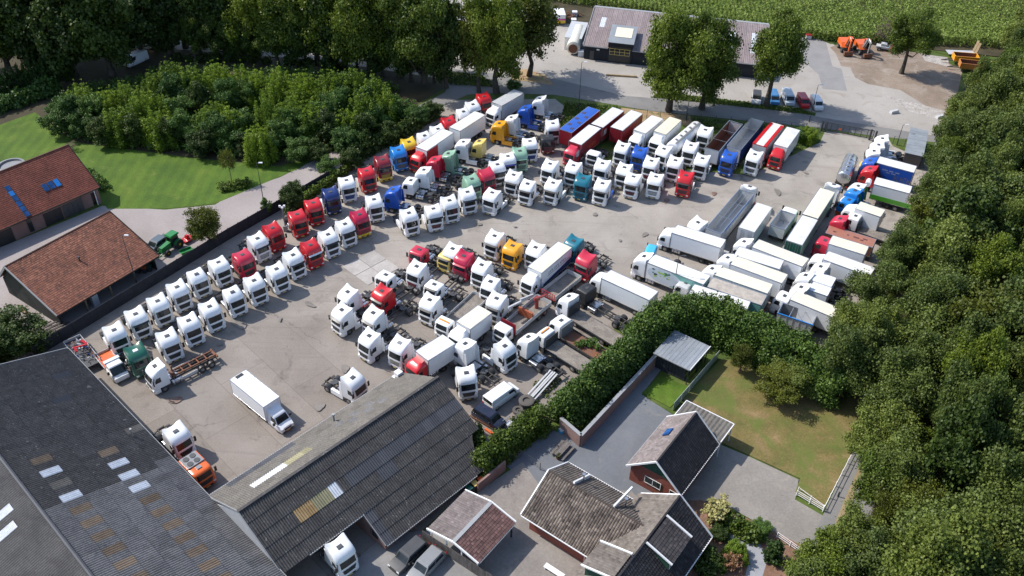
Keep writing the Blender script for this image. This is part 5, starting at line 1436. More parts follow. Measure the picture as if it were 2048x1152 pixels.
# --- big barn, bottom left
o = (-56.41, 83.52)
bb = building('big_barn', 'large dark corrugated barn with rows of skylights filling the bottom left corner', o, -43.0)
D = 13.85; ZE, ZR = 4.0, 8.13; q = sqrt(D * D + 4.13 ** 2) / D
LB = 48.0
prism_walls(bb, [st(.2, .3, 3.9), st(LB, .3, 3.9), st(LB, 29, 3.9), st(.2, 29, 3.9)], BRICKP)
prism_walls(bb, [st(.2, .3, 3.9), st(.25, D, 8.2), st(.2, 28.5, 3.9)], BLACKW, 'gable')
WS = LB / 42; WD = D * q / round(D * q / 2.1)
WHT = ((21.39, 10.0), (25.9, 10.0), (23.7, 4.15), (25.95, 4.15), (28.3, 4.15))
def pick_b(i, j, s, d):
    t = D - d / q    # distance from eave
    for a, c in WHT:
        if i == int(a / WS) and j == int((D - c) * q / WD): return SKYL
    if j == int((D - 4.1) * q / WD) and s > 29.5 and (i % 2 == int(30.68 / WS) % 2): return SKYB_
    if j == int((D - 9.95) * q / WD) and s > 27.5 and (i % 2 == int(28.15 / WS) % 2): return SKYB_
    for a, c, m_ in ((21.5, 4.15, SKYB_), (23.6, 10.0, SHEETG), (19.0, 10.0, SKYB_), (18.3, 1.2, SHEETG), (4.8, 3.0, SHEETN), (10.2, 5.0, SHEETN)):
        if i == int(a / WS) and j == int((D - c) * q / WD): return m_
    if s > 26.6 or (s > 25.6 and t < 2.2): return SHEETM
    return SHEETD
sheet_roof(bb, st(0, D, ZR), st(LB, D, ZR), st(0, 0, ZE), WS, 2.1, pick_b, amp=.05)
for s0_, s1_, m_ in ((0, LB, SHEETK),):
    rr = B(); n_ = int((s1_ - s0_) / .14); rr.grid([[st(s0_ + (s1_ - s0_) * k / n_, t_, z_ + (.045 if k % 2 else 0)) for k in range(n_ + 1)] for t_, z_ in ((D, ZR), (D + 3, ZR - .9), (2 * D, ZE))])
    ob('rear_slope', rr.mesh('rear_slope', [m_]), bb, kind='stuff')
for s_, t_ in ((18.5, 3.0), (22.6, 2.8), (24.8, 3.4)):
    rr = B(); rr.grid([[st(s_ + 1.1 * k / 12, D + x, ZR - .3 * x + .06 + (.045 if k % 2 else 0)) for k in range(13)] for x in (t_ - 1, t_ + 1)]); ob('rear_skylight', rr.mesh('rear_skylight', [SKYL]), bb)
b = B()
for k in range(20):
    b.tube(st(k * 2.4, D, ZR + .06), st(k * 2.4 + 2.38, D, ZR + .06), .24, 8, 0, .22)
ob('ridge_cap', b.mesh('ridge_cap', [SHEETN], 40), bb)
board(bb, 'bargeboard', st(-.06, 0, ZE), st(-.06, D, ZR), .08, .2, GUTTER)
board(bb, 'gutter', st(0, -.1, ZE - .1), st(LB, -.1, ZE - .1), .14, .12, GUTTER)
b = B(); b.tube(st(20.0, 1.6, 4.3), st(20.0, 1.6, 5.6), .08, 8); b.tube(st(20, 1.6, 5.6), st(20, 1.6, 5.75), .13, 8); ob('flue', b.mesh('flue', [STEEL]), bb)

# --- house at the bottom (two wings)
o = (4.59, 64.65)
hs = building('house', 'brown tiled L-shaped brick house with white bargeboards, bottom centre right', o, 54)
ZR1, ZE1 = 5.2, 2.6; hw1 = 4.85
prism_walls(hs, [st(-4.5, .7, 2.55), st(3.6, .7, 2.55), st(3.6, 9, 2.55), st(-4.5, 9.5, 2.55)], BRICKR)
prism_walls(hs, [st(-4.5, .7, 2.55), st(-.2, .7, 4.9), st(3.6, .7, 2.55)], BRICKR, 'gable')
prism_walls(hs, [st(4.5, 9.2, 2.55), st(4.5, 17.3, 2.55), st(-14, 17.3, 2.55), st(-14, 9.2, 2.55)], BRICKR)
prism_walls(hs, [st(4.6, 9.2, 2.55), st(4.6, 13.3, 5.9), st(4.6, 17.3, 2.55)], GREENB, 'gable')
# main wing: ridge runs along t from 0 to 12.8 at s=-.1
def tone_band(a, b_): return (.42 + .2 * sin(a * 19) * sin(b_ * 7) + .1)
tile_roof(hs, st(-.1, 0, ZR1), st(-.1, 12.9, ZR1), st(-5.1, 0, ZE1), .30, .34, TILE_B, smax=lambda d: 12.9 - d * .70, tone=tone_band, h=.11)
tile_roof(hs, st(-.1, 12.9, ZR1), st(-.1, 0, ZR1), st(4.0, 12.9, ZE1), .30, .34, TILE_G, smin=lambda d: d * .86, tone=lambda a, b_: .3, h=.07)
ob('ridge_tiles', B().tube(st(-.1, 0, ZR1 + .04), st(-.1, 12.8, ZR1 + .04), .12, 8).mesh('ridge_tiles', [TILE_B]), hs)
# cross wing: ridge along s at t=13.4
ZR2 = 6.2
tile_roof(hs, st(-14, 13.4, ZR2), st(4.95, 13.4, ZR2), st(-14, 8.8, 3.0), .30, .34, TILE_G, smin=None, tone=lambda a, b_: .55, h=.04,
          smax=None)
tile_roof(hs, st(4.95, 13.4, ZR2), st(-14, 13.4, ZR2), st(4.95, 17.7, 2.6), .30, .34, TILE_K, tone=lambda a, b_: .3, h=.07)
board(hs, 'ridge_cap', st(4.95, 13.4, ZR2 + .05), st(-14, 13.4, ZR2 + .05), .2, .08, TILE_K)
for p, q_ in ((st(5.0, 13.4, ZR2 + .05), st(5.0, 17.8, 2.65)), (st(5.0, 13.4, ZR2 + .05), st(5.0, 9.0, 3.05)), (st(-.1, -.06, ZR1 + .05), st(-5.15, -.06, ZE1 + .05)), (st(-.1, -.06, ZR1 + .05), st(4.05, -.06, ZE1 + .05))):
    board(hs, 'bargeboard', p, q_, .14, .2, WTRIM)
board(hs, 'gutter', st(-5.2, 0, ZE1 - .03), st(-5.2, 9.2, ZE1 - .03), .13, .12, WTRIM)
board(hs, 'gutter', st(4.1, 0, ZE1 - .03), st(4.1, 8.9, ZE1 - .03), .13, .12, WTRIM)
board(hs, 'gutter', st(5, 17.8, ZE1 - .03), st(-14, 17.8, ZE1 - .03), .13, .12, WTRIM)
# flat dormer on the dark slope
def dormer(s0, s1, t0, t1, zt0, zt1, zf, cheek, rm, nrows):
    lo = min(s0, s1); hi = max(s0, s1)
    b = B(); sg = 1 if t1 > t0 else -1
    b.add([st(lo + .1, t0, zt0 - .3), st(lo + .1, t1 - sg * .3, zt1 - .1), st(lo + .1, t1 - sg * .3, zf), st(hi - .1, t0, zt0 - .3), st(hi - .1, t1 - sg * .3, zt1 - .1), st(hi - .1, t1 - sg * .3, zf)], [(0, 1, 2), (3, 5, 4), (1, 4, 5, 2)])
    ob('dormer_cheek', b.mesh('dormer_cheek', [cheek]), hs)
    tile_roof(hs, st(lo, t0, zt0), st(hi, t0, zt0), st(lo, t1, zt1), .30, .34, rm, name='dormer_tiles', tone=lambda a, b_: .6, h=.05)
    for s_ in (lo - .08, hi + .08): board(hs, 'dormer_trim', st(s_, t0 - sg * .1, zt0 + .12), st(s_, t1 + sg * .1, zt1 + .12), .17, .2, WTRIM)
dormer(-2.4, 1.6, 13.7, 16.6, 6.3, 5.2, 3.6, GREENB, TILE_K, 6)
window(hs, st(-2.2, 16.34)[:2], st(1.4, 16.34)[:2], 3.9, 5.0, (0, -1), 3, 1, WTRIM)
dormer(-8.0, -4.6, 13.1, 9.6, 6.3, 5.3, 3.8, GREENB, TILE_G, 6)
# walls between roof rooms on the back slope (white capped party walls)
board(hs, 'party_wall', st(.0, 3.2, ZR1 + .1), st(3.4, 3.2, ZR1 - 1.9), .20, .5, WTRIM)
board(hs, 'party_wall', st(.0, 8.3, ZR1 + .1), st(3.9, 8.3, ZR1 - .6), .20, .4, WTRIM)
for t_ in (3.5, 8.9):
    b = B(); b.tube(st(1.6, t_, 4.2), st(1.6, t_, 5.5), .10, 8); b.tube(st(1.6, t_, 5.45), st(1.6, t_, 5.6), .2, 8); ob('flue', b.mesh('flue', [ALU]), hs)
window(hs, st(-4.54, 2.4)[:2], st(-4.54, 5.0)[:2], 1.3, 2.3, (-1, 0), 2, 1, BLACKW)
window(hs, st(-4.54, 8.0)[:2], st(-4.54, 9.6)[:2], .9, 2.3, (-1, 0), 1, 1, WTRIM, proud=.25)

# --- outbuilding with lean-to
o = (16.46, 65.7)
og = building('outbuilding', 'small gabled red brick outbuilding with one pale and one black roof slope', o, 54.2)
LO = 9.4; zr2, ze2 = 5.7, 2.55; hw = 3.48
prism_walls(og, [st(.35, -3.1, 2.5), st(LO - .35, -3.1, 2.5), st(LO - .35, 3.1, 2.5), st(.35, 3.1, 2.5)], BRICKR)
b = B(); b.poly([st(.35, -3.1, 2.5), st(.35, 3.1, 2.5), st(.35, 2.05, 3.6), st(.35, -2.05, 3.6)]); b.poly([st(LO - .35, -3.1, 2.5), st(LO - .35, 3.1, 2.5), st(LO - .35, 0, 5.4)]); ob('gable', b.mesh('gable', [BRICKR]), og)
for k in range(13):
    t0 = -2.1 + 4.2 * k / 13; t1 = -2.1 + 4.2 * (k + 1) / 13 - .03
    z = lambda t: 5.45 - abs(t) * .9
    b = B(); b.hexa([st(.25, t0, 3.55), st(.25, t1, 3.55), st(.36, t1, 3.55), st(.36, t0, 3.55)], [st(.25, t0, z(t0)), st(.25, t1, z(t1)), st(.36, t1, z(t1)), st(.36, t0, z(t0))]); ob('gable_board', b.mesh('gable_board', [GREENB]), og)
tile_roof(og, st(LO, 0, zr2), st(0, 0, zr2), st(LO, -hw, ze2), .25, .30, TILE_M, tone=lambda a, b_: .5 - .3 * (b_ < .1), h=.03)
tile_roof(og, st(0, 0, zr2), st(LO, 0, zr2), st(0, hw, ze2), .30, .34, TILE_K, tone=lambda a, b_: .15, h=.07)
board(og, 'ridge_cap', st(0, 0, zr2 + .05), st(LO, 0, zr2 + .05), .2, .08, TILE_K)
for s_ in (-.06, LO + .06):
    for t_ in (-hw - .05, hw + .05): board(og, 'bargeboard', st(s_, 0, zr2 + .07), st(s_, t_, ze2 + .05), .12, .2, WTRIM)
board(og, 'gutter', st(0, -hw - .06, ze2 - .02), st(LO, -hw - .06, ze2 - .02), .12, .12, GUTTER)
board(og, 'gutter', st(0, hw + .06, ze2 - .02), st(LO, hw + .06, ze2 - .02), .12, .12, WTRIM)
b = B(); b.hexa([st(5.2, -1.9, 4.05), st(6.4, -1.9, 4.05), st(6.4, -1.2, 4.7), st(5.2, -1.2, 4.7)], [st(5.2, -2.0, 4.2), st(6.4, -2.0, 4.2), st(6.4, -1.3, 4.83), st(5.2, -1.3, 4.83)]); ob('roof_window', b.mesh('roof_window', [BGLASS]), og)
window(og, st(.30, -1.2)[:2], st(.30, .9)[:2], 1.2, 2.3, (-1, 0), 2, 1, WTRIM)
window(og, st(.30, 2.0)[:2], st(.30, 2.9)[:2], .8, 2.2, (-1, 0), 1, 1, WTRIM)
lt = []
for k in range(12):
    t0 = -2.7 + 6.3 * k / 12; t1 = -2.7 + 6.3 * (k + 1) / 12
    b = B(); b.grid([[st(s_, t0 + (t1 - t0) * x, 3.05 + (.05 if x in (.25, .5) else 0)) for x in (0, .25, .5, .75, 1)] for s_ in (LO + .02, LO + 3.5)]); ob('roof_sheet', b.mesh('roof_sheet', [SHEETG]), og)
board(og, 'fascia', st(LO, -2.75, 3.02), st(LO + 3.55, -2.75, 3.02), .1, .22, WTRIM); board(og, 'fascia', st(LO + 3.55, -2.75, 3.02), st(LO + 3.55, 3.65, 3.02), .1, .22, WTRIM); board(og, 'fascia', st(LO + 3.55, 3.65, 3.02), st(LO, 3.65, 3.02), .1, .22, WTRIM)
for s_, t_ in ((LO + 3.4, -2.6), (LO + 3.4, 3.5), (LO + .3, 3.5)): board(og, 'post', st(s_, t_, 0), st(s_, t_ + .001, 3.0), .12, .12, WTRIM)

# --- shed with metal roof by the laurel hedge
sh = building('garden_shed', 'small open garden shed with a pale grey metal roof against the laurel hedge', (19.0, 86.95), 54)
prism_walls(sh, [st(0, 0.2, 2.7), st(4.9, .2, 2.7), st(4.9, 4.7, 2.7)], BLACKW)
prism_walls(sh, [st(0.1, .2, 2.7), st(.1, 2.6, 2.6), st(0.15, .25, 2.7)], BLACKW, 'front_wall')
door(sh, st(.05, .3)[:2], st(.05, 4.6)[:2], 2.6, (-1, 0), BLACKW, 'front_boards', panels=9)
for k in range(10):
    t0 = 5.3 * k / 10; t1 = t0 + .53
    b = B(); b.grid([[st(s_, t0 + .53 * x, 2.85 + (.025 if x in (0.0, .12) else 0)) for x in (0, .12, .2, .6, 1)] for s_ in (-.5, 5.2)]); ob('roof_panel', b.mesh('roof_panel', [METALR]), sh)
board(sh, 'fascia', st(-.5, 5.35, 2.83), st(5.2, 5.35, 2.83), .09, .2, WTRIM); board(sh, 'fascia', st(-.55, 0, 2.83), st(-.55, 5.3, 2.83), .09, .16, GUTTER)
for s_ in (-.3, 2.4, 5.0): board(sh, 'post', st(s_, 5.1, 0), st(s_, 5.101, 2.8), .1, .1, BLACKW)
gf = thing('glass_screen', 'pale green translucent screen fence beside the garden shed', 'fence', G(1360, 815, 0))
pA = G(1345, 822); pB = G(1436, 716); oo = G(1360, 815)
for k in range(6):
    a = pA.lerp(pB, k / 6 + .005); c = pA.lerp(pB, (k + 1) / 6 - .005); b = B(); b.beam(a - oo + Vector((0, 0, .75)), c - oo + Vector((0, 0, .75)), .05, 1.4); ob('panel', b.mesh('panel', [paint((.38, .45, .42), .3, dirt=.2, name='screen_panel')]), gf)

# --- carport
cp = building('carport', 'grey and wine red tiled carport with a white edge beside the grey barn', (-4.6, 63.1), 54)
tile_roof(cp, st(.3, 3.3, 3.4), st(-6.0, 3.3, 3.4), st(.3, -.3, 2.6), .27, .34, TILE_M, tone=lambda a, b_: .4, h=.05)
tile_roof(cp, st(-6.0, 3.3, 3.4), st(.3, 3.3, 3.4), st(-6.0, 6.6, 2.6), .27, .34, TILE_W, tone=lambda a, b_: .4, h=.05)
board(cp, 'ridge_cap', st(-6, 3.3, 3.46), st(.3, 3.3, 3.46), .45, .05, GUTTER)
for s_ in (-6.1, .4):
    board(cp, 'bargeboard', st(s_, 3.3, 3.45), st(s_, -.35, 2.66), .14, .26, WTRIM); board(cp, 'bargeboard', st(s_, 3.3, 3.45), st(s_, 6.65, 2.66), .14, .26, WTRIM)
board(cp, 'gutter', st(-6, 6.7, 2.55), st(.3, 6.7, 2.55), .1, .1, GUTTER)
for s_ in (-5.8, .1):
    for t_ in (0, 2.1, 4.2, 6.3): board(cp, 'post', st(s_, t_, 0), st(s_, t_ + .001, 2.6), .14, .14, WTRIM if s_ < 0 else BLACKW)
fn = thing('board_fence', 'grey vertical board fence with pale posts under the carport edge', 'fence', G(848, 1078))
a0 = G(846, 1082); b0 = G(985, 1172); oo = G(848, 1078); oo.z = 0
for k in range(44):
    p = a0.lerp(b0, k / 44) - oo; q_ = a0.lerp(b0, (k + .9) / 44) - oo; b = B(); b.beam(p + Vector((0, 0, .95)), q_ + Vector((0, 0, .95)), .03, 1.9); ob('board', b.mesh('board', [FENCEW]), fn)

# --- red tiled barn, left
rb = building('open_barn', 'black open fronted timber barn with a red tiled roof, left', (-69.54, 96.78), 56.2)
tile_roof(rb, st(0, 0, 6.5), st(16.7, 0, 6.5), st(0, 9.95, 2.7), .26, .34, TILE_R, tone=lambda a, b_: .5, h=.05)
tile_roof(rb, st(16.7, 0, 6.5), st(0, 0, 6.5), st(16.7, -3.8, 2.7), .26, .34, TILE_R, tone=lambda a, b_: .5, h=.05)
b = B()
for k in range(41): b.tube(st(k * .41, 0, 6.56), st(k * .41 + .40, 0, 6.56), .13, 7, 0, .11)
ob('ridge_tiles', b.mesh('ridge_tiles', [TILE_R], 40), rb)
prism_walls(rb, [st(.4, 9.2, 2.7), st(.4, 0, 6.2), st(.4, -3.3, 2.9), st(16.3, -3.3, 2.9), st(16.3, 0, 6.2), st(16.3, 9.2, 2.7), st(16.2, 9.2, 2.7), st(16.2, 0, 6.2), st(16.2, -3.2, 2.8), st(.5, -3.2, 2.8), st(.5, 0, 6.2), st(.5, 9.2, 2.7)], DARKW)
for s_ in (.5, 4.6, 8.6, 12.6, 16.2):
    board(rb, 'post', st(s_, 9.1, 0), st(s_, 9.101, 2.75), .22, .22, TIMBER if 4 < s_ < 14 else DARKW)
    board(rb, 'brace', st(s_, 9.1, 1.8), st(s_ + .8, 9.1, 2.65), .12, .12, TIMBER if 4 < s_ < 14 else DARKW)
board(rb, 'gutter', st(0, 10.02, 2.62), st(16.7, 10.02, 2.62), .12, .12, DARKW)
for p, q_ in ((st(-.08, 0, 6.5), st(-.08, 10, 2.72)), (st(-.08, 0, 6.5), st(-.08, -3.85, 2.7))): board(rb, 'bargeboard', p, q_, .12, .3, GUTTER)
board(rb, 'bargeboard', st(16.78, 0, 6.5), st(16.78, 10, 2.72), .1, .26, DARKW)
b = B(); b.box(5.6, 6.5, -9.2, -8.5, .0, 2.3); ob('white_cabinet', b.mesh('white_cabinet', [LGREY]), None, (-69.54, 96.78, 0), RAD(56.2), label='tall pale cabinet standing in the open front of the red roofed barn', cat='cabinet')
b = B(); b.tube(st(7.9, 4.6, 4.6), st(7.9, 4.6, 5.4), .1, 8); b.box(7.75, 8.05, -4.75, -4.45, 5.35, 5.5); ob('roof_vent', b.mesh('roof_vent', [BLACK]), rb)
for k, (s_, t_, c_, lb) in enumerate([(14.8, 8.4, ORAN, 'orange lidded'), (15.5, 8.6, GREEN, 'green lidded'), (14.2, 7.6, MGREY, 'grey lidded')]):
    r_ = thing('wheelie_bin', lb + ' wheelie bin inside the right end of the red roofed barn', 'bin', (rb.location.x + cos(RAD(56.2)) * s_ + sin(RAD(56.2)) * t_, rb.location.y + sin(RAD(56.2)) * s_ - cos(RAD(56.2)) * t_, 0))
    b = B(); b.hexa([(-.25, -.25, .05), (.25, -.25, .05), (.25, .25, .05), (-.25, .25, .05)], [(-.3, -.35, 1.0), (.3, -.35, 1.0), (.3, .35, 1.0), (-.3, .35, 1.0)]); ob('bin_body', b.mesh('bin_body', [DGREY]), r_); b = B(); b.box(-.32, .32, -.37, .37, 1.0, 1.07); ob('lid', b.mesh('lid', [c_]), r_)

# --- brick house, upper left
h1 = building('brick_house', 'pale brick house with a long dark red tiled roof and blue rooflights, upper left', (-72.6, 127.2), 50.2)
tile_roof(h1, st(0, 0, 8), st(-26, 0, 8), st(0, 7.15, 3.05), .24, .32, TILE_D, tone=lambda a, b_: .5, h=.03)
tile_roof(h1, st(-26, 0, 8), st(0, 0, 8), st(-26, -7.15, 3.05), .24, .32, TILE_D, tone=lambda a, b_: .5, h=.03)
board(h1, 'ridge_cap', st(-26, 0, 8.06), st(0, 0, 8.06), .2, .1, TILE_R)
prism_walls(h1, [st(-.5, -6.6, 3), st(-26, -6.6, 3), st(-26, 6.7, 3), st(-1.6, 6.7, 3), st(-1.6, 6.0, 3.2), st(-.5, 5.8, 3.3)], BRICKP)
prism_walls(h1, [st(-.6, -6.6, 3), st(-.5, 0, 7.6), st(-.6, 6.6, 3)], BRICKP, 'gable')
board(h1, 'bargeboard', st(.06, 0, 8.02), st(.06, 7.2, 3.05), .1, .22, DARKW); board(h1, 'gutter', st(0, 7.25, 2.98), st(-26, 7.25, 2.98), .12, .12, DARKW)
slab(h1, 'lintel', [st(-.4, 6.2, 3.0), st(-.4, 6.95, 3.0), st(-3.2, 6.95, 3.0), st(-3.2, 6.2, 3.0)], .5, BRICKP)
board(h1, 'downpipe', st(-1.0, 6.95, 0), st(-1.0, 6.951, 3.0), .12, .12, WTRIM); board(h1, 'buttress', st(-.6, 6.8, 0), st(-.6, 6.801, 3.0), .5, .4, BRICKP)
door(h1, st(-3.2, 6.74)[:2], st(-6.5, 6.74)[:2], 2.3, (0, -1), DGREY, 'garage_door', panels=4)
door(h1, st(-6.7, 6.74)[:2], st(-9.6, 6.74)[:2], 2.3, (0, -1), BLACK, 'garage_door', panels=1)
door(h1, st(-14.6, 6.74)[:2], st(-17.6, 6.74)[:2], 2.4, (0, -1), BLACK, 'garage_door', panels=1)
door(h1, st(-11.5, 6.78)[:2], st(-12.2, 6.78)[:2], 2.6, (0, -1), GLASS, 'tall_window', z0=.3)
qd = Vector((0, -7.15, -4.95)).normalized()
def roofpane(s0, s1, d0, d1, mt, nm, fr=DGREY):
    n = Vector((0, -4.95, 7.15)).normalized(); base = lambda s, d: Vector((s, 0, 8)) + qd * d + n * .07
    b = B(); p = [base(s0, d0), base(s1, d0), base(s1, d1), base(s0, d1)]; b.hexa(p, [x + n * .08 for x in p]); f = ob(nm, b.mesh(nm, [fr]), h1)
    b = B(); e = .06; p = [base(s0 - e if s0 > s1 else s0 + e, d0 + e), base(s1 + e if s0 > s1 else s1 - e, d0 + e), base(s1 + e if s0 > s1 else s1 - e, d1 - e), base(s0 - e if s0 > s1 else s0 + e, d1 - e)]; b.hexa([x + n * .08 for x in p], [x + n * .095 for x in p]); ob('pane', b.mesh('pane', [mt]), f)
for k in range(3): roofpane(-4.7 - k * .95, -5.55 - k * .95, 4.6, 6.0, BGLASS if k else SKYB, 'roof_window')
for k in range(6): roofpane(-11.3, -12.1, 2.6 + k * 1.0, 3.56 + k * 1.0, BGLASS if k != 1 else SKYB, 'roof_window')
for k in range(2): roofpane(-15.6 - k * .9, -16.4 - k * .9, 5.6, 7.0, BGLASS, 'roof_window')
tp = thing('trampoline', 'round grey pool or trampoline on the lawn behind the brick house', 'trampoline', G(22, 330, .6))
b = B(); rs = [[(rr * cos(2 * pi * k / 24), rr * sin(2 * pi * k / 24), z) for k in range(24)] for rr, z in ((2.2, -.6), (2.25, .1), (1.9, .12), (1.85, -.2), (.01, -.22))]; b.rings(rs, 0, False, True); ob('rim', b.mesh('rim', [MGREY], 40), tp)

# --- dark shed at the top
ts = building('dark_shed', 'long dark boarded workshop with a brown grey roof and raised doorway, top', (14.3, 182.0), -12.0)
LT = 37.5; zE, zR_ = 3.2, 6.0; DT = 14.3
prism_walls(ts, [st(0, 0, 3.1), st(0, -14, 5.9), st(LT, -14, 5.9), st(LT, 0, 3.1)], BLACKW)
ns = 34
for i in range(ns):
    for j in range(4):
        s0 = -.3 + (LT + .6) * i / ns; s1 = -.3 + (LT + .6) * (i + 1) / ns - .02; t0 = .3 - (DT + .3) * j / 4; t1 = .3 - (DT + .3) * (j + 1) / 4
        z0 = zE - .05 + (zR_ - zE) * j / 4; z1 = zE + (zR_ - zE) * (j + 1) / 4
        if 5 < (s0 + s1) / 2 < 10.2 and j < 2: continue
        mt = SKYL if (i, j) in ((2, 2), (12, 2), (27, 2), (27, 1), (31, 2), (31, 1)) else SHEDR
        b = B(); nq = 6; b.grid([[st(s0 + (s1 - s0) * k / nq, t_, z_ + (.04 if k % 2 else 0)) for k in range(nq + 1)] for t_, z_ in ((t1, z1), (t0, z0 + .03))]); ob('roof_sheet', b.mesh('roof_sheet', [mt]), ts)
slab(ts, 'ridge_flashing', [st(-.3, -14.3, 6.06), st(LT + .3, -14.3, 6.06), st(LT + .3, -15.2, 6.0), st(-.3, -15.2, 6.0)], .06, GUTTER)
board(ts, 'gutter', st(-.3, .4, 3.1), st(5.0, .4, 3.1), .14, .14, GUTTER); board(ts, 'gutter', st(10.2, .4, 3.1), st(LT, .4, 3.1), .14, .14, GUTTER)
board(ts, 'bargeboard', st(-.35, .3, 3.2), st(-.35, -14.3, 6.05), .14, .25, GUTTER); board(ts, 'bargeboard', st(LT + .35, .3, 3.2), st(LT + .35, -14.3, 6.05), .14, .25, GUTTER)
b = B(); b.hexa([st(5, .15, 0), st(10.2, .15, 0), st(10.2, -5.5, 3), st(5, -5.5, 3)], [st(5, .15, 4.5), st(10.2, .15, 4.5), st(10.2, -5.5, 5.4), st(5, -5.5, 5.4)]); ob('doorway_bay', b.mesh('doorway_bay', [BLACKW]), ts)
slab(ts, 'bay_roof', [st(4.8, .6, 4.55), st(10.4, .6, 4.55), st(10.4, -6.2, 5.72), st(4.8, -6.2, 5.72)], .08, METALR, .08)
slab(ts, 'bay_skylight', [st(6, -1.6, 4.93), st(9.6, -1.6, 4.93), st(9.6, -5.2, 5.55), st(6, -5.2, 5.55)], .05, CREAM, .16)
door(ts, st(5.3, .2)[:2], st(9.9, .2)[:2], 3.6, (0, -1), BLACK, 'roller_door')
window(ts, st(5.4, .26)[:2], st(9.7, .26)[:2], 1.8, 3.2, (0, -1), 4, 2, PYEL, 'door_glazing')
door(ts, st(1.2, .06)[:2], st(2.1, .06)[:2], 2.1, (0, -1), DGREY, 'side_door')
b = B(); b.box(2.6, 3.2, -.12, -.02, 2.3, 2.6); ob('wall_lamp', b.mesh('wall_lamp', [WHITE]), ts)
ax = building('flat_annex', 'flat grey roofed annex at the left end of the dark shed', (10.2, 186.5), -12)
prism_walls(ax, [st(0, 0, 2.8), st(0, -9, 2.8), st(3.6, -9, 2.8), st(3.6, 0, 2.8)], WTRIM); slab(ax, 'flat_roof', [st(-.1, .1, 2.9), st(3.7, .1, 2.9), st(3.7, -9.1, 2.9), st(-.1, -9.1, 2.9)], .12, LGREY)

# --- walls, fences, gates
def wall_line(name, label, pts, h, w, mt, cap=None, cat='wall', z=0, seg=None):
    P = [G(*p) for p in pts]; o = P[0]; root = thing(name, label, cat, o)
    for a, c in zip(P, P[1:]):
        k = 1 if not seg else max(1, round((c - a).length / seg))
        for i in range(k):
            p = a.lerp(c, i / k) - o; q_ = a.lerp(c, (i + 1) / k) - o
            b = B(); b.beam(p + Vector((0, 0, h / 2)), q_ + Vector((0, 0, h / 2)), w, h); ob('wall_panel', b.mesh('wall_panel', [mt]), root)
            if cap: b = B(); b.beam(p + Vector((0, 0, h + .04)), q_ + Vector((0, 0, h + .04)), w + .1, .08); ob('coping', b.mesh('coping', [cap]), root)
    return root
wall_line('garden_wall', 'tall pinkish brick garden wall between the laurel hedge and the house yard', [(1160, 893), (1312, 728)], 2.0, .35, BRICKP, GUTTER, seg=4.2)
wall_line('garden_wall', 'short return of the pinkish brick wall at the hedge corner', [(1120, 858), (1160, 893)], 2.0, .35, BRICKP, GUTTER)
wall_line('brick_wall', 'low brick wall behind the coloured bins at the barn corner', [(955, 985), (1010, 940)], 1.6, .25, BRICKP)
bf = thing('black_fence', 'long solid black board fence behind the left truck rows', 'fence', G(60, 715))
o = G(60, 715); line = [(72, 716), (460, 478), (575, 412), (660, 362)]
P = [G(*p) for p in line]; pl = []
for a, c in zip(P, P[1:]):
    n_ = round((c - a).length / 2.0)
    for i in range(n_): pl.append((a.lerp(c, i / n_) - o, a.lerp(c, (i + .985) / n_) - o))
for i, (a, c) in enumerate(pl):
    b = B(); b.beam(a + Vector((0, 0, 1.0)), c + Vector((0, 0, 1.0)), .06, 2.0); ob('fence_panel', b.mesh('fence_panel', [BLACKW]), bf)
    b = B(); b.beam(a + Vector((0, 0, 0)), a + Vector((0, 0, 2.1)), .1, .1); ob('post', b.mesh('post', [BLACKW]), bf)
def wire_fence(label, line, step, h, name='wire_fence', mt=DGREY, mesh=True):
    P = [G(*p) for p in line]; o = P[0]; root = thing(name, label, 'fence', o); nodes = []
    for a, c in zip(P, P[1:]):
        n_ = max(1, round((c - a).length / step)); nodes += [a.lerp(c, i / n_) - o for i in range(n_)]
    nodes.append(P[-1] - o)
    pm = cached(('post', h, mt.name), lambda: B().box(-.04, .04, -.04, .04, 0, h).mesh('post', [mt]))
    for p in nodes: ob('post', pm, root, p)
    b = B()
    for a, c in zip(nodes, nodes[1:]):
        for z in ((.05, h * .33, h * .66, h - .04)): b.beam(a + Vector((0, 0, z)), c + Vector((0, 0, z)), .012, .015)
        k = int((c - a).length / .35)
        for i in range(1, k): q_ = a.lerp(c, i / k); b.beam(q_, q_ + Vector((0, 0, h - .05)), .01, .01)
    ob('mesh_wires', b.mesh('mesh_wires', [mt]), root)
wire_fence('thin dark wire mesh fence along the road above the trailers', [(1135, 214), (1240, 232), (1400, 246), (1520, 258), (1640, 266)], 2.6, 1.9)
wire_fence('wire mesh fence on the short grass verge right of the steel gate', [(1785, 288), (1830, 298), (1868, 308)], 2.4, 1.7)
wire_fence('low wire fence closing the gap beside the house yard', [(948, 985), (1000, 935), (1042, 915), (1080, 940)], 2.4, 1.3, mt=FENCEW)
gt = thing('sliding_gate', 'wide dark steel sliding gate at the yard exit with a small orange sign', 'gate', G(1648, 262))
a = Vector((0, 0, 0)); c = G(1744, 280) - G(1648, 262); Lg = c.length; d = c.normalized()
for z in (.25, 1.9): b = B(); b.beam(a + Vector((0, 0, z)), c + Vector((0, 0, z)), .10, .14); ob('rail', b.mesh('rail', [DGREY]), gt)
for k in range(9): p = a.lerp(c, k / 8); b = B(); b.beam(p + Vector((0, 0, .25)), p + Vector((0, 0, 1.9)), .08, .08); ob('upright', b.mesh('upright', [DGREY]), gt)
b = B()
for k in range(90): p = a.lerp(c, (k + .5) / 90); b.beam(p + Vector((0, 0, .3)), p + Vector((0, 0, 1.85)), .02, .02)
ob('bars', b.mesh('bars', [DGREY]), gt)
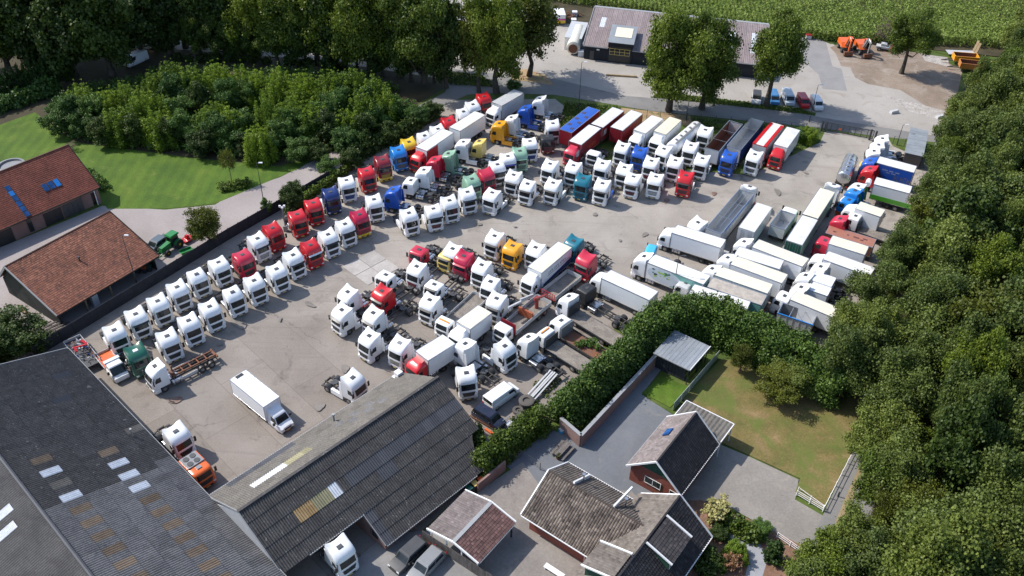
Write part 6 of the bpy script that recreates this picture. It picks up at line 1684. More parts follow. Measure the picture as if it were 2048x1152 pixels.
p = a.lerp(c, .28); b = B(); b.beam(p + Vector((0, -.08, 1.0)), p + d * .5 + Vector((0, -.08, 1.0)), .03, .35); ob('sign', b.mesh('sign', [ORAN]), gt)
for px_ in ((1642, 262), (1650, 264), (1738, 280), (1748, 283)):
    b = B(); b.box(-.14, .14, -.14, .14, 0, 2.2); ob('gate_post', b.mesh('gate_post', [DGREY]), None, G(*px_), label='dark steel gate post, ' + {1642: 'outer one at the left end', 1650: 'inner one at the left end', 1738: 'inner one at the right end', 1748: 'outer one at the right end'}[px_[0]] + ' of the sliding gate', cat='post', group='posts of the sliding gate')
def rail_fence(label, line, name='white_rail_fence', mt=WTRIM, h=1.0, step=1.6, rails=(.35, .65, .95)):
    P = [G(*p) for p in line]; o = P[0]; root = thing(name, label, 'fence', o)
    for a, c in zip(P, P[1:]):
        n_ = max(1, round((c - a).length / step))
        for i in range(n_ + 1):
            p = a.lerp(c, i / n_) - o; b = B(); b.box(p.x - .045, p.x + .045, p.y - .045, p.y + .045, 0, h); ob('post', b.mesh('post', [mt]), root)
        for z in rails: b = B(); b.beam(a - o + Vector((0, 0, z)), c - o + Vector((0, 0, z)), .04, .07); ob('rail', b.mesh('rail', [mt]), root)
rail_fence('white rail fence wing at the drive entrance, garden lawn side', [(1592, 992), (1645, 1024)], name='white_rail_fence')
rail_fence('white rail fence in front of the garden lawn corner', [(1596, 982), (1646, 1018)], h=.7, rails=(.6,))
rail_fence('long white rail fence between garden lawn and side road', [(1646, 1022), (1716, 885)], rails=(.5, .95), step=2.2)
rail_fence('white rail fence wing at the drive entrance, garden bed side', [(1553, 1076), (1605, 1112)])
pf = thing('timber_stack', 'stacked dark timber poles beside the black fence end', 'timber', G(90, 662))
for k in range(11):
    p = Vector((-2.2 + k * .42, 0, .3 + .1 * (k % 2))); b = B(); b.beam(p + Vector((-1.2, -1.4, 0)), p + Vector((1.4, 1.4, .2)), .14, .14); ob('pole', b.mesh('pole', [FENCEW]), pf)

# --- lamp posts
def lamp(px, base_y, topx, topy, label, hh=None, head=None, ht=WHITE):
    o = G(px, base_y); h = hh or solve_h(o, topy); root = thing('lamp_post', label, 'lamp post', o)
    b = B(); b.tube((0, 0, 0), (0, 0, 1.2), .11, 8); b.tube((0, 0, 1.2), (0, 0, h), .075, 8, 0, .045); ob('pole', b.mesh('pole', [DGREY], 40), root)
    b = B(); b.tube((0, 0, h), (.5, -.1, h + .12), .03, 6); ob('arm', b.mesh('arm', [DGREY]), root)
    b = B(); b.hexa([(.35, -.22, h + .08), (1.0, -.25, h + .12), (1.0, .02, h + .12), (.35, .0, h + .08)], [(.38, -.18, h + .2), (.95, -.2, h + .22), (.95, -.02, h + .22), (.38, -.02, h + .2)]); ob('lamp_head', b.mesh('lamp_head', [ht]), root)
lamp(529, 412, 514, 326, 'dark lamp post standing by the brick drive in front of the lawn')
lamp(276, 574, 245, 471, 'dark lamp post rising over the red tiled barn roof')
lamp(1157, 219, 1163, 124, 'dark lamp post beside the blue topped trailer at the road')
lamp(1372, 240, 1379, 185, 'dark lamp post between the roadside trees above the tanker')
lamp(1618, 244, 1637, 170, 'dark lamp post by the white car nearest the gate')
lamp(1793, 291, 1806, 250, 'dark lamp post on the short verge right of the gate')
lamp(1345, 590, 1360, 512, 'thin dark lamp post rising in front of the truck with the green logo', ht=DGREY)
lamp(732, 240, 732, 207, 'grey lamp post among the shrubs behind the left truck row')
cm_ = thing('camera_mast', 'grey surveillance mast with white camera heads at the black fence end', 'camera mast', G(572, 462))
b = B(); b.box(-.3, .3, -.25, .25, 0, 1.0); b.tube((0, 0, 1), (0, 0, 4.6), .09, 8); ob('pole', b.mesh('pole', [MGREY]), cm_)
for k, (x, y) in enumerate(((-.35, .1), (.3, .2), (.1, -.3))): b = B(); b.box(x - .16, x + .16, y - .12, y + .12, 4.45, 4.75); b.tube((0, 0, 4.5), (x, y, 4.6), .03, 5); ob('camera_head', b.mesh('camera_head', [WHITE]), cm_)
b = B(); b.tube((0, 0, 0), (0, 0, .9), .07, 8); ob('bollard', b.mesh('bollard', [BLACK]), None, G(1675, 994), label='small black bollard on the pale strip beside the side road', cat='bollard')
ROOFW = paint((.74, .735, .71), .45, dirt=.22, name='box_roof_white', coat=0, ovar=.08, scale=.7)
DECKW = surf('worn_deck', [(.3, (.17, .15, .13)), (.7, (.30, .265, .23))], .8, world=False, fine=5, finew=.5)
# ------------------------------------------------------------------ vehicles
CN = {id(WHITE): 'white', id(RED): 'red', id(PINKR): 'faded red', id(NAVY): 'navy', id(BLUE): 'blue', id(SKYB): 'bright blue', id(CRIM): 'crimson', id(DRED): 'dark red', id(YELL): 'yellow', id(MINT): 'mint green', id(TEAL): 'teal', id(GREEN): 'dark green', id(ORNG): 'amber', id(PYEL): 'pale yellow', id(BLACK): 'black', id(CYAN): 'cyan', id(ORAN): 'orange', id(LGREY): 'grey'}
def row(entries, phrase, group, **base):
    for i, e in enumerate(entries):
        px, py, hd, cab, col, ex = (list(e) + [{}] * 6)[:6]
        if not isinstance(ex, dict): ex = {}
        ex = dict(ex); kw = dict(base); kw['visor'] = random.random() < .3; note = ex.pop('note', ''); kw.update(ex)
        lb = '%s tractor unit%s, %s %s' % (CN.get(id(col), 'white'), (' ' + note) if note else '', ORD[i] if i < 20 else 'last', phrase)
        tractor(px, py, hd, lb, cab, col, group=group, **kw)
W_ = WHITE
SK = dict(skirt=WHITE, fair=WHITE)
# outer left row, backed on to the black fence
row([(228, 659, -50, 'high', W_, dict(skirt=W_)), (271, 627, -50, 'high', W_), (315, 601, -50, 'high', W_), (354, 573, -49, 'high', W_), (393, 547, -49, 'round', W_), (437, 524, -48, 'xl', W_),
     (485, 509, -46, 'xl', PINKR), (515, 476, -45, 'high', W_, dict(gr=W_, skirt=W_)), (545, 455, -47, 'high', RED, dict(gr=RED))], 'from the big barn in the black fence row', 'tractor units along the black fence')
row([(594, 428, -59, 'xl', RED), (626, 405, -61, 'xl', RED), (661, 383, -62, 'high', NAVY, dict(lower=NAVY, skirt=W_)), (693, 360, -66, 'xl', W_, dict(gr=BLUE)), (733, 341, -62, 'xl', RED, dict(skirt=LGREY)),
     (765, 318, -64, 'high', DRED, dict(lower=YELL, note='with yellow front', gr=YELL)), (797, 299, -62, 'high', SKYB, dict(gr=MGREY)), (818, 283, -60, 'high', YELL, dict(lower=DRED, gr=DRED)),
     (849, 270, -58, 'round', W_), (876, 257, -58, 'high', W_), (898, 240, -60, 'high', RED), (927, 222, -58, 'round', W_, dict(lower=RED)), (946, 208, -58, 'high', W_), (968, 192, -60, 'high', RED, dict(gr=RED))],
    'past the camera mast beside the lane', 'tractor units beside the lane')
# inner left row
row([(334, 671, -52, 'high', W_, dict(skirt=W_)), (377, 640, -51, 'high', W_), (419, 612, -50, 'high', W_), (465, 583, -50, 'round', W_), (508, 560, -50, 'high', W_), (553, 537, -49, 'high', W_), (586, 509, -48, 'high', W_),
     (621, 489, -50, 'high', RED, dict(gr=RED, hatch=DGREY, visor=WHITE)), (656, 468, -52, 'high', W_), (690, 447, -54, 'high', W_), (719, 428, -55, 'high', CRIM, dict(lower=YELL, gr=RED, note='with yellow bumper')), (748, 398, -67, 'high', W_)],
    'from the big barn in the inner left row', 'tractor units of the inner left row')
# short group facing the open yard
row([(818, 425, -62, 'high', W_, dict(skirt=W_)), (867, 417, -68, 'xl', W_, dict(gr=DRED, skirt=W_, note='with dark red grille')), (899, 400, -65, 'high', W_), (935, 383, -67, 'high', W_)],
    'from the left in the short front row', 'short front row at mid yard')
tractor(984, 385, -118, 'white tractor unit with long low rear deck, right end of the short front row', 'xl', W_, skirt=W_, L=6.6, gr=W_, group='short front row at mid yard', tag=1)
# nose to the left, seen from the side
row([(785, 378, 165, 'high', BLUE, dict(skirt=None)), (821, 358, 163, 'flat', W_, dict(zr=3.3)), (847, 339, 163, 'xl', W_), (868, 317, 163, 'high', PINKR), (896, 306, 163, 'high', MINT, dict(skirt=MINT)), (926, 283, 161, 'xl', W_, dict(skirt=W_)),
     (958, 281, 161, 'round', PYEL), (998, 246, 160, 'xl', ORNG, dict(skirt=ORNG)), (1022, 234, 160, 'high', W_, dict(skirt=W_)), (1050, 214, 160, 'high', BLUE, dict(skirt=BLUE)), (1079, 196, 160, 'high', W_, dict(lower=BLUE, note='(blue below)'))],
    'from the near end of the staggered row', 'staggered tractor units nosing left')
# loose cluster, upper middle
row([(1060, 282, -78, 'xl', W_, dict(gr=BLUE)), (1040, 301, -76, 'high', MINT, dict(gr=MINT, visor=MINT)), (1016, 312, -72, 'xl', W_, dict(visor=PURP)), (995, 328, -66, 'high', W_), (973, 344, -60, 'high', PINKR, dict(hatch=False)), (944, 357, -60, 'high', MINT, dict(gr=MINT))],
    'below the black truck in the slanting upper middle line', 'slanting line at upper middle')
tractor(1095, 272, -82, 'black and dark red tractor unit beside the blue topped trailer', 'flat', BLACK, lower=DRED, gr=DRED, zr=3.2)
tractor(1106, 246, -80, 'white roofed tractor unit hidden behind the black and dark red one', 'high', W_)
# right rows nosing down left
row([(1027, 349, -114, 'high', W_), (1055, 370, -114, 'round', W_, dict(zr=3.5)), (1106, 365, -116, 'high', W_, dict(skirt=W_)), (1166, 356, -113, 'high', TEAL, dict(gr=TEAL)), (1205, 366, -113, 'high', W_, dict(skirt=BLUE, fair=BLUE, note='(blue back)')),
     (1267, 353, -112, 'xl', W_, dict(gr=DRED, skirt=W_, note='(red grille)')), (1312, 353, -110, 'xl', W_, dict(gr=W_)), (1372, 350, -112, 'high', RED, dict(gr=DRED, skirt=W_, visor=True))],
    'from the left, front row right of centre', 'front row right of centre')
row([(1100, 327, -116, 'high', W_), (1147, 330, -116, 'high', W_), (1205, 326, -114, 'high', W_), (1249, 334, -114, 'high', W_), (1303, 321, -113, 'high', W_, dict(gr=PINKR)), (1351, 320, -113, 'high', W_), (1405, 316, -114, 'high', W_, dict(skirt=W_, L=6.6, tag=1))],
    'from the left in the second row right of centre', 'second row right of centre')
row([(1188, 304, -116, 'day', W_), (1245, 291, -115, 'high', W_), (1280, 300, -114, 'high', BLUE, dict(gr=BLUE, hatch=DGREY)), (1382, 290, -114, 'high', W_), (1411, 259, -116, 'high', W_)],
    'from the left by the trailer noses', 'third row right of centre')
# trucks and trailers of the top row
tb = trailer((1131, 262), (1188, 217), 'semi trailer with blue tarpaulin top and dark red sides in the road side row', DRED, BLUE, 4.0, doorc=LGREY, group='road side row', legs=True)
lr = rigid(1140, 303, -122, 'red box truck with white roof panel, leading the road side row', 'wedge', PINKR, 'box', bcol=DRED, roofc=ROOFW, zr=3.4, z1=4.0, group='road side row', boxp=((1150, 286), (1190, 253)))
rr_ = trailer((1193.7, 251.5), (1236.5, 218), 'dark red box trailer coupled behind the red box truck, white roof', DRED, ROOFW, 4.0, group='road side row')
trailer((1232.8, 257.7), (1273.5, 223.7), 'dark red box trailer with ribbed front wall, right of the red road train', DRED, ROOFW, 4.0, ribs=1.2, group='road side row')
rigid(1283, 275, -121, 'white box truck right of the dark red trailers, bulging roof deflector', 'wedge', W_, 'box', bcol=W_, roofc=ROOFW, zr=3.3, group='road side row', boxp=((1279, 263.5), (1315, 234)))
rigid(1320, 277, -121, 'white box truck with a sandy beige roof in the road side row', 'wedge', W_, 'box', bcol=W_, roofc=CREAM, zr=3.3, group='road side row', boxp=((1319.5, 266), (1351, 237)))
tractor(1328, 297, -123, 'white tractor unit with pale blue bumper pulling the white tanker', 'high', W_, lower=CYAN, group='road side row', skirt=None)
trailer((1345, 286), (1396, 242), 'long white tanker trailer in the road side row', W_, None, 3.7, 'tank', group='road side row', cat='tanker trailer')
trailer((1424, 299.5), (1472, 245), 'open tipping trailer with a rusty red floor, road side row', LGREY, None, 3.8, 'tip', insidec=RUST, group='road side row')
trailer((1467.7, 296), (1516, 239), 'open tipping trailer grey inside with navy sides, behind the blue cab', NAVY, None, 3.8, 'tip', insidec=LGREY, ends=LGREY, group='road side row')
tractor(1459, 309, -119, 'blue tractor unit coupled to the navy sided open trailer', 'high', BLUE, gr=NAVY, group='road side row')
t_ = trailer((1519, 290.5), (1555, 248), 'box trailer with a red edged white roof behind a white cab', LGREY, ROOFW, 3.95, group='road side row', frame=RED)
for s_ in (-1, 1): b = B(); b.box(-9.0, -.02, s_ * 1.0 - .28, s_ * 1.0 + .28, 4.0, 4.05); ob('roof_stripe', b.mesh('roof_stripe', [RED]), t_)
tractor(1510, 308, -120, 'white tractor unit coupled to the trailer with the red edged roof', 'high', W_, gr=MGREY, group='road side row')
rigid(1560, 302, -124, 'white box truck with a red cab, last in the road side row', 'wedge', RED, 'box', bcol=W_, roofc=ROOFW, zr=3.3, group='road side row', boxp=((1561, 292.5), (1587, 257)))
# box trucks, upper left
t_ = rigid(839, 305, -128, 'red and white box truck nosing out between the tractor units, upper left', 'wedge', RED, 'box', bcol=W_, roofc=ROOFW, zr=3.5, z1=4.0, boxp=((842, 298), (896, 261.5)))
b = B(); b.box(-5.2, -2.06, 1.272, 1.285, 1.3, 3.85); b.box(-5.2, -2.06, -1.285, -1.272, 1.3, 3.85); ob('side_panel', b.mesh('side_panel', [RED]), t_)
trailer((909, 258.5), (960, 226), 'white box trailer behind the red and white box truck, upper left', W_, ROOFW, 4.0)
rigid(986, 217, -127, 'pale grey box truck at the yard corner beside the red tractor unit', 'wedge', W_, 'box', bcol=LGREY, roofc=LGREY, zr=3.3, z1=4.0, boxp=((993, 208), (1038, 182.5)))
# centre block nosing down left
row([(989, 471, -120, 'high', W_, dict(skirt=PINKR, note='(pink sides)')), (1025, 491, -120, 'xl', ORNG, dict(gr=DGREY)), (1071, 494, -120, 'high', W_)], 'from the left in the centre block back row', 'back row of the centre block')
row([(838, 497, -118, 'flat', PINKR, dict(zr=3.3)), (893, 510, -120, 'day', PYEL), (927, 511, -120, 'high', CRIM, dict(gr=PINKR, visor=CRIM)), (963, 529, -120, 'high', W_), (981, 562, -120, 'round', W_), (993, 596, -120, 'high', W_)], 'from the left in the third row of the centre block', 'third row of the centre block')
tractor(905, 497, -120, 'white roof deflector cab behind the pale yellow one in the centre block', 'high', W_, zr=3.9)
row([(771, 546, -122, 'flat', W_, dict(zr=3.4)), (833, 532, -121, 'high', W_, dict(gr=PINKR, L=9, wb=7.2, tag=2)), (868, 564, -121, 'flat', W_, dict(zr=3.5, visor=True, L=8.6, wb=6.9, tag=2)), (859, 599, -121, 'high', W_, dict(L=9, wb=7.2))], 'from the left in the second row of the centre block', 'second row of the centre block')
row([(695, 583, -130, 'high', W_), (763, 581, -128, 'high', RED, dict(L=9, wb=7.2, tag=2)), (683, 619, -132, 'high', W_, dict(skirt=W_)), (746, 625, -128, 'high', W_, dict(L=9.2, wb=7.2, tag=2)), (738, 671, -128, 'high', W_, dict(L=7.5, wb=6.0, tag=1))], 'from the top in the front row of the centre block', 'front row of the centre block')
tractor(799, 685, -122, 'white tractor unit with pinkish sides beside the red box truck', 'high', W_, hatch=MGREY, gr=CREAM)
rigid(853, 702, -123, 'red box truck with a long white body behind the grey barn ridge', 'wedge', RED, 'box', bcol=W_, roofc=ROOFW, zr=3.3, z1=3.8, boxp=((843, 712), (898, 678)))
rigid(890, 640, -122, 'white flatbed truck with an amber beacon bar in the centre block', 'day', W_, 'flat', 7.5, beacon=AMBER, sidec=LGREY, side=.5, deckc=DECKW, zr=2.9)
rigid(913, 660, -123, 'white box truck with a cream roof in the centre block', 'wedge', W_, 'box', bcol=W_, roofc=CREAM, zr=3.3, z1=3.8, boxp=((926, 651), (970, 618)))
jb = rigid(1058, 556, -128, 'large white box truck with blue lettering on its side in the centre block', 'wedge', W_, 'box', bcol=W_, roofc=CREAM, zr=3.6, z1=4.0, boxp=((1069, 540), (1130, 489)))
t_ = thing('flatbed_trailer', 'grey sided open flatbed trailer with a red front gate beside the lettered box truck', 'trailer', (0, 0, 0), 0)
a_, h_, L_ = place2((1096, 587), (1149, 545), 1.9); t_.location = (a_.x, a_.y, 0); t_.rotation_euler.z = h_
flat_body(t_, 0, L_, DECKW, LGREY, .8, 1.1); under_frame(t_, 0, L_, [-2, -L_ + 1.6, -L_ + 2.9]); b = B()
for k in range(7): b.box(.02, .08, -1.2 + k * .4 - .04, -1.2 + k * .4 + .04, 1.1, 2.2)
for z in (1.15, 1.65, 2.15): b.box(.03, .07, -1.25, 1.25, z, z + .08)
ob('front_gate', b.mesh('front_gate', [RED]), t_)
tractor(1147, 481, -128, 'teal tractor unit behind the big lettered box truck', 'high', TEAL)
tractor(1172, 513, -128, 'faded red tractor unit right of the big lettered box truck', 'high', PINKR, lower=RED, visor=True, hatch=False, skirt=None, fifth=True, tag=1, L=7)
# crane truck
ct = rigid(1007, 652, -127, 'white eight wheeled crane truck with red headboard and an orange crane in its bed', 'day', W_, 'flat', 8.3, headc=DRED, sidec=LGREY, side=.75, deckc=DECKW, zr=2.95, axle3=True, headh=1.9, beacon=None)
b = B(); b.box(-6.2, -5.9, -1.2, 1.2, 1.3, 2.5); ob('bulkhead', b.mesh('bulkhead', [paint((.36, .08, .025), .6, dirt=.3, name='worn_orange_red')]), ct)
b = B(); b.tube((-8.6, 0, 1.2), (-8.6, 0, 3.2), .28, 10); b.beam((-8.6, 0, 3.1), (-7.2, .5, 3.9), .3, .35); b.beam((-7.2, .5, 3.9), (-9.6, .8, 3.3), .22, .26); b.beam((-8.6, 1.3, .9), (-8.6, -1.3, .9), .3, .3)
ob('crane', b.mesh('crane', [paint((.33, .03, .02), .5, dirt=.3, name='worn_red')]), ct)
b = B(); b.beam((-4.0, -1.5, 3.4), (-8.5, -.6, 3.2), .25, .3); b.beam((-6.2, -1.1, 3.7), (-8.5, -.6, 3.4), .2, .2); ob('crane_boom', b.mesh('crane_boom', [LGREY]), ct)
# nosing left, lower centre
tractor(1174, 574, 137, 'black tractor unit with a flat roofed cab beside the white box truck', 'flat', BLACK, zr=3.2, L=9.5, wb=7.5, tag=2)
rigid(1196, 553, 138, 'white box truck nosing left in front of the laurel hedge, centre', 'wedge', W_, 'box', bcol=W_, roofc=ROOFW, zr=3.3, z1=3.9, boxp=((1212, 548), (1308, 592)))
rigid(1137, 597, 137, 'white truck with a grey plank flatbed nosing left, below the black cab', 'round', W_, 'flat', 8.0, deckc=DECKW, zr=3.3, headc=DGREY, headh=1.8)
rigid(1122, 641, 137, 'white truck with weeds growing in its rusty open bed', 'flat', W_, 'flat', 7.0, deckc=RUST, sidec=CHASSIS, side=.35, zr=3.0, headc=MGREY, headh=1.9)
rigid(1092, 663, 138, 'white truck with orange roof beacons and an empty pinkish flatbed', 'day', W_, 'flat', 6.6, deckc=DECKW, zr=2.85, headc=DGREY, headh=1.6, beacon=AMBER)
tractor(1056, 676, 138, 'white six wheeled tractor unit nosing left above the loose steel beams', 'round', W_, zr=3.5, L=7.2, wb=5.6, tag=1)
tractor(1010, 691, -44, 'white tractor unit nosing right towards the steel beams, black grille', 'high', W_, skirt=W_, fair=W_)
tractor(930, 686, 138, 'white high cab with a grey fairing nosing left beside the red box truck', 'xl', W_, skirt=LGREY, tag=1, L=7.0)
tractor(933, 745, -75, 'damaged white tractor unit with an exposed front end beside the white van', 'high', W_, gr=BLACK, lower=LGREY)
van = car(1000, 780, 46, 'white panel van parked behind the dark car near the hedge', 'van', W_, 4.9, 1.95, 1.95, 'panel_van', 'van')
car(975, 822, -38, 'dark blue car parked by the grey barn end', 'mini', paint((.012, .016, .035), .25, name='night_blue'), 4.3, 1.78, 1.7)
# left foreground
tractor(272, 704, -50, 'dark green tractor unit with a white patch on its roof, beside the container truck', 'high', GREEN, hatch=W_, gr=GREEN, lower=GREEN, zr=3.6)
ht = tractor(309, 733, -136, 'white container carrier truck with a bare rusty hook frame', 'round', W_, L=9.0, wb=6.6, tag=2, fifth=False, zr=3.7, skirt=None)
b = B()
for s_ in (-1, 1): b.box(-9.0, -2.9, s_ * .5 - .07, s_ * .5 + .07, 1.15, 1.38)
for k in range(6): b.box(-8.9 + k * 1.1, -8.75 + k * 1.1, -.6, .6, 1.2, 1.32)
b.box(-3.3, -2.8, -.35, .35, 1.3, 1.7); b.beam((-3.2, 0, 1.6), (-3.2, 0, 2.6), .18, .18); b.tube((-9, -.9, 1.2), (-9, .9, 1.2), .14, 8)
ob('hook_frame', b.mesh('hook_frame', [RUST]), ht)
for s_ in (-1, 1): b = B(); b.box(-6.0, -2.8, s_ * 1.1 - .04, s_ * 1.1 + .04, .55, 1.0); ob('side_guard', b.mesh('side_guard', [LGREY]), ht)
van_truck(543, 804, -40.8, 'white box van with a tall body standing alone in the open yard')
tractor(706, 757, -34, 'white tractor unit alone in front of the grey barn, seen from its left side', 'high', W_, skirt=W_, zr=3.7)
tractor(352, 862, -42, 'white tractor unit half hidden behind the big barn eave', 'high', W_)
oc = tractor(398, 935, -42, 'orange truck with a grey rooftop unit beside the big barn', 'day', ORAN, zr=2.9, fifth=False, hatch=False)
b = B(); b.box(-3.6, -1.78, -1.15, 1.15, 1.1, 2.8); ob('crew_body', b.mesh('crew_body', [ORAN]), oc)
b = B(); b.box(-3.5, -1.6, -1.0, 1.0, 2.8, 3.0); b.box(-1.4, -.9, -.3, .3, 2.85, 2.95); ob('roof_unit', b.mesh('roof_unit', [MGREY]), oc)
for s_ in (-2.1, -3.0): b = B(); b.tube((s_, .4, 3.0), (s_, .4, 3.06), .35, 12); b.tube((s_, -.45, 3.0), (s_, -.45, 3.06), .35, 12); ob('fan', b.mesh('fan', [DGREY]), oc)
tractor(680, 1093, -46, 'white tractor unit emerging from under the grey barn roof', 'high', W_)
pk = thing('pickup_truck', 'white pickup with an orange open bed beside the big barn', 'pickup', G(248, 764, 0), RAD(-46))
h_ = RAD(-46)
ob('body', cached(('cb', 2.6, 2.0, 2.1, 'van'), lambda: car_body(2.6, 2.0, 2.1, 'van')), pk)
me_, bot_, mid_ = car_top(2.6, 2.0, 2.15, 'van'); ob('roof', me_, pk)
b = B(); V = [Vector(q_) for q_ in (bot_[0], bot_[1], mid_[1], mid_[0])]; n_ = Vector((.8, 0, .6)).normalized(); b.hexa([q_ - n_ * .02 for q_ in V], [q_ + n_ * .012 for q_ in V]); ob('windscreen', b.mesh('windscreen', [GLASS]), pk)
flat_body(pk, -2.7, 3.3, ORAN, LGREY, .4, .85, 1.0); b = B(); b.box(-2.7, -2.2, -1.0, 1.0, 2.1, 2.3); ob('roof_rack', b.mesh('roof_rack', [W_]), pk)
for x_ in (-.85, -4.6):
    for s_ in (-1, 1): wheel(pk, x_, s_ * .9, .36, .22)
for s_ in (-1, 1): ob('mirror', cached('vmi', lambda: small_box('mirror', -.12, .05, -.14, .14, 1.35, 1.75, BLACK)), pk, (-.95, s_ * 1.2, 0)); ob('headlight', cached('vhl', lambda: None), pk, (-.02, s_ * .7, -.1))
b = B(); b.box(-5.7, -.8, -.4, .4, .5, .82); ob('chassis', b.mesh('chassis', [CHASSIS]), pk)
sc_ = thing('scrap_bed', 'scrap filled grey truck bed with red arms beside the big barn corner', 'scrap bed', G(185, 735, 0), RAD(-46))
flat_body(sc_, .6, 6.4, DGREY, LGREY, .5, .8, 1.1); b = B(); b.beam((-3.2, -.8, 1.7), (-2.6, .9, 1.8), .18, .18); b.beam((-2.2, -.7, 1.7), (-2.9, -.6, 2.0), .3, .3); b.beam((-3.8, .6, 1.8), (-3.0, .9, 1.6), .3, .3); ob('red_arm', b.mesh('red_arm', [RED]), sc_)
b = B()
for k in range(70):
    p = Vector((random.uniform(-5, -.3), random.uniform(-.95, .95), random.uniform(.95, 1.4))); d = Vector((random.uniform(-.5, .5), random.uniform(-.5, .5), random.uniform(-.2, .3))); b.beam(p, p + d, random.uniform(.03, .2), random.uniform(.02, .12), k % 4)
ob('scrap', b.mesh('scrap', [DGREY, RUST, LGREY, NAVY]), sc_, kind='stuff')
for y0 in (-.9, .9): wheel(sc_, -4.0, y0, .4, .3); wheel(sc_, -1.2, y0, .4, .3)
# right cluster
tp_ = tractor(1500, 372, bearing((1427, 462), (1493, 383), 3.7), 'white tractor unit with orange trim pulling the long open trailer towards the top', 'high', W_, lower=ORAN)
t_ = trailer((1493.7, 383), (1427, 462.5), 'long open tipping trailer with a light blue side band, centre right', LGREY, None, 3.7, 'tip', insidec=LGREY, cat='trailer')
b = B(); b.box(-12, -.1, -1.31, -1.27, 3.2, 3.55); b.box(-12, -.1, 1.27, 1.31, 3.2, 3.55); ob('side_band', b.mesh('side_band', [SKYB]), t_)
for s_ in (-.35, .35): b = B(); b.tube((-.1, s_, 3.72), (-12, s_, 3.72), .04, 6); ob('cover_rail', b.mesh('cover_rail', [ALU]), t_)
tractor(1396, 444, -140, 'white cab showing only its roof behind the long white box truck', 'high', W_, hatch=DGREY)
rigid(1334, 458, 162 - 1, 'long white box truck nosing left at the edge of the right cluster', 'wedge', W_, 'box', bcol=W_, roofc=ROOFW, zr=3.5, z1=3.9, axle3=True, boxp=((1349, 457.4), (1447, 487.8)))
tractor(1303, 496, 160, 'small cyan cab peeping over the truck with the green logo', 'day', CYAN, zr=2.85, fifth=False)
lg = rigid(1287, 513, bearing((1414.4, 560.4), (1301.9, 516.7), 3.9), 'white box truck with a green tree logo on its side panel', 'high', W_, 'box', bcol=W_, roofc=ROOFW, zr=3.7, z1=3.95, axle3=True, boxp=((1301.9, 516.7), (1414.4, 560.4)))
trailer((1529, 410), (1493, 459.5), 'white box trailer with red rear posts between the two open trailers', W_, ROOFW, 4.0, doorc=LGREY, frame=LGREY)
gt_ = rigid(1581, 420, bearing((1537, 479), (1572, 432), 2.9), 'white truck with a deep grey tipper body nosing to the top', 'day', W_, 'tip', 5.0, LGREY, None, zr=2.8, z1=2.9, insidec=LGREY, axle3=True)
tractor(1668, 368, bearing((1620, 433), (1655, 380), 4), 'white tractor unit with upswept roof pulling the pale green road train', 'high', W_)
trailer((1655, 380), (1620, 433), 'front pale green box of the road train, streaked cream roof', MINT, CREAM, 4.0)
trailer((1620, 435), (1588, 485.5), 'rear box of the pale green road train with dark green doors', MINT, ROOFW, 4.0, doorc=GREEN)
trailer((1706, 306), (1690, 345), 'short silver tanker trailer standing alone in the upper right yard', ALU, None, 3.4, 'tank', cat='tanker trailer')
row([(1765, 276, 168, 'high', W_), (1757, 289, 167, 'xl', W_), (1748, 301, 165, 'high', W_)], 'from the top in the trio by the short verge', 'trio of white cabs by the verge', skirt=W_)
tractor(1740, 320, 150, 'blue cab with a yellow roof front pulling the blue curtain trailer', 'high', BLUE, visor=YELL, lower=NAVY)
bt = trailer((1756, 319), (1831, 339), 'blue curtain sided trailer with white roof and pale lettering by the wood', BLUE, ROOFW, 4.0)
tractor(1740, 336, 145, 'bright red tractor unit nosing left below the blue curtain trailer', 'high', RED)
wt = trailer((1750, 361), (1822, 380), 'white trailer with a green lower side band by the wood', W_, ROOFW, 4.0)
b = B(); b.box(-9, -.05, 1.275, 1.30, 1.25, 2.1); ob('side_band', b.mesh('side_band', [LIME]), wt)
b = B(); b.tube((.9, -.7, 3.3), (.9, .7, 3.3), .45, 14); ob('cooling_unit', b.mesh('cooling_unit', [W_], 40), wt)
tractor(1716, 371, 140, 'white cab with a lime green side nosing left by the green banded trailer', 'xl', W_, lower=LIME, fair=LIME)
tractor(1709, 383, 140, 'blue roofed cab below the white and lime one', 'xl', SKYB, zr=3.6)
tractor(1698, 398, 140, 'blue and white cab with orange bumper nosing left', 'flat', SKYB, visor=W_, lower=ORAN, zr=3.2)
rigid(1706, 417, 147, 'white box truck with a rounded roof deflector by the wood', 'wedge', W_, 'box', bcol=W_, roofc=CREAM, zr=3.5, z1=3.9, boxp=((1716, 410), (1766, 427)))
tractor(1680, 436, 145, 'red tractor unit nosing left above the rust red container', 'high', PINKR, lower=RED)
rigid(1711, 431, 145, 'white and grey crew truck with a grey flat deck beside the red cab', 'flat', W_, 'flat', 6, deckc=DECKW, zr=3.1, headc=DGREY)
rc = trailer((1655, 458), (1749, 487), 'rust red open container trailer with faded markings on its top', RUST, paint((.36, .14, .09), .8, dirt=.4, name='rust_roof'), 2.8, z0=1.0)
tractor(1650, 480, 145, 'red cab nosing left below the rust red container', 'flat', PINKR, zr=3.1)
trailer((1661, 479), (1734, 501.6), 'white box with a stained roof behind the lower red cab', W_, CREAM, 4.0)
rigid(1636, 510, 146, 'white box truck with a plain roof below the stained one', 'wedge', W_, 'box', 7, W_, ROOFW, zr=3.5, z1=3.95)
tractor(1641, 532, 146, 'white cab with a dark roof hatch at the wood edge', 'high', W_, hatch=DGREY)
tractor(1611, 549, 144, 'white cab with sloping bonnet roof, left of the hatch roofed one', 'round', W_)
trailer((1627, 551), (1668, 565), 'small white box with a rounded top at the wood edge', W_, W_, 3.6)
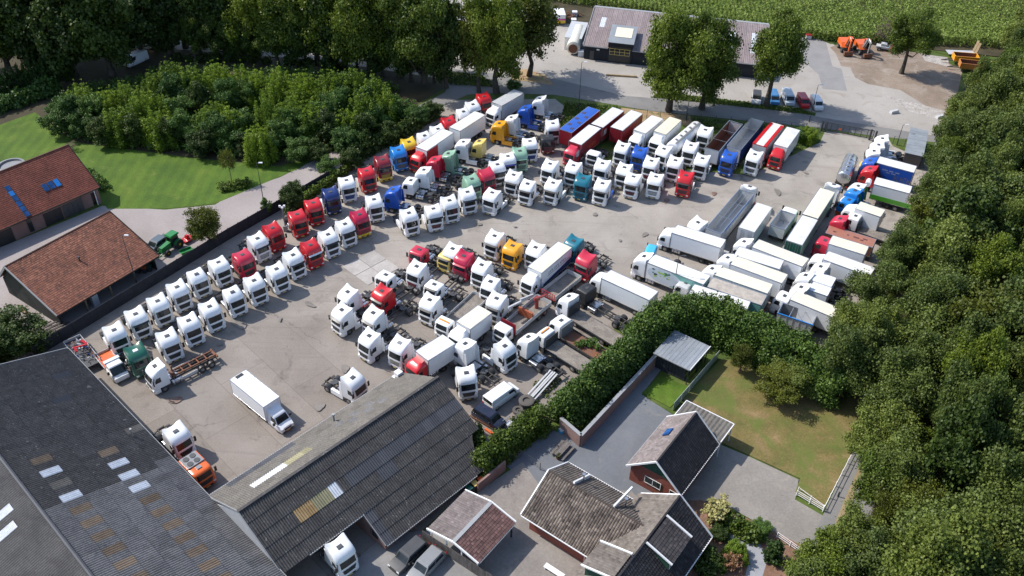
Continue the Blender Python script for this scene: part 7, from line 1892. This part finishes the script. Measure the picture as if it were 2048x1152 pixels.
tractor(1602, 573, 142, 'white cab with a fluted roof between the long boxes and the wood', 'high', W_)
trailer((1622, 570), (1660, 583), 'short white box beside the fluted roofed cab', W_, W_, 3.4)
rigid(1569, 591, 144, 'white flat roofed truck cab with a beige topped box at the hedge', 'flat', W_, 'box', 6.4, W_, CREAM, zr=3.1, z1=3.8)
ut = trailer((1560, 616), (1630, 640), 'grey open trailer with a bright blue top edge by the hedge', LGREY, None, 2.9, 'tip', insidec=MGREY); b = B(); b.box(-5, -.1, 1.2, 1.34, 2.9, 3.0); ob('blue_edge', b.mesh('blue_edge', [SKYB]), ut)
trailer((1510.7, 486.4), (1611.6, 525.5), 'long white box trailer with ribbed cream roof, topmost of the stacked boxes', W_, CREAM, 4.0)
trailer((1473, 501.6), (1564, 529.8), 'long box trailer with a plain stained white roof, second of the stacked boxes', W_, ROOFW, 4.05)
trailer((1467, 520), (1570, 558), 'long white box trailer with cream roof, third of the stacked boxes', W_, CREAM, 4.0)
trailer((1433.6, 540.7), (1541, 578), 'long white box trailer with cream roof, fourth of the stacked boxes', W_, CREAM, 4.0)
trailer((1420, 564), (1528.7, 600.8), 'long box trailer with dirty beige roof and teal edge, fifth of the stacked boxes', TEALP, paint((.46, .41, .35), .7, dirt=.5, name='dirty_roof'), 3.9)
trailer((1383, 578), (1497, 613), 'white tarpaulin trailer nearest the laurel hedge among the stacked boxes', W_, ROOFW, 3.9)
tractor(1488, 482, 142, 'white upswept cab at the left end of the second stacked box', 'high', W_)
tractor(1455, 514, 142, 'white cab at the left end of the third stacked box', 'high', W_)
tractor(1424, 536, 142, 'white cab at the left end of the fourth stacked box', 'high', W_)
tractor(1372, 566, 142, 'grey cab half hidden behind the laurel hedge top', 'flat', LGREY, zr=3.0)
car(1441, 507, 60, 'small pale blue car squeezed between the box trailers', 'mini', LGREY, 3.9, 1.7, 1.5)
# cars at the top
car(1515, 186, -103, 'silver car with a dark roof, leftmost of the cars by the verge', 'suv', LGREY, 4.6, 1.85, 1.6, roofc=DGREY, group='cars parked at the verge')
car(1549, 185, -92, 'small blue van right of the tree trunk among the parked cars', 'van', paint((.05, .19, .42), .3, name='car_blue'), 4.3, 1.8, 1.85, 'parked_van', 'van', group='cars parked at the verge')
car(1578, 184, -90, 'silver van, middle one of the parked cars by the verge', 'van', paint((.48, .54, .60), .3, name='car_silver'), 4.8, 1.9, 1.95, 'parked_van', 'van', group='cars parked at the verge')
car(1608, 192, -88, 'small red van among the parked cars by the verge', 'van', RED, 4.2, 1.75, 1.85, 'parked_van', 'van', group='cars parked at the verge')
car(1635, 196, -88, 'white small van, rightmost of the parked cars by the verge', 'van', W_, 4.2, 1.75, 1.85, 'parked_van', 'van', group='cars parked at the verge')
car(313, 478, bearing((330, 468), (295, 492), .7), 'grey blue estate car beside the green farm tractor', 'car', paint((.10, .13, .15), .25, name='car_grey'), 4.6, 1.8, 1.48)
car(820, 1096, bearing((835, 1080), (790, 1120), .7), 'dark car with reflections, nearest the grey barn wall', 'suv', DGREY, 4.7, 1.85, 1.65, group='cars on the forecourt')
car(855, 1116, bearing((875, 1098), (825, 1150), .7), 'grey black car right beside the board fence on the forecourt', 'suv', MGREY, 4.6, 1.85, 1.6, group='cars on the forecourt')

# lettering on the vehicles (flat print on their sides)
NAVT = paint((.03, .04, .10), .5, name='navy_print', coat=0)
def glyphs(root, y, x0, z0, words, h, mt, w=.16, step=.24, name='lettering', sg=-1):
    """weathered lettering too small to read: one stroke block per character"""
    b = B(); x = x0
    for n_ in words:
        for k in range(n_):
            v = (k * 7 + n_ * 3) % 4
            b.box(min(x, x + sg * .06), max(x, x + sg * .06), y, y + .006, z0, z0 + h); b.box(min(x, x + sg * w), max(x, x + sg * w), y, y + .0055, z0 + h * (.0, .42, .85, .42)[v], z0 + h * (.15, .57, 1, .57)[v])
            if v % 2: b.box(min(x + sg * (w - .05), x + sg * w), max(x + sg * (w - .05), x + sg * w), y, y + .0058, z0, z0 + h * .9)
            x += sg * step
        x += sg * .3
    ob(name, b.mesh(name, [mt]), root)
glyphs(jb, 1.272, -3.9, 2.75, (4, 4, 5), .48, NAVT, .2, .3)
b = B(); b.box(-9.6, -3.7, 1.272, 1.276, 2.5, 2.58); ob('underline', b.mesh('underline', [NAVT]), jb)
b = B(); b.hexa([(-9.9, 1.271, 1.25), (-2.7, 1.271, 1.25), (-2.7, 1.274, 1.25), (-9.9, 1.274, 1.25)], [(-9.9, 1.271, 2.35), (-2.7, 1.271, 1.6), (-2.7, 1.274, 1.6), (-9.9, 1.274, 2.35)]); ob('lower_print', b.mesh('lower_print', [NAVY]), jb)
glyphs(bt, 1.272, -1.3, 3.0, (5, 4, 4), .22, LGREY, .12, .17); glyphs(bt, 1.272, -2.0, 2.65, (4, 5), .16, LGREY, .1, .14)
GOLDT = paint((.20, .17, .10), .5, name='faded_gold', coat=0)
glyphs(bt, 1.272, -3.4, 1.6, (7,), 1.0, GOLDT, .35, .55)
b = B(); b.poly([(-.02, 1.274, 1.25), (-1.6, 1.274, 1.25), (-.35, 1.274, 3.9), (-.02, 1.274, 3.9)]); ob('front_print', b.mesh('front_print', [paint((.12, .06, .03), .6, name='brown_print', coat=0)]), bt)
BRT = paint((.10, .035, .03), .7, name='faded_print', coat=0)
for x_, y_, l_ in ((-.9, .2, .5), (-3.0, 0, .35), (-4.0, 0, .9), (-5.1, .3, .5), (-5.4, -.2, .7)):
    b = B(); b.box(x_ - l_, x_, y_ - .16, y_ + .16, 2.86, 2.866); ob('faded_mark', b.mesh('faded_mark', [BRT]), rc)
for k in range(6):
    b = B(); x_ = -1.0 - (k // 2) * 2.6 - (k % 2) * 1.2; y_ = -.6 if k % 2 else .55; b.box(x_ - .75, x_, y_ - .35, y_ + .3, 4.052, 4.06); ob('tarp_opening', b.mesh('tarp_opening', [paint((.05, .03, .07), .8, dirt=.3, name='tarp_hole')]), tb)
for q_ in (lr, rr_): b = B(); b.box(-1.5, -.5, 1.275, 1.285, 2.2, 3.3); ob('side_plate', b.mesh('side_plate', [LGREY]), q_)
glyphs(lr, 1.272, -4.6, 1.9, (6,), .7, ORAN, .3, .5)
# green logo: a dark cross of leaves on a pale oval
b = B(); 
lm = paint((.05, .22, .10), .5, name='logo_green', coat=0); lm2 = paint((.35, .55, .12), .5, name='logo_lime', coat=0)
def oval(cx, cz, rx, rz, y, mt, nm):
    b = B(); b.poly([(cx + rx * cos(2 * pi * k / 28), y, cz + rz * sin(2 * pi * k / 28)) for k in range(28)]); return ob(nm, b.mesh(nm, [mt]), lg)
b = B(); b.box(-11.2, -6.4, 1.272, 1.276, 1.3, 3.85); ob('side_panel', b.mesh('side_panel', [TEALP]), lg)
oval(-5.4, 2.58, 2.7, 1.25, 1.280, paint((.56, .62, .68), .4, name='logo_ground', coat=0), 'logo_ground')
random.seed(5)
for k in range(26):
    cx_ = -4.9 + random.uniform(-1.35, 1.35); cz_ = 2.75 + random.uniform(-.62, .62); mt = (lm, lm2, lm, DGREY)[k % 4] if abs(cx_ + 4.9) > .5 else lm2
    r1 = random.uniform(.10, .26); b = B(); b.poly([(cx_ + r1 * random.uniform(.7, 1.3) * cos(2 * pi * q_ / 6), 1.284 + .0004 * k, cz_ + r1 * .7 * sin(2 * pi * q_ / 6)) for q_ in range(6)]); ob('logo_leaf', b.mesh('logo_leaf', [mt]), lg)
# ------------------------------------------------------------------ farm tractor, diggers, odds and ends
ft = thing('farm_tractor', 'green farm tractor with yellow wheel centres on the brick drive', 'tractor', G(342, 500, 0), RAD(bearing((372, 480), (335, 505))))
b = B(); b.hexa([(.0, -.42, .7), (1.9, -.36, .7), (1.9, .36, .7), (.0, .42, .7)], [(.0, -.4, 1.6), (1.75, -.3, 1.4), (1.75, .3, 1.4), (.0, .4, 1.6)]); ob('bonnet', b.mesh('bonnet', [GREEN]), ft)
FG = paint((.02, .20, .045), .3, name='farm_green'); FY = paint((.75, .50, .02), .4, name='farm_yellow')
ft.children[0].material_slots[0].link = 'OBJECT'; ft.children[0].material_slots[0].material = FG
b = B(); b.hexa([(-1.5, -.6, .9), (.05, -.55, .9), (.05, .55, .9), (-1.5, .6, .9)], [(-1.4, -.55, 2.45), (-.15, -.5, 2.45), (-.15, .5, 2.45), (-1.4, .55, 2.45)]); ob('cab', b.mesh('cab', [GLASS]), ft)
b = B(); b.hexa([(-1.65, -.75, 2.45), (.05, -.72, 2.45), (.05, .72, 2.45), (-1.65, .75, 2.45)], [(-1.55, -.65, 2.65), (-.05, -.62, 2.65), (-.05, .62, 2.65), (-1.55, .65, 2.65)]); ob('cab_roof', b.mesh('cab_roof', [FG]), ft)
for x_, s_, r_, w_ in ((-1.1, 1, .78, .42), (-1.1, -1, .78, .42), (1.25, 1, .5, .34), (1.25, -1, .5, .34)):
    wheel(ft, x_, s_ * .82, r_, w_, FY)
    if r_ > .6: b = B(); b.grid([[(-1.1 + .86 * cos(RAD(a)), s_ * .82 - .28, .78 + .86 * sin(RAD(a))), (-1.1 + .86 * cos(RAD(a)), s_ * .82 + .28, .78 + .86 * sin(RAD(a)))] for a in range(20, 161, 20)]); ob('fender', b.mesh('fender', [FG]), ft)
b = B(); b.beam((1.9, -.4, .6), (2.7, -.5, .5), .1, .12); b.beam((1.9, .4, .6), (2.7, .5, .5), .1, .12); b.beam((2.7, -.7, .5), (2.7, .7, .5), .12, .15); ob('front_linkage', b.mesh('front_linkage', [FG]), ft)
im = thing('field_implement', 'red mounted implement behind the green farm tractor', 'implement', G(375, 482, 0), RAD(-35))
b = B(); b.box(-.5, .8, -.9, .9, .35, .6); b.hexa([(-.3, -.3, .6), (.5, -.3, .6), (.5, .3, .6), (-.3, .3, .6)], [(-.1, -.15, 1.2), (.3, -.15, 1.2), (.3, .15, 1.2), (-.1, .15, 1.2)]); ob('housing', b.mesh('housing', [RED]), im)
for s_ in (-.7, .7): b = B(); b.tube((0, s_, 0), (0, s_, .35), .15, 8); ob('rotor', b.mesh('rotor', [DGREY]), im)
sm = thing('small_cart', 'small green cart by the black fence below the farm tractor', 'cart', G(374, 508, 0), RAD(40))
b = B(); b.box(-.9, .9, -.5, .5, .4, .5); [b.box(-.9, .9, s_ * .5 - .03, s_ * .5 + .03, .5, .8) for s_ in (-1, 1)]; b.box(.87, .93, -.5, .5, .5, .8); ob('tray', b.mesh('tray', [FG]), sm)
for s_ in (-1, 1): wheel(sm, 0, s_ * .6, .3, .18)

def digger(px, py, hd, label, arm=ORAN, cabc=ORAN):
    r = thing('excavator', label, 'excavator', G(px, py, 0), RAD(hd))
    ob('undercarriage', B().box(-1.4, 1.4, -.5, .5, .6, 1.1).mesh('undercarriage', [DGREY]), r)
    for x_ in (-1.2, 1.2):
        for s_ in (-1, 1): wheel(r, x_, s_ * 1.0, .52, .4)
    b = B(); b.hexa([(-2.0, -1.2, 1.15), (1.3, -1.2, 1.15), (1.3, 1.2, 1.15), (-2.0, 1.2, 1.15)], [(-1.9, -1.15, 2.2), (.3, -1.15, 2.0), (.3, 1.15, 2.0), (-1.9, 1.15, 2.2)]); ob('upper_body', b.mesh('upper_body', [cabc]), r)
    b = B(); b.hexa([(-.3, .25, 1.9), (1.25, .25, 1.3), (1.25, 1.2, 1.3), (-.3, 1.2, 1.9)], [(-.2, .3, 2.95), (.95, .3, 2.95), (.95, 1.15, 2.95), (-.2, 1.15, 2.95)]); ob('cab', b.mesh('cab', [GLASS]), r)
    b = B(); b.box(-.25, 1.0, .28, 1.18, 2.95, 3.05); ob('cab_roof', b.mesh('cab_roof', [cabc]), r)
    b = B(); b.beam((.8, -.3, 1.6), (2.0, -.3, 3.9), .35, .45); b.beam((2.0, -.3, 3.9), (3.4, -.3, 3.4), .32, .40); b.beam((3.4, -.3, 3.5), (3.2, -.3, 1.2), .28, .32); ob('boom', b.mesh('boom', [arm]), r)
    b = B(); b.tube((1.2, -.3, 1.5), (2.4, -.3, 3.4), .07, 6); b.tube((2.4, -.3, 4.0), (3.5, -.3, 3.5), .06, 6); ob('cylinder_rod', b.mesh('cylinder_rod', [STEEL]), r)
    b = B(); b.hexa([(2.9, -1.2, .1), (3.7, -1.2, .3), (3.7, .7, .3), (2.9, .7, .1)], [(3.0, -1.2, 1.0), (3.6, -1.2, 1.1), (3.6, .7, 1.1), (3.0, .7, 1.0)]); ob('bucket', b.mesh('bucket', [RUST]), r)
digger(1688, 100, -88, 'orange wheeled excavator, left one on the dirt lot')
digger(1722, 104, -80, 'orange and grey wheeled excavator, right one on the dirt lot', arm=MGREY)
for px_, py_, hd, c, lb in ((1925, 128, 172, ORNG, 'amber farm dump trailer on the dirt lot, upper one'), (1938, 143, 168, paint((.60, .22, .03), .5, dirt=.4, name='worn_orange'), 'worn orange farm dump trailer on the dirt lot, lower one')):
    r_ = thing('dump_trailer', lb, 'trailer', G(px_, py_, 0), RAD(hd))
    open_body(r_, 2.4, 5.0, c, RUST, 1.0, 2.1, 1.15, bars=0, rail=c)
    for x_ in (-.7, -1.7):
        for s_ in (-1, 1): wheel(r_, x_, s_ * .95, .5, .35)
    b = B(); b.beam((2.4, -.5, .9), (4.6, 0, .6), .12, .14); b.beam((2.4, .5, .9), (4.6, 0, .6), .12, .14); b.box(-2.4, 2.4, -.4, .4, .75, .98); ob('drawbar', b.mesh('drawbar', [CHASSIS]), r_)
mc = thing('farm_machine', 'grey farm machine with a red drum half under the wood beside the dump trailers', 'machine', G(1957, 157, 0), RAD(20))
b = B(); b.box(-1.4, 1.0, -.8, .8, .5, 1.1); b.tube((0, -.7, 1.5), (0, .7, 1.5), .55, 12); ob('hull', b.mesh('hull', [MGREY], 40), mc)
b = B(); b.tube((.5, -.6, 1.9), (.5, .6, 1.9), .3, 10); ob('drum', b.mesh('drum', [PINKR], 40), mc)
for s_ in (-1, 1): wheel(mc, -.5, s_ * .9, .4, .25)
lt = thing('low_trailer', 'pale low loader trailer with raised wooden ramps at the maize edge', 'trailer', G(1915, 112, 0), RAD(178))
flat_body(lt, 2.5, 6.0, LGREY, LGREY, 0, .8, 1.2)
for s_ in (-.7, .5): b = B(); b.beam((-3.4, s_, .8), (-3.9, s_ - .3, 3.2), .6, .12); ob('ramp', b.mesh('ramp', [TIMBER]), lt)
for x_ in (-1.5, -2.4):
    for s_ in (-1, 1): wheel(lt, x_, s_ * .9, .35, .25)
fm = thing('field_spreader', 'red and grey farm implement partly hidden behind the lone round tree', 'implement', G(1765, 100, 0), RAD(-20))
b = B(); b.box(-1.5, 1.5, -.8, .8, .6, 1.0); b.box(-.6, .6, -.6, .6, 1.0, 1.6); ob('frame', b.mesh('frame', [LGREY]), fm)
for s_ in (-1.2, -.2, .8): b = B(); b.box(1.4, 1.9, s_ - .2, s_ + .3, .4, 1.1); ob('unit', b.mesh('unit', [PINKR]), fm)
for s_ in (-1, 1): wheel(fm, -.8, s_ * 1, .45, .3)
pl_ = thing('pallet_stack', 'stack of pale timber pallets at the maize field edge', 'pallets', G(1752, 78, 0), RAD(-12))
for k in range(6): b = B(); b.box(-.6, .6, -.5, .5, k * .2, k * .2 + .14); ob('pallet', b.mesh('pallet', [TIMBER]), pl_)
sk = thing('skip_tub', 'small white and orange barrier block beside the patched lane', 'barrier', G(1616, 78, 0))
b = B(); b.box(-.6, .6, -.4, .4, 0, .9); b.box(-.6, .6, -.42, .42, .9, 1.15, 1); ob('block', b.mesh('block', [LGREY, RED]), sk)
for (x, y, lb) in ((1788, 226, 'grey concrete block on the pale corner near the rubble strip'), (1880, 236, 'flat pale concrete slab beside the rubble strip')):
    b = B(); b.hexa([(-.9, -.4, 0), (.9, -.4, 0), (.9, .4, 0), (-.9, .4, 0)], [(-.8, -.35, .55), (.7, -.3, .7), (.7, .35, .6), (-.8, .3, .5)]); ob('concrete_block', b.mesh('concrete_block', [LGREY]), None, G(x, y), .3, label=lb, cat='block')
# tank and silos beside the dark shed
tk = thing('horizontal_tank', 'big rusty ended cream storage tank lying beside the dark shed', 'tank', G(1148, 103, 0), RAD(80))
b = B(); rs = [[(x, 1.5 * k * cos(2 * pi * q_ / 20), 1.7 + 1.5 * k * sin(2 * pi * q_ / 20)) for q_ in range(20)] for x, k in ((-2.2, .7), (-2.0, .96), (-1.7, 1), (7.6, 1), (7.9, .9))]; b.rings(rs, 0, True, True); ob('shell', b.mesh('shell', [paint((.72, .70, .60), .5, dirt=.3, name='tank_cream')], 40), tk)
b = B(); b.tube((-2.28, 0, 1.6), (-2.05, 0, 1.6), 1.0, 16); ob('rusty_end', b.mesh('rusty_end', [RUST]), tk)
for x_ in (0, 4, 6.5): b = B(); b.box(x_ - .2, x_ + .2, -1.2, 1.2, 0, .6); ob('saddle', b.mesh('saddle', [LGREY]), tk)
for k, (x, y) in enumerate(((1161, 112), (1161, 96), (1163, 82), (1165, 66), (1147, 48), (1149, 33))):
    r_ = thing('liquid_container', 'white cube shaped liquid container, %s from the shed corner along its left wall' % ORD[k], 'container', G(x, y, 0), 0, 'white containers beside the dark shed')
    b = B(); b.hexa([(-.6, -.6, .15), (.6, -.6, .15), (.6, .6, .15), (-.6, .6, .15)], [(-.58, -.58, 1.25), (.58, -.58, 1.25), (.58, .58, 1.25), (-.58, .58, 1.25)]); ob('tub', b.mesh('tub', [W_]), r_)
    b = B(); b.box(-.6, .6, -.6, .6, 0, .15)
    for s_ in (-.61, .61):
        for q_ in range(4): b.box(s_ - .01, s_ + .01, -.6 + q_ * .4 - .02, -.6 + q_ * .4 + .02, .15, 1.2); b.box(-.6 + q_ * .4 - .02, -.6 + q_ * .4 + .02, s_ - .01, s_ + .01, .15, 1.2)
    ob('cage', b.mesh('cage', [STEEL]), r_)
pk_ = thing('site_trailer', 'white, pink and yellow trailer behind the white tank at the top', 'trailer', G(1118, 44, 0), RAD(-85))
b = B(); b.box(-2, 2, -1.2, 1.2, 1.6, 2.5); ob('upper_body', b.mesh('upper_body', [W_]), pk_); b = B(); b.box(-2, 2.02, -1.22, 1.22, 1.2, 1.6); ob('band', b.mesh('band', [PINK]), pk_); b = B(); b.box(-2, 2.03, -1.23, 1.23, .5, 1.2); ob('lower_body', b.mesh('lower_body', [YELL]), pk_)
for s_ in (-1, 1): wheel(pk_, 0, s_ * 1.1, .4, .25)
b = B()
for k in range(60): p = Vector((random.gauss(0, 1.2), random.gauss(0, 1.0), random.uniform(0, 1))); b.beam(p, p + Vector((random.uniform(-1, 1), random.uniform(-1, 1), random.uniform(-.3, .3))), .12, .12)
ob('scrap_heap', b.mesh('scrap_heap', [RUST]), None, G(1138, 34), label='brown heap of scrap behind the white containers at the top', cat='scrap', kind='stuff')
b = B(); b.beam((-3.2, 0, .2), (3.2, -.6, .2), .35, .35); ob('log', b.mesh('log', [TIMBER]), None, G(1243, 152), label='long timber beam lying on the pale ground before the dark shed', cat='beam')
cv = car(270, 105, -120, 'white covered vehicle glimpsed between the dark trees at the top left', 'van', W_, 5.2, 2.0, 2.3, 'parked_van', 'van')
for k, (x, y, c, L_) in enumerate(((285, 92, W_, 5), (760, 118, W_, 6), (835, 60, W_, 8), (890, 55, LGREY, 8), (855, 88, W_, 7))):
    r_ = thing('storage_container', ['long white container glimpsed above the covered vehicle, top left', 'white container at the lane end behind the grove', 'white container glimpsed through the trees, top middle left', 'grey container glimpsed through the trees beside a white one, top middle', 'white container nearest the lane behind the top middle trees'][k], 'container', G(x, y, 0), RAD(-15))
    b = B(); b.box(-L_ / 2, L_ / 2, -1.2, 1.2, .1, 2.6)
    for q_ in range(int(L_ * 2)): b.box(-L_ / 2 + q_ * .5 + .1, -L_ / 2 + q_ * .5 + .25, -1.24, 1.24, .15, 2.55)
    ob('shell', b.mesh('shell', [c]), r_); b = B(); b.box(-L_ / 2 - .03, L_ / 2 + .03, -1.26, 1.26, 2.6, 2.68); ob('roof', b.mesh('roof', [c]), r_)
# scrap corner near the hedge
def tyre(px, py, r, label, flat=True, z=0):
    o = ob('tyre', B().lathe_y(0, 0, [(r * .5, -.18), (r * .9, -.2), (r, -.14), (r, .14), (r * .9, .2), (r * .5, .18), (r * .48, 0)], 20).mesh('tyre', [RUBBER], 40), None, G(px, py, .2 + z), 0, label=label, cat='tyre')
    o.rotation_euler = (RAD(90), 0, 0); o.data.materials[0] = paint((.10, .09, .08), .9, dirt=.4, name='dusty_rubber', coat=0); return o
tyre(1053, 806, 1.0, 'largest grey tyre lying flat on the yard at the hedge'); tyre(1053, 802, 1.0, 'topmost large tyre stacked at the hedge', z=.42)
tyre(1036, 821, .7, 'middle sized tyre lying flat between the two others', z=0); tyre(1040, 836, .7, 'lowest tyre with a rusty centre beside the clipped hedge')
bm = thing('steel_beams', 'bundle of long pale steel beams leaning beside the laurel hedge', 'steel beams', G(1085, 775, 0), RAD(bearing((1062, 795), (1103, 755))))
for k in range(4): b = B(); b.beam((-2.6, -.6 + k * .35, .3 + .2 * (k % 2)), (2.4, -.6 + k * .35, .9 + .1 * (k % 2)), .22, .18); ob('beam', b.mesh('beam', [LGREY]), bm)
rp = thing('rusty_rack', 'long rusty red steel frame lying beside the grey barn end', 'steel frame', G(965, 845, 0), RAD(bearing((940, 832), (985, 858))))
for s_ in (-.25, .25): b = B(); b.beam((-1.8, s_, .3), (1.8, s_, .3), .1, .14); ob('long_bar', b.mesh('long_bar', [RUST]), rp)
for k in range(7): b = B(); b.beam((-1.7 + k * .57, -.25, .36), (-1.7 + k * .57, .25, .36), .06, .05); ob('rung', b.mesh('rung', [RUST]), rp)
b = B(); b.beam((-.9, 0, .2), (.9, .2, .2), .25, .25); ob('red_pipe', b.mesh('red_pipe', [ORAN]), None, G(980, 868), -.8, label='orange red pipe lying between barn corner and clipped hedge', cat='pipe')
ib = thing('mesh_cage', 'grey wire cage box beside the dark blue car', 'cage', G(1018, 852, 0), .8)
b = B(); b.box(-.6, .6, -.5, .5, 0, .12)
for k in range(5):
    for s_ in (-.5, .5): b.box(-.6 + k * .3 - .02, -.6 + k * .3 + .02, s_ - .02, s_ + .02, .1, 1.0)
for s_ in (-.5, .5): b.box(-.62, .62, s_ - .03, s_ + .03, .95, 1.02)
ob('frame', b.mesh('frame', [ALU]), ib); b = B(); b.box(-.45, .4, -.35, .3, .15, .6); ob('contents', b.mesh('contents', [LGREY]), ib)
tufts('weeds', [[(1065, 770), (1100, 748), (1125, 760), (1090, 800)], [(1020, 840), (1060, 810), (1080, 800), (1050, 850)]], 500, .2, L_GRASS, 'dry weeds among the scrap along the laurel hedge')
wb2 = thing('truck_bed_weeds', 'green weeds growing out of the rusty truck bed', 'weeds', G(1178, 690, 1.4))
C_, N_, S_, T_ = blob_leaves([(random.uniform(-1.6, 1.2), random.uniform(-.8, .8), .2, .45) for _ in range(9)], 1200, .12); ob('foliage', quads_mesh('foliage', C_, N_, S_, T_, [L_SHRUB]), wb2)
# garden furniture and bins
for k, (x, y, c, lb) in enumerate(((962, 962, ORAN, 'orange lidded'), (950, 970, PYEL, 'tan lidded'), (938, 978, GREEN, 'green lidded'))):
    r_ = thing('wheelie_bin', lb + ' wheelie bin between the grey barn and the carport', 'bin', G(x, y + 8, 0), .7)
    b = B(); b.hexa([(-.25, -.28, .05), (.25, -.28, .05), (.25, .28, .05), (-.25, .28, .05)], [(-.3, -.36, 1.0), (.3, -.36, 1.0), (.3, .36, 1.0), (-.3, .36, 1.0)]); ob('bin_body', b.mesh('bin_body', [DGREY]), r_); b = B(); b.box(-.33, .33, -.4, .38, 1.0, 1.08); ob('lid', b.mesh('lid', [c]), r_)
gb = thing('garden_bench', 'weathered timber picnic table with a yellow plant pot on the house yard', 'table', G(1124, 905, 0), RAD(54))
for k in range(5): b = B(); b.box(-1.3, 1.3, -.45 + k * .18, -.45 + k * .18 + .16, .72, .77); ob('plank', b.mesh('plank', [FENCEW]), gb)
for s_ in (-.85, .75): b = B(); b.box(-1.3, 1.3, s_ - .14, s_ + .14, .42, .46); ob('seat', b.mesh('seat', [FENCEW]), gb)
for x_ in (-1, 1): b = B(); b.beam((x_, -.9, 0), (x_, 0, .72), .08, .08); b.beam((x_, .9, 0), (x_, 0, .72), .08, .08); ob('leg', b.mesh('leg', [FENCEW]), gb)
pt = thing('plant_pot', 'yellow flowering plant pot at the end of the picnic table', 'plant', G(1116, 918, 0)); b = B(); b.tube((0, 0, 0), (0, 0, .4), .2, 10, 0, .27); ob('pot', b.mesh('pot', [RUST], 40), pt)
C_, N_, S_, T_ = blob_leaves([(0, 0, .6, .3)], 260, .08); ob('foliage', quads_mesh('foliage', C_, N_, S_, T_, [L_YEL]), pt)
wp = thing('garden_hose_box', 'pale blue box at the foot of the brick wall return', 'box', G(1125, 864, 0), .5); b = B(); b.box(-.4, .4, -.3, .3, 0, .5); ob('case', b.mesh('case', [CYAN]), wp); b = B(); b.box(-.42, .42, -.32, .32, .5, .56); ob('lid', b.mesh('lid', [LGREY]), wp)
bx = thing('white_bench', 'long white slatted bench at the house courtyard edge, bottom', 'bench', G(1108, 1146, 0), RAD(-36))
for k in range(4): b = B(); b.box(-1.2, 1.2, -.3 + k * .16, -.3 + k * .16 + .13, .42, .47); ob('slat', b.mesh('slat', [WTRIM]), bx)
for x_ in (-1, 1): b = B(); b.box(x_ - .05, x_ + .05, -.3, .3, 0, .42); ob('leg', b.mesh('leg', [WTRIM]), bx)
bk = thing('yard_bench', 'pale wooden bench at the gable end of the red roofed barn', 'bench', G(47, 625, 0), RAD(-30))
for k in range(3): b = B(); b.box(-.8, .8, -.25 + k * .17, -.25 + k * .17 + .15, .42, .46); ob('slat', b.mesh('slat', [TIMBER]), bk)
b = B(); b.box(-.8, .8, .3, .34, .5, .9); ob('backrest', b.mesh('backrest', [TIMBER]), bk)
b = B()
for x_ in (-.7, .7): b.box(x_ - .04, x_ + .04, -.25, .3, 0, .42)
ob('leg', b.mesh('leg', [TIMBER]), bk)
mh = B(); mh.rings([[(r * cos(2 * pi * k / 16), r * sin(2 * pi * k / 16), z) for k in range(16)] for r, z in ((.45, .0), (.45, .06), (.2, .07))]); ob('stone_ring', mh.mesh('stone_ring', [RUST]), None, G(1555, 892), label='small rusty ring set in the dry garden lawn', cat='ring')
wd = thing('site_cabin', 'grey metal roofed container at the wood edge by the short verge', 'cabin', G(1820, 330, 0), RAD(66))
b = B(); b.box(-1, 9, -1.4, 1.4, 0, 2.7); ob('wall', b.mesh('wall', [paint((.10, .08, .075), .7, dirt=.3, name='cabin_brown')]), wd)
for k in range(9): b = B(); b.box(-1.2 + k * 1.15, -1.2 + k * 1.15 + 1.12, -1.6, 1.6, 2.72, 2.80 + .01 * (k % 2)); ob('roof_panel', b.mesh('roof_panel', [METALR]), wd)
